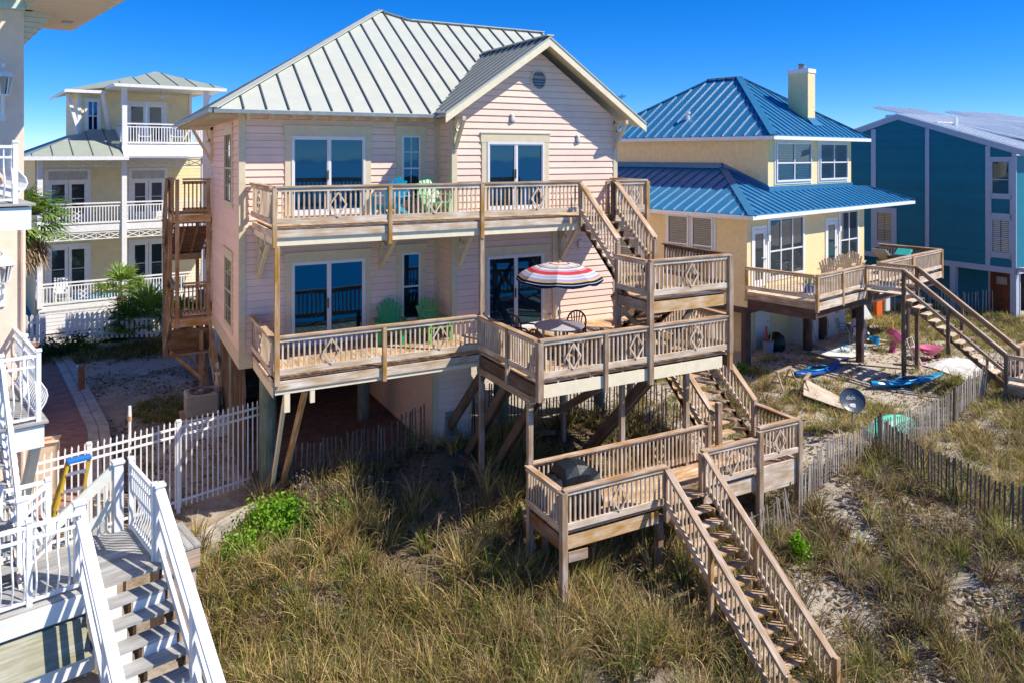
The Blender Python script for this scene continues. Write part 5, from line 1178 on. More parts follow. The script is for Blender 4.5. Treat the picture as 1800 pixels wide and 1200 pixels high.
# chimney
cx0, cx1, cy0, cy1 = 6.9, 7.52, 1.32, 2.25
mb = MB(Y); mb.box(cx0, cx1, cy0, cy1, 6.0, 8.5); chm = mb.build('chimney', M['yellow_stucco'], yh)
mb = MB(Y); mb.box(cx0-.03, cx1+.03, cy0-.03, cy1+.03, 8.42, 8.6); mb.build('chimney_cap', M['white_paint'], chm); mb = MB(Y)
for z0, z1, r_ in ((8.6, 8.7, .12), (8.72, 8.74, .2), (8.76, 8.82, .13), (8.83, 8.85, .18)): mb.cyl(((cx0+cx1)/2, (cy0+cy1)/2, z0), ((cx0+cx1)/2, (cy0+cy1)/2, z1), r_, r_, 12)
mb.build('chimney_flue', M['gutter'], chm)
mb = MB(Y); mb.prism([(cx0-.08, cy0-.3, UE+kk*(cy0-.3-uy0)+.03), (cx1+.08, cy0-.3, UE+kk*(cy0-.3-uy0)+.03), (cx1+.08, cy0, UE+kk*(cy0-uy0)+.16), (cx0-.08, cy0, UE+kk*(cy0-uy0)+.16)], (0, 0, .03)); mb.build('flashing', M['blue_roof_trim'], chm)
mb = MB(Y); mb.cyl((3.6, 5.2, UE+kk*1.1), (3.6, 5.2, UE+kk*1.2+.35), .08, .08, 10); mb.cyl((3.6, 5.2, UE+kk*1.2+.25), (3.6, 5.2, UE+kk*1.2+.35), .12, .12, 10); mb.build('roof_vent', M['white_paint'], yh)
# windows
def pane_block(par, a0, a1, z0, z1, cols, rails, y=0.0, axis_='x', c=None, trim=.1, gm='glass_mid', blinds=None, out=-1):
    f = window(par, Y, axis_, y if c is None else c, a0, a1, z0, z1, fw=.06, fm='vinyl', gm='clear_glass' if blinds else gm, mull=tuple(i/cols for i in range(1, cols)), rails=rails, out=out, inset=-.035 if blinds else 0)
    if blinds:
        mb = MB(Y); n_ = int((z1-z0)/.07); cc = (y if c is None else c)
        # blinds hang just inside the glass; a flat dark sheet backs them
        for i in range(n_):
            z = z0+.06+i*.07
            if axis_ == 'x': mb.bar((a0+.05, cc-.018, z), (a1-.05, cc-.018, z), .004, .058, roll=.3)
            else: mb.bar((cc-.018, a0+.05, z), (cc-.018, a1-.05, z), .004, .058, roll=.3)
        bk = MB(Y); bk.face([(a0, cc-.004, z0), (a1, cc-.004, z0), (a1, cc-.004, z1), (a0, cc-.004, z1)] if axis_ == 'x' else [(cc-.004, a0, z0), (cc-.004, a1, z0), (cc-.004, a1, z1), (cc-.004, a0, z1)]); bk.build('dark_backing', M['dark_gray'], f)
        mb.build('blind', M[blinds], f)
    mb = MB(Y); cc = (y if c is None else c)
    def Bx(A0, A1, Z0, Z1):
        if axis_ == 'x': mb.box(A0, A1, cc-.035, cc-.002, Z0, Z1)
        else: mb.box(cc-.035, cc-.002, A0, A1, Z0, Z1)
    Bx(a0-trim, a0, z0-trim, z1+trim); Bx(a1, a1+trim, z0-trim, z1+trim); Bx(a0, a1, z1, z1+trim); Bx(a0-.0, a1, z0-trim, z0); mb.build('window_trim', M['white_paint'], f)
pane_block(yh, 1.45, 4.0, .22, 2.45, 3, (.45,)); pane_block(yh, 7.05, 8.7, .22, 2.45, 2, (.45,))
pane_block(yh, 3.55, 6.35, 3.75, 5.35, 2, (.48,), y=.93, blinds='blind'); pane_block(yh, 7.1, 9.65, 3.75, 5.35, 2, (.48,), y=.93, blinds='blind')
pane_block(yh, 1.4, 2.35, .3, 2.5, 1, (.5,), c=0, axis_='y', blinds='blind'); pane_block(yh, 2.5, 3.5, .3, 2.5, 1, (.5,), c=0, axis_='y', blinds='blind'); pane_block(yh, 4.9, 6.0, .3, 2.5, 1, (.5,), c=0, axis_='y', blinds='blind')
def ydoor(a0, a1):
    mb = MB(Y); mb.box(a0-.1, a0, -.04, -.002, -.06, 2.12); mb.box(a1, a1+.1, -.04, -.002, -.06, 2.12); mb.box(a0-.1, a1+.1, -.04, -.002, 2.12, 2.24); mb.build('door_frame', M['white_paint'], yh)
    mb = MB(Y); mb.box(a0, a0+.12, -.03, 0, 0, 2.1); mb.box(a1-.12, a1, -.03, 0, 0, 2.1); mb.box(a0+.12, a1-.12, -.03, 0, 1.95, 2.1); mb.box(a0+.12, a1-.12, -.03, 0, 0, .25); d_ = mb.build('door', M['vinyl'], yh)
    mb = MB(Y); mb.face([(a0+.1, -.012, .2), (a1-.1, -.012, .2), (a1-.1, -.012, 2), (a0+.1, -.012, 2)]); mb.build('glass', M['glass_mid'], d_)
    mb = MB(Y); mb.cyl((a1-.06, -.03, 1.0), (a1-.06, -.09, 1.0), .03, .03, 8); mb.build('handle', M['chrome'], d_)
ydoor(.38, 1.18); ydoor(5.9, 6.72)
for x in (1.32, 6.9): mb = MB(Y); mb.bar((x, -.0, 1.75), (x, -.14, 1.75), .14, .22); mb.build('wall_light', M['white_plastic'], yh)
for x, y in ((.1, .1), (3.9, -.25), (7.7, -.4), (6.0, .2), (9.2, .2)): post(yh, Y, x, y, -3.2, -.66, .17, 'stain_brown', 'piling', True)
# deck
yd = thing('yellow_house_deck', 'wooden deck with lounge chairs in front of the yellow house', 'deck', (4, -1.3, -.4), fr=YF)
DY0 = -.08
deckfloor(yd, Y, 0, 10.8, -2.55, -.02, DY0, 'x', mat='pale_wood'); deckfloor(yd, Y, 3.6, 4.7, -4.0, -2.56, DY0, 'x', mat='pale_wood')
rail(yd, Y, (0, 0, DY0), (0, -2.6, DY0), (-1, 0), h=.9, pm='gold_wood'); rail(yd, Y, (0, -2.6, DY0), (3.6, -2.6, DY0), (0, -1), h=.9, post=(.5,), pm='gold_wood'); rail(yd, Y, (3.6, -2.6, DY0), (3.6, -4.0, DY0), (-1, 0), h=.9)
rail(yd, Y, (4.7, -4.0, DY0), (4.7, -2.6, DY0), (1, 0), h=.9); rail(yd, Y, (4.7, -2.6, DY0), (10.8, -2.6, DY0), (0, -1), h=.9, post=(.5,), pm='gold_wood'); rail(yd, Y, (10.8, -2.6, DY0), (10.8, 0, DY0), (1, 0), h=.9, bm='brown_wood')
for x, y in ((0, 0), (0, -2.65), (3.6, -2.65), (10.8, -2.65)): post(yd, Y, x, y, DY0-.35, DY0+.86, .1, 'gold_wood')
for x, y in ((3.55, -4.0), (4.7, -4.0)): post(yd, Y, x, y, -3.3, DY0+.9, .12, 'dark_timber')
mb = MB(Y); mb.box(0, 3.6, -2.68, -2.64, DY0-.3, DY0-.04); mb.box(4.7, 10.8, -2.68, -2.64, DY0-.3, DY0-.04); mb.build('fascia', M['pale_wood'], yd)
mb = MB(Y); mb.box(-.05, 0, -2.6, 0, DY0-.26, DY0-.04); mb.build('side_fascia', M['gray_wood'], yd); mb = MB(Y); mb.box(.1, 10.6, -2.5, -2.35, DY0-.62, DY0-.3); mb.box(0, .12, -2.6, .1, DY0-.62, DY0-.26); mb.box(3.6, 4.7, -4, -3.9, DY0-.5, DY0-.05); mb.build('beam', M['stain_brown'], yd)
for x in (3.9, 8): post(yd, Y, x, -2.3, -3.2, DY0-.3, .14, 'stain_brown', 'piling', True)
ys = thing('deck_stairs', 'wooden stairs descending right from the yellow house deck toward the beach', 'stairs', (4.1, -5.6, -2.5), fr=YF)
stairs(ys, Y, (3.6, -4.0, DY0), (3.6, -7.1, -2.4), 1.05, (1, 0), mat='pale_wood', smat='brown_wood')
for x, o_ in ((3.55, -1), (4.7, 1)):
    for h_, w_ in ((.9, .13), (.28, .08)):
        mb = MB(Y); mb.bar((x, -4.0, DY0+h_), (x, -7.15, -2.4+h_), w_, .05 if w_ > .1 else .1); mb.build('handrail', M['gray_wood'], ys)
    mb = MB(Y); mb.bar((x+.0, -4.0, DY0+.8), (x, -7.15, -2.4+.8), .04, .13); mb.build('side_rail', M['brown_wood'], ys)
    for t in (.46, 1): yy = -4.0-3.15*t; zz = DY0+(-2.4-DY0)*t; post(ys, Y, x+o_*.05, yy, zz-.7, zz+.88, .1, 'dark_timber')
yl = thing('stair_landing', 'low wooden walkway at the foot of the yellow house stairs at the right edge', 'landing', (4.4, -8, -3), fr=YF)
deckfloor(yl, Y, 3.5, 7.5, -8.4, -7.15, -2.42, 'x', mat='pale_wood'); mb = MB(Y); mb.box(3.5, 7.5, -8.44, -8.4, -2.75, -2.45); mb.box(3.46, 3.5, -8.4, -7.15, -2.75, -2.45); mb.build('fascia', M['gray_wood'], yl)
rail(yl, Y, (3.55, -7.2, -2.42), (3.55, -8.4, -2.42), (-1, 0), h=.9, cm='gray_wood'); rail(yl, Y, (4.8, -7.1, -2.42), (7.5, -7.1, -2.42), (0, 1), h=.9)
for x, y in ((3.55, -8.4), (7.4, -8.4)): post(yl, Y, x, y, -4, -2.45, .1, 'dark_timber')

# ---------------- blue house ----------------
bh = thing('blue_house', 'deep blue lap-sided house with white corner strips at the right edge', 'house', (8, 4, -2.8), fr=BF)
B = BF
def bl(z): # y-range under the asymmetric gable (plane X=0)
    lo = 0 if z < 4.95 else min(5.6, (z-4.95)/.315); hi = 12 if z < 4.9 else max(5.6, 5.6+(6.72-z)/.30); return (lo, hi)
ops = [(5.94, 6.84, .2, 1.82), (.22, 1.03, 2.98, 4.57), (.22, 1.03, .25, 1.84)]
clap(bh, B, 'y', 0, 0, 12, -.35, 6.7, ops, mat='blue_siding', sp=.17, lim=bl, out=-1, lip=.018)
mb = MB(B); mb.box(.05, 16, .02, 11.8, -.5, 4.8); mb.build('house_body', M['blue_siding'], bh)
mb = MB(B)
for y0, y1 in ((6.87, 7.14), (3.98, 4.18), (1.08, 1.29), (-.05, .14)):
    zt = min(bl_ for bl_ in [4.95+.315*max(0, y0), 6.7-.3*max(0, y1-5.6)])-.03
    mb.box(-.045, -.002, y0, y1, -.35, zt)
mb.build('trim_strip', M['bluegray_trim'], bh)
mb = MB(B)
for z0, z1 in ((4.57, 4.75), (2.8, 2.98), (2.0, 2.12), (1.84, 2.0), (.05, .25)): mb.box(-.04, -.004, .14, 1.08, z0, z1)
mb.box(-.04, -.004, .14, .22, .0, 4.6); mb.box(-.04, -.004, 1.03, 1.08, 0, 4.6)
mb.build('window_surround', M['bluegray_trim'], bh)
for (a, b_, z0, z1) in ops:
    f = window(bh, B, 'y', 0, a, b_, z0, z1, fw=.05, fm='bluegray_trim', gm='glass_mid' if z0 > 1 else 'glass_pale', rails=(.45,))
    if z0 < 1:
        mb = MB(B)
        for k in range(int((z1-z0)/.09)): mb.box(-.012, -.006, a+.08, (a+b_)/2-.03, z0+.08+k*.09, z0+.13+k*.09); mb.box(-.012, -.006, (a+b_)/2+.03, b_-.08, z0+.08+k*.09, z0+.13+k*.09)
        mb.build('shutters', M['blind_tan' if a > 5 else 'blind'], f)
mb = MB(B); mb.box(-.05, -.003, 5.7, 5.94, -.1, 2.05); mb.box(-.05, -.003, 6.84, 6.87, -.1, 2.05); mb.box(-.05, -.003, 5.94, 6.84, 1.82, 2.05); mb.box(-.05, -.003, 5.94, 6.84, -.1, .2); mb.build('window_trim', M['bluegray_trim'], bh)
mb = MB(B); mb.box(-.08, 0, -.1, 12, -.62, -.35); mb.box(-.08, 16, -.1, -.02, -.62, -.35); mb.build('floor_band', M['bluegray_trim'], bh)
for y in (2.72, -.02): mb = MB(B); mb.bar((0.05, y+.08, -3), (0.05, y+.08, -.62), .26, .26, up=(0, 1, 0)); mb.build('porch_post', M['bluegray_trim'], bh)
clap(bh, B, 'y', .9, 1.5, 12, -2.8, -.5, mat='blue_siding', sp=.17, out=-1, name='lower_wall')
mb = MB(B); mb.box(.82, .9, .55, 1.5, -2.8, -.62); mb.build('door', M['door_red'], bh); mb = MB(B); mb.box(.84, .9, .2, .55, -2.8, -.5); mb.box(.84, .9, 1.5, 1.6, -2.8, -.5); mb.build('door_frame', M['bluegray_trim'], bh)
mb = MB(B); mb.box(.78, .83, .75, 1.2, -1.3, -.95); mb.build('door_sign', M['gray_plastic'], bh)
mb = MB(B); mb.box(2.5, 2.6, .2, 12, -3, -.5); mb.build('back_wall', M['dark_gray'], bh)
# fascia + roofs
mb = MB(B); T = .30
mb.prism([(-.12, -.6, 4.72), (-.12, 5.6, 6.68), (-.12, 5.6, 6.68+T), (-.12, -.6, 4.72+T)], (.06, 0, 0)); mb.prism([(-.12, 5.6, 6.68), (-.12, 12.4, 4.66), (-.12, 12.4, 4.66+T), (-.12, 5.6, 6.68+T)], (.06, 0, 0)); mb.build('bargeboard', M['bluegray_trim'], bh)
roofplane(bh, B, [(-.15, -.6, 5.04), (16, -.6, 5.04), (16, 5.6, 7.0), (-.15, 5.6, 7.0)][::1], (0, 1, .316), mat='white_roof', smat='white_roof', sp=.5)
slab(bh, B, [(-.15, 5.6, 7.0), (16, 5.6, 7.0), (16, 12.4, 4.98), (-.15, 12.4, 4.98)], .05, 'white_roof', 'roof')
roofplane(bh, B, [(2.4, -.9, 5.3), (6.5, -.9, 5.3), (6.5, 8.6, 7.62), (2.4, 8.6, 7.62)], (0, 1, .244), mat='white_roof', smat='white_roof', sp=.5, name='raised_roof', t=.12)
mb = MB(B); mb.box(2.6, 6.3, 6.6, 8.0, 6.2, 7.1); mb.build('clerestory', M['bluegray_trim'], bh)
roofplane(bh, B, [(8.5, -1, 5.4), (15, -1, 5.4), (15, 7.9, 7.5), (8.5, 7.9, 7.5)], (0, 1, .236), mat='white_roof', smat='white_roof', sp=.5, name='raised_roof', t=.12)
for x, y in ((1.5, 3.5), (3.5, 1.2), (7.5, 2.0)): z = 5.04+.316*(y+.6); mb = MB(B); mb.cyl((x, y, z-.1), (x, y, z+.4), .1, .1, 8); mb.build('roof_vent', M['white_paint'], bh)
mb = MB(B); mb.bar((.4, 3.9, 6.5), (1.8, 3.9, 6.5), .15, .04); mb.bar((3.2, 1.8, 5.85), (6.2, 1.8, 5.85), .15, .04); mb.build('ridge_cap', M['white_roof'], bh)
# front-right wing post and beam near the edge
mb = MB(B); mb.box(-.02, .2, -3.0, -.1, -.5, -.3); mb.build('porch_beam', M['bluegray_trim'], bh)
# ---------------- furniture and loose things ----------------
def adirondack(name, mat, loc, rz, label, group, fr=W0):
    t = thing(name, label, 'chair', loc, group=group, fr=fr, rz=rz)
    m_ = M[mat]
    t.scale = (1.03, 1.03, 1.03)
    mb = MB()      # fan back, leaning back (+y)
    for k in range(7):
        a = (k-3)*.05; x0 = (k-3)*.062; top = 1.0-.042*abs(k-3)**1.6*.75
        p = Vector((x0, .20, .30)); q = Vector((x0+a*.75, .20+.34*(top-.3)/.68, top))
        mb.bar(p, q, .07, .018, up=(0, 1, .3)); 
    mb.bar((-.26, .26, .42), (.26, .26, .42), .02, .07); mb.bar((-.28, .385, .68), (.28, .385, .68), .02, .05)
    mb.build('backrest', m_, t)
    mb = MB()
    for k in range(6): y = -.30+k*.095; mb.bar((-.27, y, .37-.028*k), (.27, y, .37-.028*k), .085, .018)
    mb.build('seat', m_, t)
    for s in (-1, 1):
        mb = MB(); mb.bar((s*.33, -.36, .55), (s*.33, .36, .54), .13, .022); mb.build('arm', m_, t)
        mb = MB(); mb.bar((s*.30, -.30, 0), (s*.30, -.28, .54), .10, .03, up=(0, 1, 0)); mb.build('leg', m_, t)
        mb = MB(); mb.bar((s*.28, -.33, .34), (s*.28, .55, .03), .03, .10); mb.build('leg', m_, t)
    return t
RZC = 0.15
adirondack('adirondack_chair', 'green_chair_a', (3.3, 1.95, 0), -.25+.0, 'deep green fan-back chair on the lower deck just right of the sliding door', 'adirondack chairs of the pink house')
adirondack('adirondack_chair', 'green_chair_b', (4.42, 1.65, 0), .1, 'yellowish green fan-back chair on the lower deck between the narrow window and the bay corner', 'adirondack chairs of the pink house')
adirondack('adirondack_chair', 'turq', (3.12, 1.45, UZ), -.75, 'turquoise fan-back chair on the upper deck beside the sliding door', 'adirondack chairs of the pink house')
adirondack('adirondack_chair', 'green_chair_c', (4.36, 1.55, UZ), .0, 'light green fan-back chair on the upper deck by the bay corner', 'adirondack chairs of the pink house')
# small round side table behind turquoise chair
stb = thing('side_table', 'small dark round side table between the two chairs on the upper deck', 'table', (3.75, 1.6, UZ))
mb = MB(); mb.cyl((3.75, 1.6, UZ+.45), (3.75, 1.6, UZ+.47), .22, .22, 20); mb.build('tabletop', M['black_plastic'], stb)
for k in range(3): a = 2*math.pi*k/3; mb = MB(); mb.bar((3.75+.2*math.cos(a), 1.6+.2*math.sin(a), UZ), (3.75+.08*math.cos(a), 1.6+.08*math.sin(a), UZ+.45), .02, .02); mb.build('leg', M['black_plastic'], stb)
# folded chair in the deck corner
fc_ = thing('folded_chair', 'dark folded beach chair leaning in the left corner of the lower deck', 'chair', (.3, 1.9, 0))
mb = MB(); mb.prism([(.18, 1.2, .02), (.55, 2.45, .02), (.52, 2.5, .95), (.42, 2.2, 1.0)], (.03, -.01, 0)); mb.build('sling', M['dark_gray'], fc_); mb = MB(); mb.tube([(.2, 1.2, .0), (.5, 2.4, 1.0)], .012); mb.build('frame', M['chrome'], fc_)
# round table
TX, TY = 6.5, -1.2
rt = thing('round_table', 'round gray patio table with a white placemat under the striped umbrella', 'table', (TX, TY, 0))
mb = MB(); mb.lathe((TX, TY, .70), [(0, 0), (.58, 0), (.61, .01), (.61, .03), (.58, .038), (0, .038)], 40); mb.build('tabletop', M['table_gray'], rt, smooth=False)
for k in range(4): a = math.pi/4+k*math.pi/2; mb = MB(); mb.cyl((TX+.42*math.cos(a), TY+.42*math.sin(a), 0), (TX+.40*math.cos(a), TY+.40*math.sin(a), .70), .03, .035, 8); mb.build('leg', M['table_gray'], rt)
# umbrella
m, n, l, b = nmat('stripes', .7, 0, .2)
uv = n.new('ShaderNodeUVMap'); sx = n.new('ShaderNodeSeparateXYZ'); l.new(uv.outputs[0], sx.inputs[0])
W_ = (.72, .72, .74); seq = [(.75, .62, .35), (.75, .75, .72), (.72, .06, .07), W_, (.45, .68, .62), W_, (.42, .40, .58), (.72, .50, .18), (.05, .06, .14), W_, W_, (.42, .38, .55), (.72, .30, .34), (.72, .05, .07), (.72, .05, .07), (.28, .52, .48), W_, (.48, .50, .66), W_, (.45, .38, .58), (.80, .50, .10), (.0, .01, .05), (.0, .01, .05), (.75, .75, .75)]
pos = [0, .10, .16, .21, .25, .29, .33, .365, .395, .42, .45, .50, .535, .565, .64, .67, .69, .73, .77, .82, .89, .925, .955, .985]
cr_ = ramp(n, list(zip(pos, seq)), 'CONSTANT'); l.new(sx.outputs[0], cr_.inputs[0]); l.new(cr_.outputs[0], b.inputs['Base Color'])
trn = n.new('ShaderNodeBsdfTranslucent'); l.new(cr_.outputs[0], trn.inputs[0]); mxs = n.new('ShaderNodeMixShader'); mxs.inputs[0].default_value = .25; l.new(b.outputs[0], mxs.inputs[1]); l.new(trn.outputs[0], mxs.inputs[2]); l.new(mxs.outputs[0], n['Material Output'].inputs[0])
um = thing('patio_umbrella', 'open patio umbrella with red, white, purple and black ring stripes on the lower deck', 'umbrella', (TX, TY, 0))
mb = MB(); NG = 8; prof = lambda t: (1.06*math.sin(t*1.12)/math.sin(1.12), 2.24-.37*t**2.0)
def gp(i, s, t):
    a0_, a1_ = 2*math.pi*(i+.22)/NG, 2*math.pi*(i+1.22)/NG; r_, z = prof(t)
    p = Vector((math.cos(a0_), math.sin(a0_), 0)); q = Vector((math.cos(a1_), math.sin(a1_), 0)); c_ = (p+(q-p)*s)*r_
    return (TX+c_.x, TY+c_.y, z-.035*math.sin(math.pi*s)*t+ (0 if t < 1 else 0))
for i in range(NG):
    for k in range(14):
        for s in range(4):
            t0, t1 = k/14, (k+1)/14; s0, s1 = s/4, (s+1)/4
            mb.face([gp(i, s0, t1), gp(i, s1, t1), gp(i, s1, t0), gp(i, s0, t0)] if k else [gp(i, s0, t1), gp(i, s1, t1), gp(i, 0, 0)], [(t1, 0), (t1, 0), (t0, 0), (t0, 0)] if k else [(t1, 0), (t1, 0), (0, 0)])
    for s in range(4):   # valance
        a = Vector(gp(i, s/4, 1)); b_ = Vector(gp(i, (s+1)/4, 1)); dz = lambda s_: -.05-.03*math.sin(math.pi*s_)
        mb.face([a+Vector((0, 0, dz(s/4))), b_+Vector((0, 0, dz((s+1)/4))), b_, a], [(.99, 0), (.99, 0), (.93, 0), (.93, 0)])
mb.build('canopy', MATS['stripes'], um, smooth=False)
mb = MB()
for i in range(NG): mb.tube([tuple(Vector(gp(i, 0, k/6))-Vector((0, 0, .015))) for k in range(7)], .006, 4)
mb.build('ribs', M['chrome'], um)
mb = MB(); mb.cyl((TX, TY, .03), (TX, TY, 2.24), .02, .02, 10); mb.build('pole', M['chrome'], um); mb = MB(); mb.lathe((TX, TY, 2.23), [(.05, 0), (.03, .03), (.012, .07), (0, .08)], 10); mb.build('finial', M['gold_wood'], um)
mb = MB(); mb.lathe((TX, TY, 0), [(0, 0), (.22, 0), (.2, .05), (.05, .08), (.04, .3), (0, .3)], 20); mb.build('base', M['dark_gray'], um)
def resin_chair(loc, rz, label):
    t = thing('patio_chair', label, 'chair', loc, group='dark brown patio chairs round the table', rz=rz); m_ = M['resin_brown']
    mb = MB(); mb.bar((-.23, 0, .42), (.23, 0, .42), .44, .03); mb.build('seat', m_, t)
    mb = MB(); ar = []
    for k in range(15):
        a = math.pi*k/14; ar.append((-.24*math.cos(a), .24+.06*math.sin(a), .60+.26*math.sin(a)))
    pts = [(-.22, .2, .42)]+ar+[(.22, .2, .42)]
    mb.tube(pts, .022, 6)
    for k in range(5): x = (k-2)*.075; zt = .60+.25*math.sqrt(max(0, 1-(x/.24)**2)); mb.bar((x*.6, .22, .44), (x, .28, zt), .03, .012, up=(0, 1, 0))
    mb.build('backrest', m_, t)
    for s in (-1, 1):
        mb = MB(); mb.tube([(s*.23, .22, .62), (s*.27, .05, .645), (s*.28, -.15, .64), (s*.26, -.22, .58), (s*.24, -.2, .42)], .022, 6); mb.build('arm', m_, t)
        for y in (-.2, .2): mb = MB(); mb.bar((s*.26, y*1.15, 0), (s*.23, y, .42), .05, .04, up=(0, 1, 0)); mb.build('leg', m_, t)
    return t
resin_chair((5.9, -.55, 0), .6, 'brown resin chair at the back left of the round table near the sliding door')
resin_chair((7.25, -.72, 0), -.75, 'brown resin chair at the back right of the round table by the pink wall')
resin_chair((5.72, -1.75, 0), 1.9, 'brown resin chair at the front left of the round table by the railing corner')
resin_chair((6.75, -2.15, 0), 3.3, 'brown resin chair at the front of the round table seen from behind over the rail')
mb = MB(); mb.bar((5.6, 1.28, .03), (6.6, 1.28, .03), .55, .05); tag(mb.build('doormat', M['trim']), 'pale step mat at the sliding door behind the round table', 'mat')
# grill under cover
gr = thing('covered_grill', 'barbecue grill under a black cover on the low deck', 'grill', (5.65, -3.2, GZ_))
mb = MB(); gx_, gy_ = 5.62, -3.12
secs = []
for x, w_, h_, in ((-.62, .20, .62), (-.60, .25, .84), (-.38, .29, .90), (-.30, .31, 1.08), (0, .32, 1.14), (.30, .31, 1.06), (.38, .28, .88), (.60, .24, .82), (.64, .2, .60)):
    ring = []
    for k, (yy, zz) in enumerate(((-1.12, 0), (-1.05, .45), (-1, .78), (-.72, .95), (0, 1.0), (.72, .96), (1, .82), (1.05, .45), (1.1, 0))):
        wob = .025*math.sin(9*x+k*2.3); ring.append((gx_+x+(.04 if zz == 0 else 0)*(1 if x > 0 else -1), gy_+yy*w_+wob, GZ_+.12+zz*(h_-.12)))
    secs.append(ring)
for a, c_ in zip(secs[:-1], secs[1:]):
    for k in range(8): mb.face([a[k], c_[k], c_[k+1], a[k+1]])
mb.face(secs[0]); mb.face(secs[-1][::-1]); mb.build('cover', M['cover_black'], gr, smooth=False)
for x in (-.5, .5):
    for y in (-.25, .25): mb = MB(); mb.cyl((gx_+x, gy_+y, GZ_), (gx_+x, gy_+y, GZ_+.16), .05, .05, 10); mb.build('wheel', M['black_plastic'], gr)
# things under the deck
pt_ = thing('timber_curb', 'long dark timber board stepping down the dune under the deck on the left', 'timber', (5.2, .4, -3.6))
mb = MB(); mb.bar((4.62, 1.6, -2.9), (5.78, -.78, -3.62), .06, .34); mb.build('board', M['dark_timber'], pt_); mb = MB(); mb.bar((5.45, -1.1, -4.6), (5.45, -1.1, -3.35), .12, .12, up=(0, 1, 0)); mb.build('stake', M['brown_wood'], pt_)
mb = MB(); mb.bar((5.5, -1.05, -3.45), (5.05, -2.5, -3.75), .07, .3); mb.build('board', M['gray_wood'], pt_)
pt_ = thing('timber_curb', 'dark timber board running back under the deck to the right', 'timber', (9.8, 1.2, -3.2)); mb = MB(); mb.bar((9.0, 2.4, -2.9), (10.6, -.1, -3.25), .06, .3); mb.build('board', M['dark_timber'], pt_)
mb = MB(); mb.bar((6.0, 2.2, -2.95), (7.9, 1.3, -2.9), .1, .12); tag(mb.build('plank', M['gray_wood']), 'pale gray plank lying on the sand under the deck', 'plank')
mb = MB(); mb.lathe((5.55, -.55, -3.65), [(0, 0), (.06, .01), (.1, .06), (.1, .1), (.06, .16), (0, .18)], 14); tag(mb.build('ball', M['white_plastic'], None, smooth=True), 'small pale round float beside the dark timber under the deck', 'ball')
# sand fences
def sandfence(pts, lab, h=1.1, sp=.085, lean=.05, posts=(), wv=.03, seed=0, wmul=1.15, mat='slat_wood'):
    rr = random.Random(seed); P_ = [Vector((x, y, 0)) for x, y in pts]
    f = thing('sand_fence', lab, 'fence', (pts[0][0], pts[0][1], float(H(pts[0][0], pts[0][1])))); mb = MB(); tot = 0; ln = []
    for a, c_ in zip(P_[:-1], P_[1:]):
        L = (c_-a).length; d = (c_-a)/L; n_ = int(L/sp)
        for i in range(n_):
            p = a+d*(i*sp+rr.uniform(-.01, .01)); z = float(H(p.x, p.y)); ll = rr.gauss(0, lean*.6)+lean*.5*math.sin(tot*.7+seed); hh = h*rr.uniform(.93, 1.05); 
            q = p+d*(ll*hh)+Vector((0, 0, z+hh)); mb.bar(Vector((p.x, p.y, z-.1)), q, .034*wmul, .012, up=(d.y, -d.x, .01)); ln.append(Vector((p.x, p.y, z)))
            tot += sp
    mb.build('slats', M[mat], f)
    for t in (.25, .6, .92): mb = MB(); mb.tube([v+Vector((0, 0, h*t)) for v in ln[::6]], .005, 3); mb.build('wire', M['dark_gray'], f)
    for (x, y) in posts: z = float(H(x, y)); mb = MB(); mb.cyl((x, y, z-.3), (x, y, z+h+.18), .045, .04, 8); mb.build('post', M['dark_timber'], f)
    return f
sandfence([(11.7, -3.85), (12.9, -3.62), (14.4, -3.45), (15.5, -3.25), (17.5, -3.1), (19.5, -2.9), (21.3, -2.55), (22.3, -2.3)], 'long weathered sand fence rising from the wooden landing toward the yellow house stairs', h=1.0, posts=((15.45, -3.35), (19.3, -3.0), (22.2, -2.3)), seed=2, sp=.085)
sandfence([(15.35, -3.35), (15.0, -4.4), (14.9, -5.5), (15.2, -6.6), (15.9, -8.0)], 'dark sand fence branching off toward the lower right edge of the photo', h=1.05, seed=5, sp=.092, posts=(), mat='shade_slat')
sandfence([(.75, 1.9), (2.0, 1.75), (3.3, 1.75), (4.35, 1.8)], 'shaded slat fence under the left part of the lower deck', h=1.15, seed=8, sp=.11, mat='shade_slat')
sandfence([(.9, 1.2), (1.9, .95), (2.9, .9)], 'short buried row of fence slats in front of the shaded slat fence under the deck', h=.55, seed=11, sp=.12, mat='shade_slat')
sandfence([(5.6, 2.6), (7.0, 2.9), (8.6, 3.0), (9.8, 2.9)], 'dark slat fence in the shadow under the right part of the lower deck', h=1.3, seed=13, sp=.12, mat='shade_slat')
sandfence([(9.8, 2.9), (10.6, 1.6), (11.3, .4)], 'sunlit slat fence running from under the deck toward the right stairs', h=1.1, seed=14, sp=.12)
sandfence([(10.2, .3), (11.0, .0), (11.9, -.3)], 'low slat fence behind the grill deck railing', h=.9, seed=15, sp=.11)
sandfence([(9.6, -4.1), (10.6, -4.0), (11.6, -3.9)], 'leaning slat fence pieces in the grass below the right landing', h=.95, seed=16, sp=.12, lean=.25)
sandfence([(24, -1.5), (28, -2.2), (33, -3.2)], 'far slat fence between the yellow house stairs and the blue house', h=1.0, seed=17, sp=.16)
sandfence([(26, 8.5), (30, 6.2), (34, 4.0)], 'far dark slat fence beyond the yellow house deck posts', h=1.1, seed=18, sp=.16)
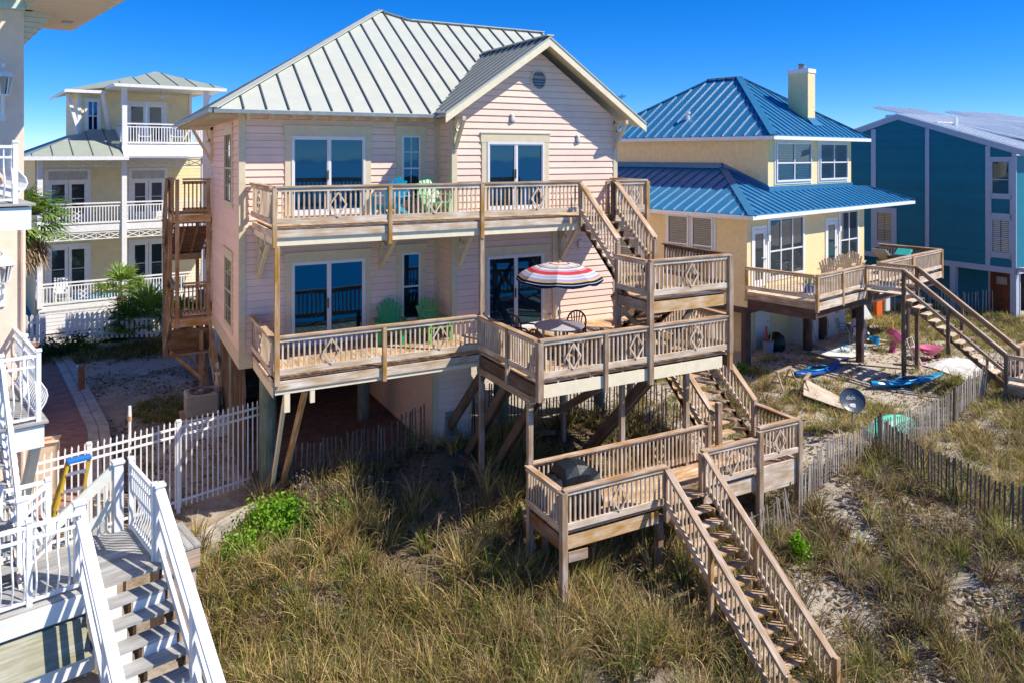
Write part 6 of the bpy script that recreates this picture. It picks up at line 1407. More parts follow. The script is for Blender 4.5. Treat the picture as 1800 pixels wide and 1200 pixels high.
# satellite dish
dx, dy, dz_ = 15.9, -2.1, float(H(15.9, -2.1)); sd = thing('satellite_dish', 'dark satellite dish on a thin pole in the dune grass', 'dish', (dx, dy, dz_))
mb = MB(); mb.cyl((dx, dy, dz_-.2), (dx, dy, dz_+.78), .025, .025, 8); mb.build('pole', M['gutter'], sd)
nrm = Vector((-.45, -.75, .42)).normalized(); cc = Vector((dx, dy, dz_+.93)); ux = nrm.cross(Vector((0, 0, 1))).normalized(); uy = ux.cross(nrm)
mb = MB(); NR = 6; NA = 28; V = lambda r_, a: cc+ux*(r_*.36*math.cos(a))+uy*(r_*.34*math.sin(a))+nrm*(.085*r_*r_-.06)
for i in range(NR):
    for k in range(NA):
        a0_, a1_ = 2*math.pi*k/NA, 2*math.pi*(k+1)/NA
        for o_, rev in ((0, 0), (-.012, 1)):
            q = [V(i/NR, a0_)+nrm*o_, V((i+1)/NR, a0_)+nrm*o_, V((i+1)/NR, a1_)+nrm*o_, V(i/NR, a1_)+nrm*o_]
            if i == 0: q = q[:1]+q[1:3]
            mb.face(q[::-1] if rev else q)
rim = [V(1, 2*math.pi*k/NA) for k in range(NA+1)]; mb.tube(rim, .01, 4); do = mb.build('reflector', M['dish'], sd, smooth=True)
mb = MB(); fp_ = cc+nrm*.42-uy*.22-ux*-.18; mb.tube([cc-uy*.34, cc-uy*.40+nrm*.2, fp_], .014, 5); mb.build('feed_arm', M['gutter'], sd); mb = MB(); mb.bar(fp_-nrm*.06, fp_+nrm*.08, .13, .12); mb.bar(fp_+ux*.08-nrm*.02, fp_+ux*.08+nrm*.1, .09, .09); mb.build('feed_horn', M['white_plastic'], sd, bevel=.02)
# lettering on the dish
tc_ = bpy.data.curves.new('lettering', 'FONT'); tc_.body = 'dish'; tc_.size = .17; tc_.extrude = .002; to = bpy.data.objects.new('lettering', tc_); COL.objects.link(to)
dg = bpy.context.evaluated_depsgraph_get(); tm = bpy.data.meshes.new_from_object(to.evaluated_get(dg)); bpy.data.objects.remove(to); tx = [(v.co.x, v.co.y) for v in tm.vertices]; mx_ = max(a for a, _ in tx)/2
mb = MB(); fs2 = [tuple(p.vertices) for p in tm.polygons]
vv = []
for v in tm.vertices:
    a, c_ = -(v.co.x-mx_)/1.0+.03, v.co.y+.02; rr2 = (a/.36)**2+(c_/.34)**2; vv.append(tuple(cc+ux*a+uy*c_+nrm*(.085*rr2-.052+v.co.z)))
for f_ in fs2: mb.face([vv[i] for i in f_])
mb.build('lettering', M['white_plastic'], do)
# right yard junk -------------------------------------------------
def gz(x, y): return float(H(x, y))
def sawhorse(x, y, a, lab):
    z = gz(x, y); t = thing('sawhorse', lab, 'sawhorse', (x, y, z), group='gray sawhorses in the dune grass', rz=a); mb = MB(); mb.bar((-.5, 0, .62), (.5, 0, .62), .1, .05); mb.build('beam', M['gray_wood'], t)
    for s in (-1, 1):
        for q in (-1, 1): mb = MB(); mb.bar((s*.42, 0, .6), (s*.5, q*.28, 0), .05, .035); mb.build('leg', M['gray_wood'], t)
        mb = MB(); mb.bar((s*.47, -.16, .28), (s*.47, .16, .28), .03, .06); mb.build('crosspiece', M['gray_wood'], t)
sawhorse(16.9, 1.35, .25, 'gray sawhorse farther left, behind the other sawhorse'); sawhorse(17.1, .55, .55, 'gray sawhorse nearer the plywood sheet')
z = gz(16.9, -.1); pl = MB(); pl.prism([(16.35, .05, z+.28), (17.0, -.95, z+.02), (17.85, -.1, z+.05), (17.2, .75, z+.50)], (0, 0, .025)); tag(pl.build('plywood_sheet', M['ply']), 'tilted square of raw plywood lying on the sand', 'board')
kayak((19.2, 1.9, gz(19.2, 1.9)), .1, 'blue kayak half hidden behind the sawhorses', W0, 2.6, 'kayak_blue'); kayak((21.3, -.1, gz(21.3, -.1)), -.15, 'long bright blue kayak lying in the grass below the yellow house deck', W0, 3.2, 'kayak_light')
for i, (x, y, w_, d_, lab) in enumerate(((21.6, 2.9, 1.7, 1.3, 'large white panel lying flat on the sand beside the coiled blue hose'), (23.6, 4.0, 3.2, 1.5, 'tan plywood walkway sheet under the stacked plastic chairs'))):
    z = gz(x, y)+.06; mb = MB(); mb.bar((x-w_/2, y, z), (x+w_/2, y, z), d_, .04); tag(mb.build('ground_sheet', M['sheet_white'] if i == 0 else M['ply']), lab, 'panel')
mb = MB(); z = gz(22.3, 3.6)
mb.tube([(21.2+.5*math.sin(t*.9)+t*.09, 3.1+.35*math.cos(t*1.3), z+.10+.02*math.sin(t*5)) for t in [i*.35 for i in range(50)]], .02, 5); tag(mb.build('garden_hose', M['kayak_light'], None, smooth=True), 'tangled bright blue hose on the white panel', 'hose')
mb = MB(); hx, hy, z = 22.3, 4.35, gz(22.3, 4.3)
for r_ in (.62, .64): mb.tube([(hx+r_*.72*math.cos(a), hy+.02*math.sin(3*a), z+.75+r_*math.sin(a)) for a in [2*math.pi*k/30 for k in range(31)]], .018, 5)
tag(mb.build('hose_loop', M['gutter'], None, smooth=True), 'large upright loop of gray hose hanging by the white wall under the yellow house', 'hose')
def bucket(x, y, mat, r_, h_, lab, rod=None):
    z = gz(x, y); t = thing('bucket', lab, 'bucket', (x, y, z)); mb = MB(); mb.lathe((x, y, z), [(0, .02), (r_*.82, 0), (r_, h_), (r_*.95, h_), (r_*.8, .04), (0, .04)], 18); mb.build('pail', M[mat], t)
    if rod: mb = MB(); mb.bar((x, y, z+.1), (x-.1, y, z+h_+.55), .09, .03); mb.build('toy_spade', M[rod], t); mb = MB(); mb.bar((x+.08, y, z+.1), (x+.2, y, z+h_+.3), .03, .03); mb.build('stick', M['yellow_toy'], t)
bucket(19.35, 4.35, 'bucket_gray', .22, .45, 'gray-blue bucket holding a red plastic spade by the yellow wall', 'red')
bucket(24.3, 3.4, 'kayak_light', .2, .35, 'blue pail beside the pink play sink')
mb = MB(); z = gz(19.9, 4.4)
mb.lathe((19.9, 4.45, z), [(0, 0), (.3, .05), (.36, .3), (.3, .55), (.12, .7), (0, .72)], 12); tag(mb.build('trash_bag', M['black_plastic'], None, smooth=True), 'black bag standing next to the gray-blue bucket', 'bag')
# plastic chairs stack
def mono(x, y, z, rz, mat, lab, tilt=0):
    t = thing('plastic_chair', lab, 'chair', (x, y, z), rz=rz); t.rotation_euler[0] = tilt; m_ = M[mat]
    mb = MB(); mb.bar((-.24, 0, .42), (.24, 0, .42), .46, .025); mb.build('seat', m_, t)
    mb = MB(); pts = [(-.26, .22, .42), (-.27, .28, .8), (-.15, .3, .9), (.15, .3, .9), (.27, .28, .8), (.26, .22, .42)]; mb.tube(pts, .025, 6); mb.prism([(-.25, .25, .5), (.25, .25, .5), (.22, .3, .86), (-.22, .3, .86)], (0, .015, 0)); mb.build('backrest', m_, t)
    for s in (-1, 1):
        mb = MB(); mb.tube([(s*.27, .25, .68), (s*.29, -.15, .66), (s*.27, -.22, .42)], .022, 6); mb.build('arm', m_, t)
        for q in (-1, 1): mb = MB(); mb.bar((s*.28, q*.25, 0), (s*.24, q*.21, .42), .06, .04, up=(0, 1, 0)); mb.build('leg', m_, t)
zc = gz(23.6, 4.0)+.08
mono(23.4, 4.1, zc, .5, 'gray_plastic', 'gray plastic armchair standing on the plywood under the yellow deck'); mono(23.95, 3.75, zc+.12, 2.4, 'white_plastic', 'white plastic chair tipped over in front of the gray plastic armchair', tilt=1.1)
# pink play things
px_, py_ = 24.2, 2.5; z = gz(px_, py_); t = thing('play_sink', 'pink plastic toy sink on a foot in the sand', 'toy', (px_, py_, z))
mb = MB(); mb.bar((px_, py_, z+.52), (px_+.2, py_-.1, z+.72), .62, .5); mb.build('basin', M['hot_pink'], t, bevel=.06); mb = MB(); mb.cyl((px_, py_, z), (px_, py_, z+.35), .16, .07, 10); mb.build('foot', M['hot_pink'], t); mb = MB(); mb.cyl((px_+.1, py_+.1, z+.8), (px_+.1, py_+.1, z+1.15), .04, .04, 6); mb.build('handle', M['yellow_toy'], t)
px_, py_ = 24.4, 1.1; z = gz(px_, py_); t = thing('toy_wheelbarrow', 'small pink toy wheelbarrow on the pale sheet', 'toy', (px_, py_, z))
mb = MB(); mb.lathe((px_, py_, z+.18), [(0, 0), (.2, 0), (.42, .24), (.46, .26), (.38, .24), (0, .04)], 12); mb.build('tray', M['hot_pink'], t); mb = MB(); mb.cyl((px_+.25, py_-.18, z+.12), (px_+.25, py_-.08, z+.12), .12, .12, 12); mb.build('wheel', M['black_plastic'], t)
for s in (-.15, .15): mb = MB(); mb.bar((px_, py_+s, z+.25), (px_-.6, py_+s, z+.38), .04, .04); mb.build('handle', M['hot_pink'], t)
px_, py_ = 23.2, .75; z = gz(px_, py_); t = thing('beach_trolley', 'white folding beach trolley with a pink printed bag lying against the post', 'trolley', (px_, py_, z))
mb = MB(); mb.tube([(px_-.2, py_, z+.05), (px_-.35, py_+.25, z+.95), (px_-.05, py_+.25, z+1.0), (px_+.12, py_, z+.05)], .025, 6); mb.build('frame', M['white_plastic'], t); mb = MB(); mb.bar((px_, py_-.05, z+.05), (px_-.15, py_+.15, z+.7), .36, .16); mb.build('bag', M['pale_pink'], t, bevel=.04)
mb = MB(); gxs = [23.2+i*.22 for i in range(14)]; gys = [-1.0+j*.2 for j in range(9)]
rr = random.Random(4); HZ = [[gz(x, y)+.05+.12*rr.random()*(1 if 0 < i < 13 and 0 < j < 8 else 0) for j, y in enumerate(gys)] for i, x in enumerate(gxs)]
for i in range(13):
    for j in range(8): mb.face([(gxs[i], gys[j], HZ[i][j]), (gxs[i+1], gys[j], HZ[i+1][j]), (gxs[i+1], gys[j+1], HZ[i+1][j+1]), (gxs[i], gys[j+1], HZ[i][j+1])])
tag(mb.build('crumpled_tarp', M['sheet_white'], None, smooth=True), 'large crumpled white sheet spread on the sand by the wooden stairs', 'sheet')
mb = MB(); mb.prism([(24.6, -1.6, gz(24.6, -1.6)), (25.5, -2.0, gz(25.5, -2)), (25.3, -1.9, gz(25.3, -2)+.55), (24.8, -1.6, gz(24.6, -1.6)+.6)], (0, .05, 0)); tag(mb.build('pink_board', M['pale_pink']), 'pale pink board leaning behind the crumpled white sheet', 'board')
mb = MB(); x, y = 16.9, -2.55; z = gz(x, y)
secs = []
for i in range(13):
    t_ = i/12; x_ = x-.9+t_*1.9; wd_ = .42*math.sin(math.pi*min(.97, max(.03, t_)))**.45
    secs.append([(x_, y+wd_*math.cos(a)*.9, z+.18+t_*.05+.42*max(-.35, math.sin(a))*wd_*2.1) for a in [math.pi*2*k/12 for k in range(12)]])
for a, c_ in zip(secs[:-1], secs[1:]):
    for k in range(12): mb.face([a[k], a[(k+1) % 12], c_[(k+1) % 12], c_[k]])
mb.face(secs[0]); mb.face(secs[-1]); tag(mb.build('beach_float', M['mint_mesh'], None, smooth=True), 'mint green inflatable float lying behind the sand fence slats', 'float')
mb = MB(); x, y = 28.2, 6.1; z = gz(x, y); t = thing('life_vest_stand', 'orange and white upright beach toy panel in the far yard', 'toy', (x, y, z)); mb.bar((x, y, z), (x, y, z+1.05), .45, .2, up=(0, 1, 0)); mb.build('panel', M['orange'], t, bevel=.05); mb = MB(); mb.bar((x+.45, y-.1, z+.35), (x+.45, y-.1, z+1.0), .35, .2, up=(0, 1, 0)); mb.build('side_panel', M['white_plastic'], t, bevel=.05)
mb = MB(); x, y = 26.9, 6.0; z = gz(x, y); mb.prism([(x, y, z+.1), (x+.7, y-.1, z+.1), (x+.35, y+.1, z+.85), (x-.35, y+.2, z+.85)], (0, .06, 0)); tag(mb.build('white_board', M['white_plastic']), 'white board leaning in the grass left of the orange toy panel', 'board')
mb = MB(); x, y = 18.8, 5.1; z = -2.75
for r_ in (.28, .12): mb.tube([(x, y+r_*math.cos(a), z+.3+r_*math.sin(a)) for a in [2*math.pi*k/20 for k in range(21)]], .03, 5)
for k in range(8): a = math.pi*k/4; mb.bar((x, y+.1*math.cos(a), z+.3+.1*math.sin(a)), (x, y+.28*math.cos(a), z+.3+.28*math.sin(a)), .02, .02)
tag(mb.build('spoked_wheel', M['white_plastic']), 'white spoked wheel at the edge of the shade left of the brown pile', 'wheel')
# furniture on the yellow deck (local yellow frame)
YZ = DY0
for x, y, rz, lab in ((4.0, -1.1, 1.9, 'tan slatted lounge chair nearest the big window on the yellow house deck'), (5.6, -.9, 1.9, 'middle tan slatted lounge chair on the yellow house deck'), (6.7, -.8, 1.9, 'tan slatted lounge chair nearest the second door on the yellow house deck')):
    adirondack('adirondack_chair', 'tan_chair', (x, y, YZ), rz, lab, 'tan lounge chairs on the yellow deck', YF)
def lounge(x, y, mat, lab, s=1):
    t = thing('sun_lounger', lab, 'lounger', (x, y, YZ), fr=YF, group='padded loungers on the yellow deck'); mb = MB(YF)
    mb.bar((x-.9*s, y, YZ+.38), (x+.2*s, y, YZ+.38), .62, .1); mb.bar((x+.2*s, y, YZ+.38), (x+.95*s, y, YZ+.85), .62, .1); mb.build('cushion', M[mat], t, bevel=.03)
    mb = MB(YF)
    for sy in (-.3, .3): mb.bar((x-.9*s, y+sy, YZ+.3), (x+.5*s, y+sy, YZ+.3), .03, .03)
    mb.build('frame', M['gutter'], t)
    for a in (-.8, .4):
        for sy in (-.3, .3): mb = MB(YF); mb.bar((x+a*s, y+sy, YZ), (x+a*s, y+sy, YZ+.3), .03, .03); mb.build('leg', M['gutter'], t)
lounge(9.0, -1.5, 'teal_fabric', 'teal padded lounger at the right end of the yellow house deck'); lounge(9.9, -.8, 'tan_fabric', 'brown padded lounger leaning by the far right railing of the yellow deck', -1)
gb = thing('deck_box', 'teal storage box on the bump-out of the yellow house deck', 'box', (4.3, -3.0, YZ), fr=YF); mb = MB(YF); mb.box(3.9, 4.6, -3.3, -2.75, YZ, YZ+.12); mb.build('base', M['kayak_light'], gb); mb = MB(YF); mb.box(7.9, 8.7, -2.2, -1.6, YZ, YZ+.75); mb.build('cabinet', M['black_plastic'], gb)
fp = thing('potted_plant', 'small potted plant with red flowers behind the yellow deck railing', 'plant', (1.4, -1.6, YZ), fr=YF); mb = MB(YF); mb.lathe((1.4, -1.6, YZ), [(0, 0), (.16, 0), (.2, .28), (0, .28)], 12); mb.build('pot', M['kayak_blue'], fp)
mb = MB(YF); rr = random.Random(3)
for k in range(60): a = rr.uniform(0, 6.28); r_ = rr.uniform(0, .25); mb.bar((1.4, -1.6, YZ+.28), (1.4+r_*math.cos(a), -1.6+r_*math.sin(a), YZ+.3+rr.uniform(.1, .3)), .03, .006)
mb.build('foliage', M['lawn_green'], fp)
# ---------------- vegetation ----------------
def leafmat(name, tr=.25, rough=.6):
    m, n, l, b = nmat(name, rough, 0, .25); a = n.new('ShaderNodeAttribute'); a.attribute_name = 'tint'; l.new(a.outputs['Color'], b.inputs['Base Color'])
    t = n.new('ShaderNodeBsdfTranslucent'); l.new(a.outputs['Color'], t.inputs[0]); mx = n.new('ShaderNodeMixShader'); mx.inputs[0].default_value = tr
    l.new(b.outputs[0], mx.inputs[1]); l.new(t.outputs[0], mx.inputs[2]); l.new(mx.outputs[0], n['Material Output'].inputs[0]); return m
leafmat('blade', .35); leafmat('leaf', .3, .5)
def np_mesh(name, V, Fq, colors, mat, parent=None):
    me = bpy.data.meshes.new(name); me.vertices.add(len(V)); me.vertices.foreach_set('co', V.astype(np.float32).ravel())
    me.loops.add(Fq.size); me.loops.foreach_set('vertex_index', Fq.astype(np.int32).ravel()); k = Fq.shape[1]
    me.polygons.add(len(Fq)); me.polygons.foreach_set('loop_start', np.arange(0, Fq.size, k)); me.polygons.foreach_set('loop_total', np.full(len(Fq), k)); me.update(calc_edges=True)
    ca = me.color_attributes.new('tint', 'FLOAT_COLOR', 'POINT'); c4 = np.ones((len(V), 4), np.float32); c4[:, :3] = colors; ca.data.foreach_set('color', c4.ravel())
    me.materials.append(M[mat]); o = bpy.data.objects.new(name, me); COL.objects.link(o)
    if parent: o.parent = parent
    return o
RG = np.random.RandomState(11)
def blades(base, az, length, bend, width, col, seg=4, droop=0):
    """arrays of N blades -> verts, quads, colours"""
    N = len(base); dirv = np.stack([np.cos(az), np.sin(az)], -1); per = np.stack([-np.sin(az), np.cos(az)], -1)
    tw = RG.uniform(0, 6.28, N); wd = np.stack([np.cos(tw), np.sin(tw)], -1)
    V = np.zeros((N, seg+1, 2, 3))
    x = np.zeros(N); z = np.zeros(N); ang = np.pi/2-bend*.25
    for i in range(seg+1):
        w_ = width*(1-(i/seg)**1.6)*.5+.0008
        for s in (0, 1):
            V[:, i, s, 0] = base[:, 0]+dirv[:, 0]*x+wd[:, 0]*w_*(1-2*s); V[:, i, s, 1] = base[:, 1]+dirv[:, 1]*x+wd[:, 1]*w_*(1-2*s); V[:, i, s, 2] = base[:, 2]+z
        x = x+np.cos(ang)*length/seg; z = z+np.sin(ang)*length/seg; ang = ang-bend/seg
    idx = np.arange(N*(seg+1)*2).reshape(N, seg+1, 2)
    F_ = np.stack([idx[:, :-1, 0], idx[:, :-1, 1], idx[:, 1:, 1], idx[:, 1:, 0]], -1).reshape(-1, 4)
    C_ = np.repeat(col, (seg+1)*2, axis=0)
    return V.reshape(-1, 3), F_, C_
def fieldnoise(x, y, s, o=0): return noise.noise(Vector((x*s+o, y*s-o, o*.37)))
PAL = np.array([(.80, .60, .28), (.62, .45, .22), (.56, .46, .14), (.34, .37, .08), (.24, .155, .085), (.48, .37, .26), (.18, .27, .05)])
def grass(name, label, pts, scale, pal, nb, L, W=.016, bendr=(.5, 2.2), spread=.12):
    N = len(pts); rep = nb; P_ = np.repeat(pts, rep, axis=0); s = np.repeat(scale, rep)
    r_ = np.abs(RG.normal(0, spread, len(P_)))*s; a = RG.uniform(0, 6.28, len(P_)); P2 = P_.copy(); P2[:, 0] += r_*np.cos(a); P2[:, 1] += r_*np.sin(a); P2[:, 2] -= .03
    az = a+RG.normal(0, .6, len(P_)); ln = L*s*RG.uniform(.55, 1.15, len(P_)); bd = RG.uniform(bendr[0], bendr[1], len(P_))
    tp = np.repeat(pal, rep); mixi = np.where(RG.rand(len(P_)) < .6, tp, np.array([0, 1, 4, 5, 3, 2, 6])[RG.randint(0, 7, len(P_))]); col = PAL[mixi]*RG.uniform(.6, 1.3, (len(P_), 1))*np.repeat(RG.uniform(.55, 1.15, N), rep)[:, None]
    V, F_, C_ = blades(P2, az, ln, bd, W*RG.uniform(.6, 1.3, len(P_)), col)
    o = np_mesh(name, V, F_, C_, 'blade'); return tag(o, label, 'grass', kind='stuff')
def blocked(x, y):
    if -.2 < x < 4.4 and y > 2.0: return True
    if 4.3 < x < 5.6 and y > 1.6: return True
    if -5.5 < x < -1.6 and y < .7: return True
    if -8 < x < -.2 and y > 1.0: return True
    if -1.3 < x < 1.0 and 0 < y < 1.4 and RG.rand() < .8: return True
    return False
def scatter(n, x0, x1, y0, y1, fn):
    out = []; sc = []; pl = []
    X = RG.uniform(x0, x1, n); Yv = RG.uniform(y0, y1, n); Z = H(X, Yv)
    for x, y, z in zip(X, Yv, Z):
        if blocked(x, y): continue
        r = fn(x, y)
        if r is None: continue
        out.append((x, y, z)); sc.append(r[0]); pl.append(r[1])
    return np.array(out), np.array(sc), np.array(pl, int)
def shade_zone(x, y): return 1 if (2.5 < x < 10 and -2.3 < y < 1.5) else 0
def f_tall(x, y):
    nz1 = fieldnoise(x, y, .55, 3.1); nz2 = fieldnoise(x, y, 1.6, 9.2)
    d = .72+nz1*1.1+nz2*.7
    if shade_zone(x, y): d -= .45
    if x > 8.6: d -= .25
    if x > 11 and y > -3.1: d -= .75
    if 12.5 < x < 15 and -4.4 < y < -3.5: d -= .6
    if x < 4 and y < .8: d += .25
    if abs(x-8.2) < .8 and y < -3.9: d -= .15
    if RG.rand() > d: return None
    s = RG.uniform(.6, 1.25)*(1.0 if x < 9 else .8); p = RG.choice([0, 1, 2, 3, 6, 2, 0, 4, 1] if x < 9 else [1, 4, 3, 5, 4, 3, 5])
    return (s, p)
def f_low(x, y):
    nz1 = fieldnoise(x, y, .8, 13.1)
    d = .85+nz1*1.5
    if shade_zone(x, y): d -= .7
    if x > 9.5: d -= .12
    if x > 11 and y > -3.1: d -= .65
    if RG.rand() > d: return None
    return (RG.uniform(.5, 1.3), RG.choice([1, 4, 5, 4, 5, 0]))
a = scatter(6000, -2.2, 17, -12, 2.0, f_tall); grass('dune_grass', 'tall yellow-green and straw dune grass covering the slope in front of the decks', a[0], a[1], a[2], 34, .84, W=.021, bendr=(.3, 1.9), spread=.09)
a = scatter(14000, -2.2, 17.5, -12, 1.9, f_low); grass('dry_thatch', 'low matted gray-brown dead grass lying over the dune sand', a[0], a[1], a[2], 26, .26, W=.016, bendr=(1.2, 3.6), spread=.17)
def f_yard(x, y):
    nz1 = fieldnoise(x, y, .5, 23.1)+.5*fieldnoise(x, y, 1.4, 3.3)
    d = .45+nz1*1.5
    if x > 19 and y > 1.2 and x < 24.5: d -= .5
    if x > 22.5 and -1.2 < y < 1: d -= .5
    if 16 < x < 20 and 0 < y < 2.4: d += .35
    if y > 3.0 and x < 23: d -= .4
    if x > 25: d += .5
    if x < 14 and y > -.5: d -= .15
    if RG.rand() > d: return None
    return (RG.uniform(.5, 1.1), RG.choice([2, 3, 3, 1, 0, 6]))
a = scatter(5200, 10.8, 34, -3.2, 8, f_yard); grass('yard_grass', 'patchy olive grass tufts on the sand below the yellow house', a[0], a[1], a[2], 26, .42, W=.02)
def f_rt(x, y):
    d = .6+fieldnoise(x, y, .5, 43.1)*1.4
    return None if RG.rand() > d else (RG.uniform(.6, 1.2), RG.choice([1, 2, 3, 5, 0]))
a = scatter(3800, 16.5, 34, -9.5, -3.2, f_rt); grass('slope_grass', 'olive and tan grass behind the sand fence at the right edge', a[0], a[1], a[2], 26, .5, W=.02)
def f_left(x, y):
    return None
# left yard dark grass patch (behind fence), uses its own blocked rule
def patch(name, label, cx, cy, rx, ry, n, L, pal, nb=26, W=.02, sc=1.0):
    t = RG.uniform(0, 6.28, n); r_ = np.sqrt(RG.rand(n)); X = cx+rx*r_*np.cos(t); Yv = cy+ry*r_*np.sin(t); P_ = np.stack([X, Yv, H(X, Yv)], -1)
    return grass(name, label, P_, np.full(n, sc)*RG.uniform(.6, 1.2, n), RG.choice(pal, n), nb, L, W=W)
patch('yard_weeds', 'dark green weeds on the shaded sand beside the air conditioning unit', -1.6, 9.0, .9, 1.1, 110, .28, [3, 6, 6, 2])
patch('yard_weeds', 'sparse low weeds scattered over the dirt behind the white metal fence', -1.2, 4.2, 1.6, 1.8, 45, .16, [3, 6, 2, 1], nb=14)
patch('border_weeds', 'dark ground cover in front of the white picket fence', -3.2, 16.2, 2.8, .9, 260, .35, [4, 4, 6, 3])
# leafy shrubs
LEAFC = {'bright': [(.16, .34, .02), (.22, .42, .03), (.10, .25, .02)], 'green': [(.06, .15, .02), (.10, .20, .03), (.04, .10, .015)], 'dark': [(.03, .07, .02), (.05, .10, .03), (.02, .05, .015)], 'yellowgreen': [(.20, .42, .01), (.12, .30, .01), (.28, .50, .02)], 'tan': [(.38, .30, .22), (.28, .22, .16), (.45, .38, .3)]}
def shrub(name, label, cx, cy, rx, ry, h, n, pal, leaf=.06, stems=12, z0=None, cat='shrub', clump=6, kind=None, parent=None):
    zb = float(H(cx, cy)) if z0 is None else z0
    t = thing(name, label, cat, (cx, cy, zb)); 
    if kind: t['kind'] = kind
    C_ = np.array(LEAFC[pal]); cl = RG.uniform(-1, 1, (clump*4, 3)); cl = cl[(cl**2).sum(1) < 1][:clump*2]; cl[:, 2] = np.abs(cl[:, 2])
    ci = RG.randint(0, len(cl), n); p = cl[ci]*.72+RG.normal(0, .20, (n, 3)); p[:, 2] = np.clip(p[:, 2], 0, 1.3)
    P_ = np.stack([p[:, 0]*rx, p[:, 1]*ry, p[:, 2]*h], -1)
    d1 = RG.normal(0, 1, (n, 3)); d1 /= np.linalg.norm(d1, axis=1)[:, None]; d2 = np.cross(d1, RG.normal(0, 1, (n, 3))); d2 /= np.linalg.norm(d2, axis=1)[:, None]
    s = leaf*RG.uniform(.6, 1.4, (n, 1)); V = np.stack([P_-d1*s*.5, P_+d2*s*.32, P_+d1*s*.6, P_-d2*s*.32], 1).reshape(-1, 3)
    F_ = np.arange(n*4).reshape(-1, 4); cb = C_[RG.randint(0, len(C_), len(cl))][ci]*RG.uniform(.7, 1.3, (n, 1)); o = np_mesh('foliage', V, F_, np.repeat(cb, 4, axis=0), 'leaf'); o.parent = t
    mb = MB()
    for i in range(stems):
        q = cl[i % len(cl)]; mb.tube([(cx+RG.normal(0, .05), cy+RG.normal(0, .05), zb-.05), (cx+q[0]*rx*.4, cy+q[1]*ry*.4, zb+q[2]*h*.5), (cx+q[0]*rx*.8, cy+q[1]*ry*.8, zb+q[2]*h*.85)], [.014, .01, .004], 4)
    mb.build('stems', M['brown_wood'], t); return t
shrub('vine_shrub', 'bright green leafy bush at the foot of the big green piling', .15, .85, .95, .6, .8, 5200, 'bright', .075)
shrub('vine_shrub', 'bright green leafy bush just left of the piling beside the concrete block', -.75, .35, .7, .5, .6, 3000, 'bright', .07)
shrub('vine_shrub', 'green leafy bush in the grass right of the bright bush by the piling', 1.3, .35, .8, .5, .7, 2200, 'green', .07)
shrub('dead_shrub', 'bare grayish twiggy bush standing behind the bright green bushes', .95, 1.05, .5, .35, 1.05, 700, 'tan', .04, stems=40)
shrub('vine_shrub', 'small sunlit green bush beside the post at the left end of the grill deck', 5.5, -1.3, .35, .35, .4, 700, 'bright', .07)
shrub('vine_shrub', 'narrow yellow-green bush in the dry grass right of the front stairs', 10.65, -4.75, .28, .3, .75, 1600, 'yellowgreen', .06)
shrub('vine_shrub', 'small green sprig by the concrete block in the lower left', -1.0, .0, .2, .2, .16, 250, 'bright', .05)
shrub('vine_shrub', 'tiny bright green plant on the sand near the brown pile of the yellow house', 16.6, 3.0, .22, .2, .45, 200, 'bright', .12)
for x, y, rx, h_, pl_, lab in ((-5.1, 16.3, .75, .9, 'dark', 'dark bush at the end of the brick path'), (-4.3, 16.9, .8, .7, 'green', 'low bush against the left end of the white picket fence'), (-6.6, 19.2, .6, .8, 'green', 'green bush left of the gate post of the white picket fence'), (-2.9, 18.3, .9, 1.3, 'green', 'loose green bush behind the middle of the white picket fence'), (-1.9, 18.0, .8, 1.5, 'green', 'taller green bush behind the picket fence beside the palm shrub')):
    shrub('garden_shrub', lab, x, y, rx, rx*.7, h_, 1500, pl_, .10)
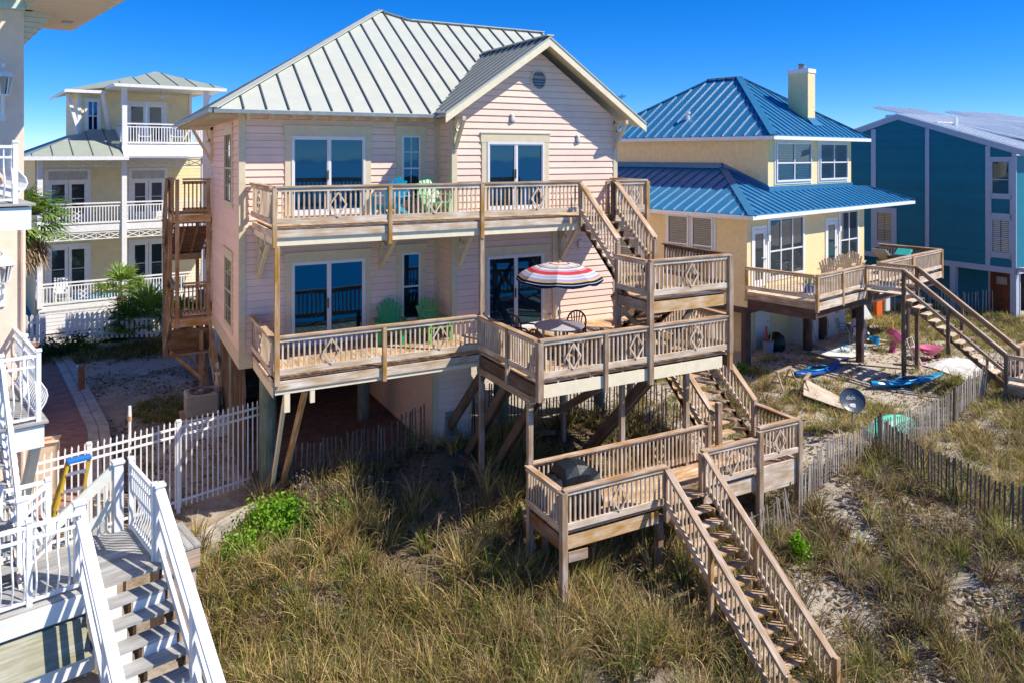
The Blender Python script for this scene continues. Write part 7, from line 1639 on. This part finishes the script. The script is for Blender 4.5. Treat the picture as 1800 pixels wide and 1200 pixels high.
def fan_palm(name, label, cx, cy, z0, trunk_h, nf, R_, cols, dead=0, cat='palm', elev=(-.3, 1.3)):
    t = thing(name, label, cat, (cx, cy, z0)); V = []; F_ = []; C_ = []; top = z0+trunk_h
    for i in range(nf+dead):
        dd = i >= nf; az = RG.uniform(0, 6.28); el = RG.uniform(*elev) if not dd else RG.uniform(-1.35, -.6); L = R_*RG.uniform(.75, 1.1)*(.8 if dd else 1)
        d = np.array([math.cos(az)*math.cos(el), math.sin(az)*math.cos(el), math.sin(el)]); tip = np.array([0, 0, 0])+d*L*.5
        up = np.array([0, 0, 1.]); sx_ = np.cross(d, up); sx_ /= np.linalg.norm(sx_)+1e-6; nn = np.cross(sx_, d)
        col = np.array(cols[RG.randint(0, len(cols))]) if not dd else np.array([(.36, .27, .17), (.25, .18, .11), (.45, .36, .25)][RG.randint(0, 3)])
        k0 = len(V); V += [sx_*.012, -sx_*.012, tip-sx_*.008, tip+sx_*.008]; F_.append((k0, k0+1, k0+2, k0+3)); C_ += [col]*4
        nl = 17
        for j in range(nl):
            a = (j-(nl-1)/2)/(nl-1)*2.6; ld = d*math.cos(a)+sx_*math.sin(a); ll = L*.55*(1-.25*abs(a)/1.3)*RG.uniform(.85, 1.1); fold = nn*.05*(1 if j % 2 else -1)
            mid = tip+ld*ll*.55+fold*ll; end = tip+ld*ll+np.array([0, 0, -1])*ll*RG.uniform(.08, .4); ws = np.cross(ld, nn); ws = ws/(np.linalg.norm(ws)+1e-6)*.022*R_
            k0 = len(V); V += [tip, mid-ws, mid+ws, tip+ld*.02]; F_.append((k0, k0+1, k0+2, k0+3)); C_ += [col*RG.uniform(.8, 1.25)]*4
            k0 = len(V); V += [mid-ws, end, end+ws*.1, mid+ws]; F_.append((k0, k0+1, k0+2, k0+3)); C_ += [col*RG.uniform(.8, 1.25)]*4
    V = np.array(V); V[:, 2] += trunk_h; o = np_mesh('fronds', V, np.array(F_), np.clip(np.array(C_), 0, 1), 'leaf'); o.parent = t
    if trunk_h > .2:
        mb = MB(); mb.tube([(cx, cy, z0-.2), (cx+.03, cy, z0+trunk_h*.5), (cx, cy, top)], [.2, .17, .2], 10); mb.build('trunk', M['brown_wood'], t)
    return t
GP_ = [(.10, .22, .03), (.16, .30, .05), (.24, .34, .08), (.08, .16, .03)]
fan_palm('cabbage_palm', 'tall fan palm with dry hanging fronds between the near house and the cream porches', -5.45, 8.6, -2.9, 5.7, 60, 1.6, GP_, dead=110)
fan_palm('palmetto_shrub', 'large fan-leaved palmetto shrub in front of the left side of the wooden stair tower', -1.75, 16.9, -2.6, .3, 46, 2.2, GP_, cat='palmetto', elev=(.0, 1.4))
fan_palm('palmetto_shrub', 'yellow-green palmetto shrub behind the picket fence below the porch kayak', -2.7, 18.9, -2.4, 1.3, 30, 1.6, [(.24, .34, .06), (.16, .28, .04)], cat='palmetto', elev=(.1, 1.4))
fan_palm('palmetto_shrub', 'dark palmetto shrub behind the stair tower posts', -.6, 15.2, -2.6, .9, 30, 1.4, GP_, cat='palmetto', elev=(.1, 1.4))
# far tree mass on the horizon
n = 16000; X = RG.uniform(-150, 120, n); Yv = RG.uniform(140, 175, n); hh = 7.5+2.2*np.sin(X*.11)+1.6*np.sin(X*.31+2)+RG.normal(0, .6, n); Z = -2.9+RG.rand(n)**.6*np.maximum(2, hh)
d1 = RG.normal(0, 1, (n, 3)); d2 = RG.normal(0, 1, (n, 3)); P_ = np.stack([X, Yv, Z], -1); V = np.stack([P_-d1*.8, P_+d2*.6, P_+d1*.8, P_-d2*.6], 1).reshape(-1, 3)
o = np_mesh('tree_line', V, np.arange(n*4).reshape(-1, 4), np.repeat(np.array([(.05, .09, .03), (.07, .12, .04), (.04, .07, .03)])[RG.randint(0, 3, n)], 4, axis=0), 'leaf'); tag(o, 'distant line of dark green trees on the horizon', 'trees', kind='stuff')
# loose tall stalks
mb = MB()
for x, y in ((4.0, -1.2), (6.6, -4.6)): pass
def debris(name, label, n, x0, x1, y0, y1, cols, s0=.02, s1=.07, dens=None):
    X = RG.uniform(x0, x1, n); Yv = RG.uniform(y0, y1, n); Z = H(X, Yv)+.012
    k = np.array([fieldnoise(a, b_, .7, 5.5)+fieldnoise(a, b_, 2.3, 1.5) > RG.uniform(-.55, .35) for a, b_ in zip(X, Yv)]); X, Yv, Z = X[k], Yv[k], Z[k]; n = len(X)
    a = RG.uniform(0, 6.28, n); s = RG.uniform(s0, s1, n); w_ = s*RG.uniform(.15, .8, n); t = RG.uniform(-.02, .03, n)
    dx, dy = np.cos(a)*s, np.sin(a)*s; ex, ey = -np.sin(a)*w_, np.cos(a)*w_
    V = np.stack([np.stack([X-dx, Yv-dy, Z], -1), np.stack([X+ex, Yv+ey, Z+.01+np.abs(t)], -1), np.stack([X+dx, Yv+dy, Z+t+.01], -1), np.stack([X-ex, Yv-ey, Z], -1)], 1).reshape(-1, 3)
    C_ = np.array(cols)[RG.randint(0, len(cols), n)]*RG.uniform(.7, 1.3, (n, 1))
    tag(np_mesh(name, V, np.arange(n*4).reshape(-1, 4), np.repeat(np.clip(C_, 0, 1), 4, axis=0), 'leaf'), label, 'litter', kind='stuff')
DC = [(.26, .19, .12), (.14, .10, .06), (.40, .32, .22), (.66, .60, .52), (.20, .18, .08)]
debris('leaf_litter', 'leaves, twigs and shell bits scattered over the shaded yard behind the white fence', 16000, -6.5, .2, 2.8, 16, DC)
debris('leaf_litter', 'twigs and grass bits scattered over the sand below the yellow house', 16000, 10.5, 27, -3.3, 4.5, DC)
debris('leaf_litter', 'dead stalks and bits lying on the sand of the right slope', 14000, 8.5, 17, -11, -3.2, DC, .03, .12)
debris('leaf_litter', 'dark leaf litter in the shade under the decks', 9000, .3, 10, -4, 2.2, DC[:3], .03, .1)
for x, y, z0, hh, lx in ((4.0, -1.1, 0, 1.5, -.25), (5.9, -3.0, 0, 1.3, -.3), (3.1, -1.6, 0, 1.1, .1), (8.9, -5.4, 0, 1.2, .2)):
    z0 = float(H(x, y)); t = thing('dead_stalk', {4.0: 'tall thin dead stalk leaning left in the shadow left of the grill deck', 5.9: 'thin pale dead stalk standing just in front of the grill deck corner post', 3.1: 'thin dead stalk upright in the grass far left of the grill deck', 8.9: 'thin dead stalk in the grass right of the front stairs'}[x], 'stalk', (x, y, z0))
    mb = MB(); mb.tube([(x, y, z0), (x+lx*.4, y, z0+hh*.5), (x+lx, y+.05, z0+hh)], [.012, .009, .004], 5); mb.build('stem', M['gray_wood'], t)
    mb = MB()
    for k in range(10): zz = z0+hh*(.75+.025*k); mb.bar((x+lx*(.75+.025*k), y, zz), (x+lx*(.75+.025*k)+RG.uniform(-.06, .06), y+RG.uniform(-.06, .06), zz+.05), .008, .008)
    mb.build('seed_head', M['board_wood'], t)
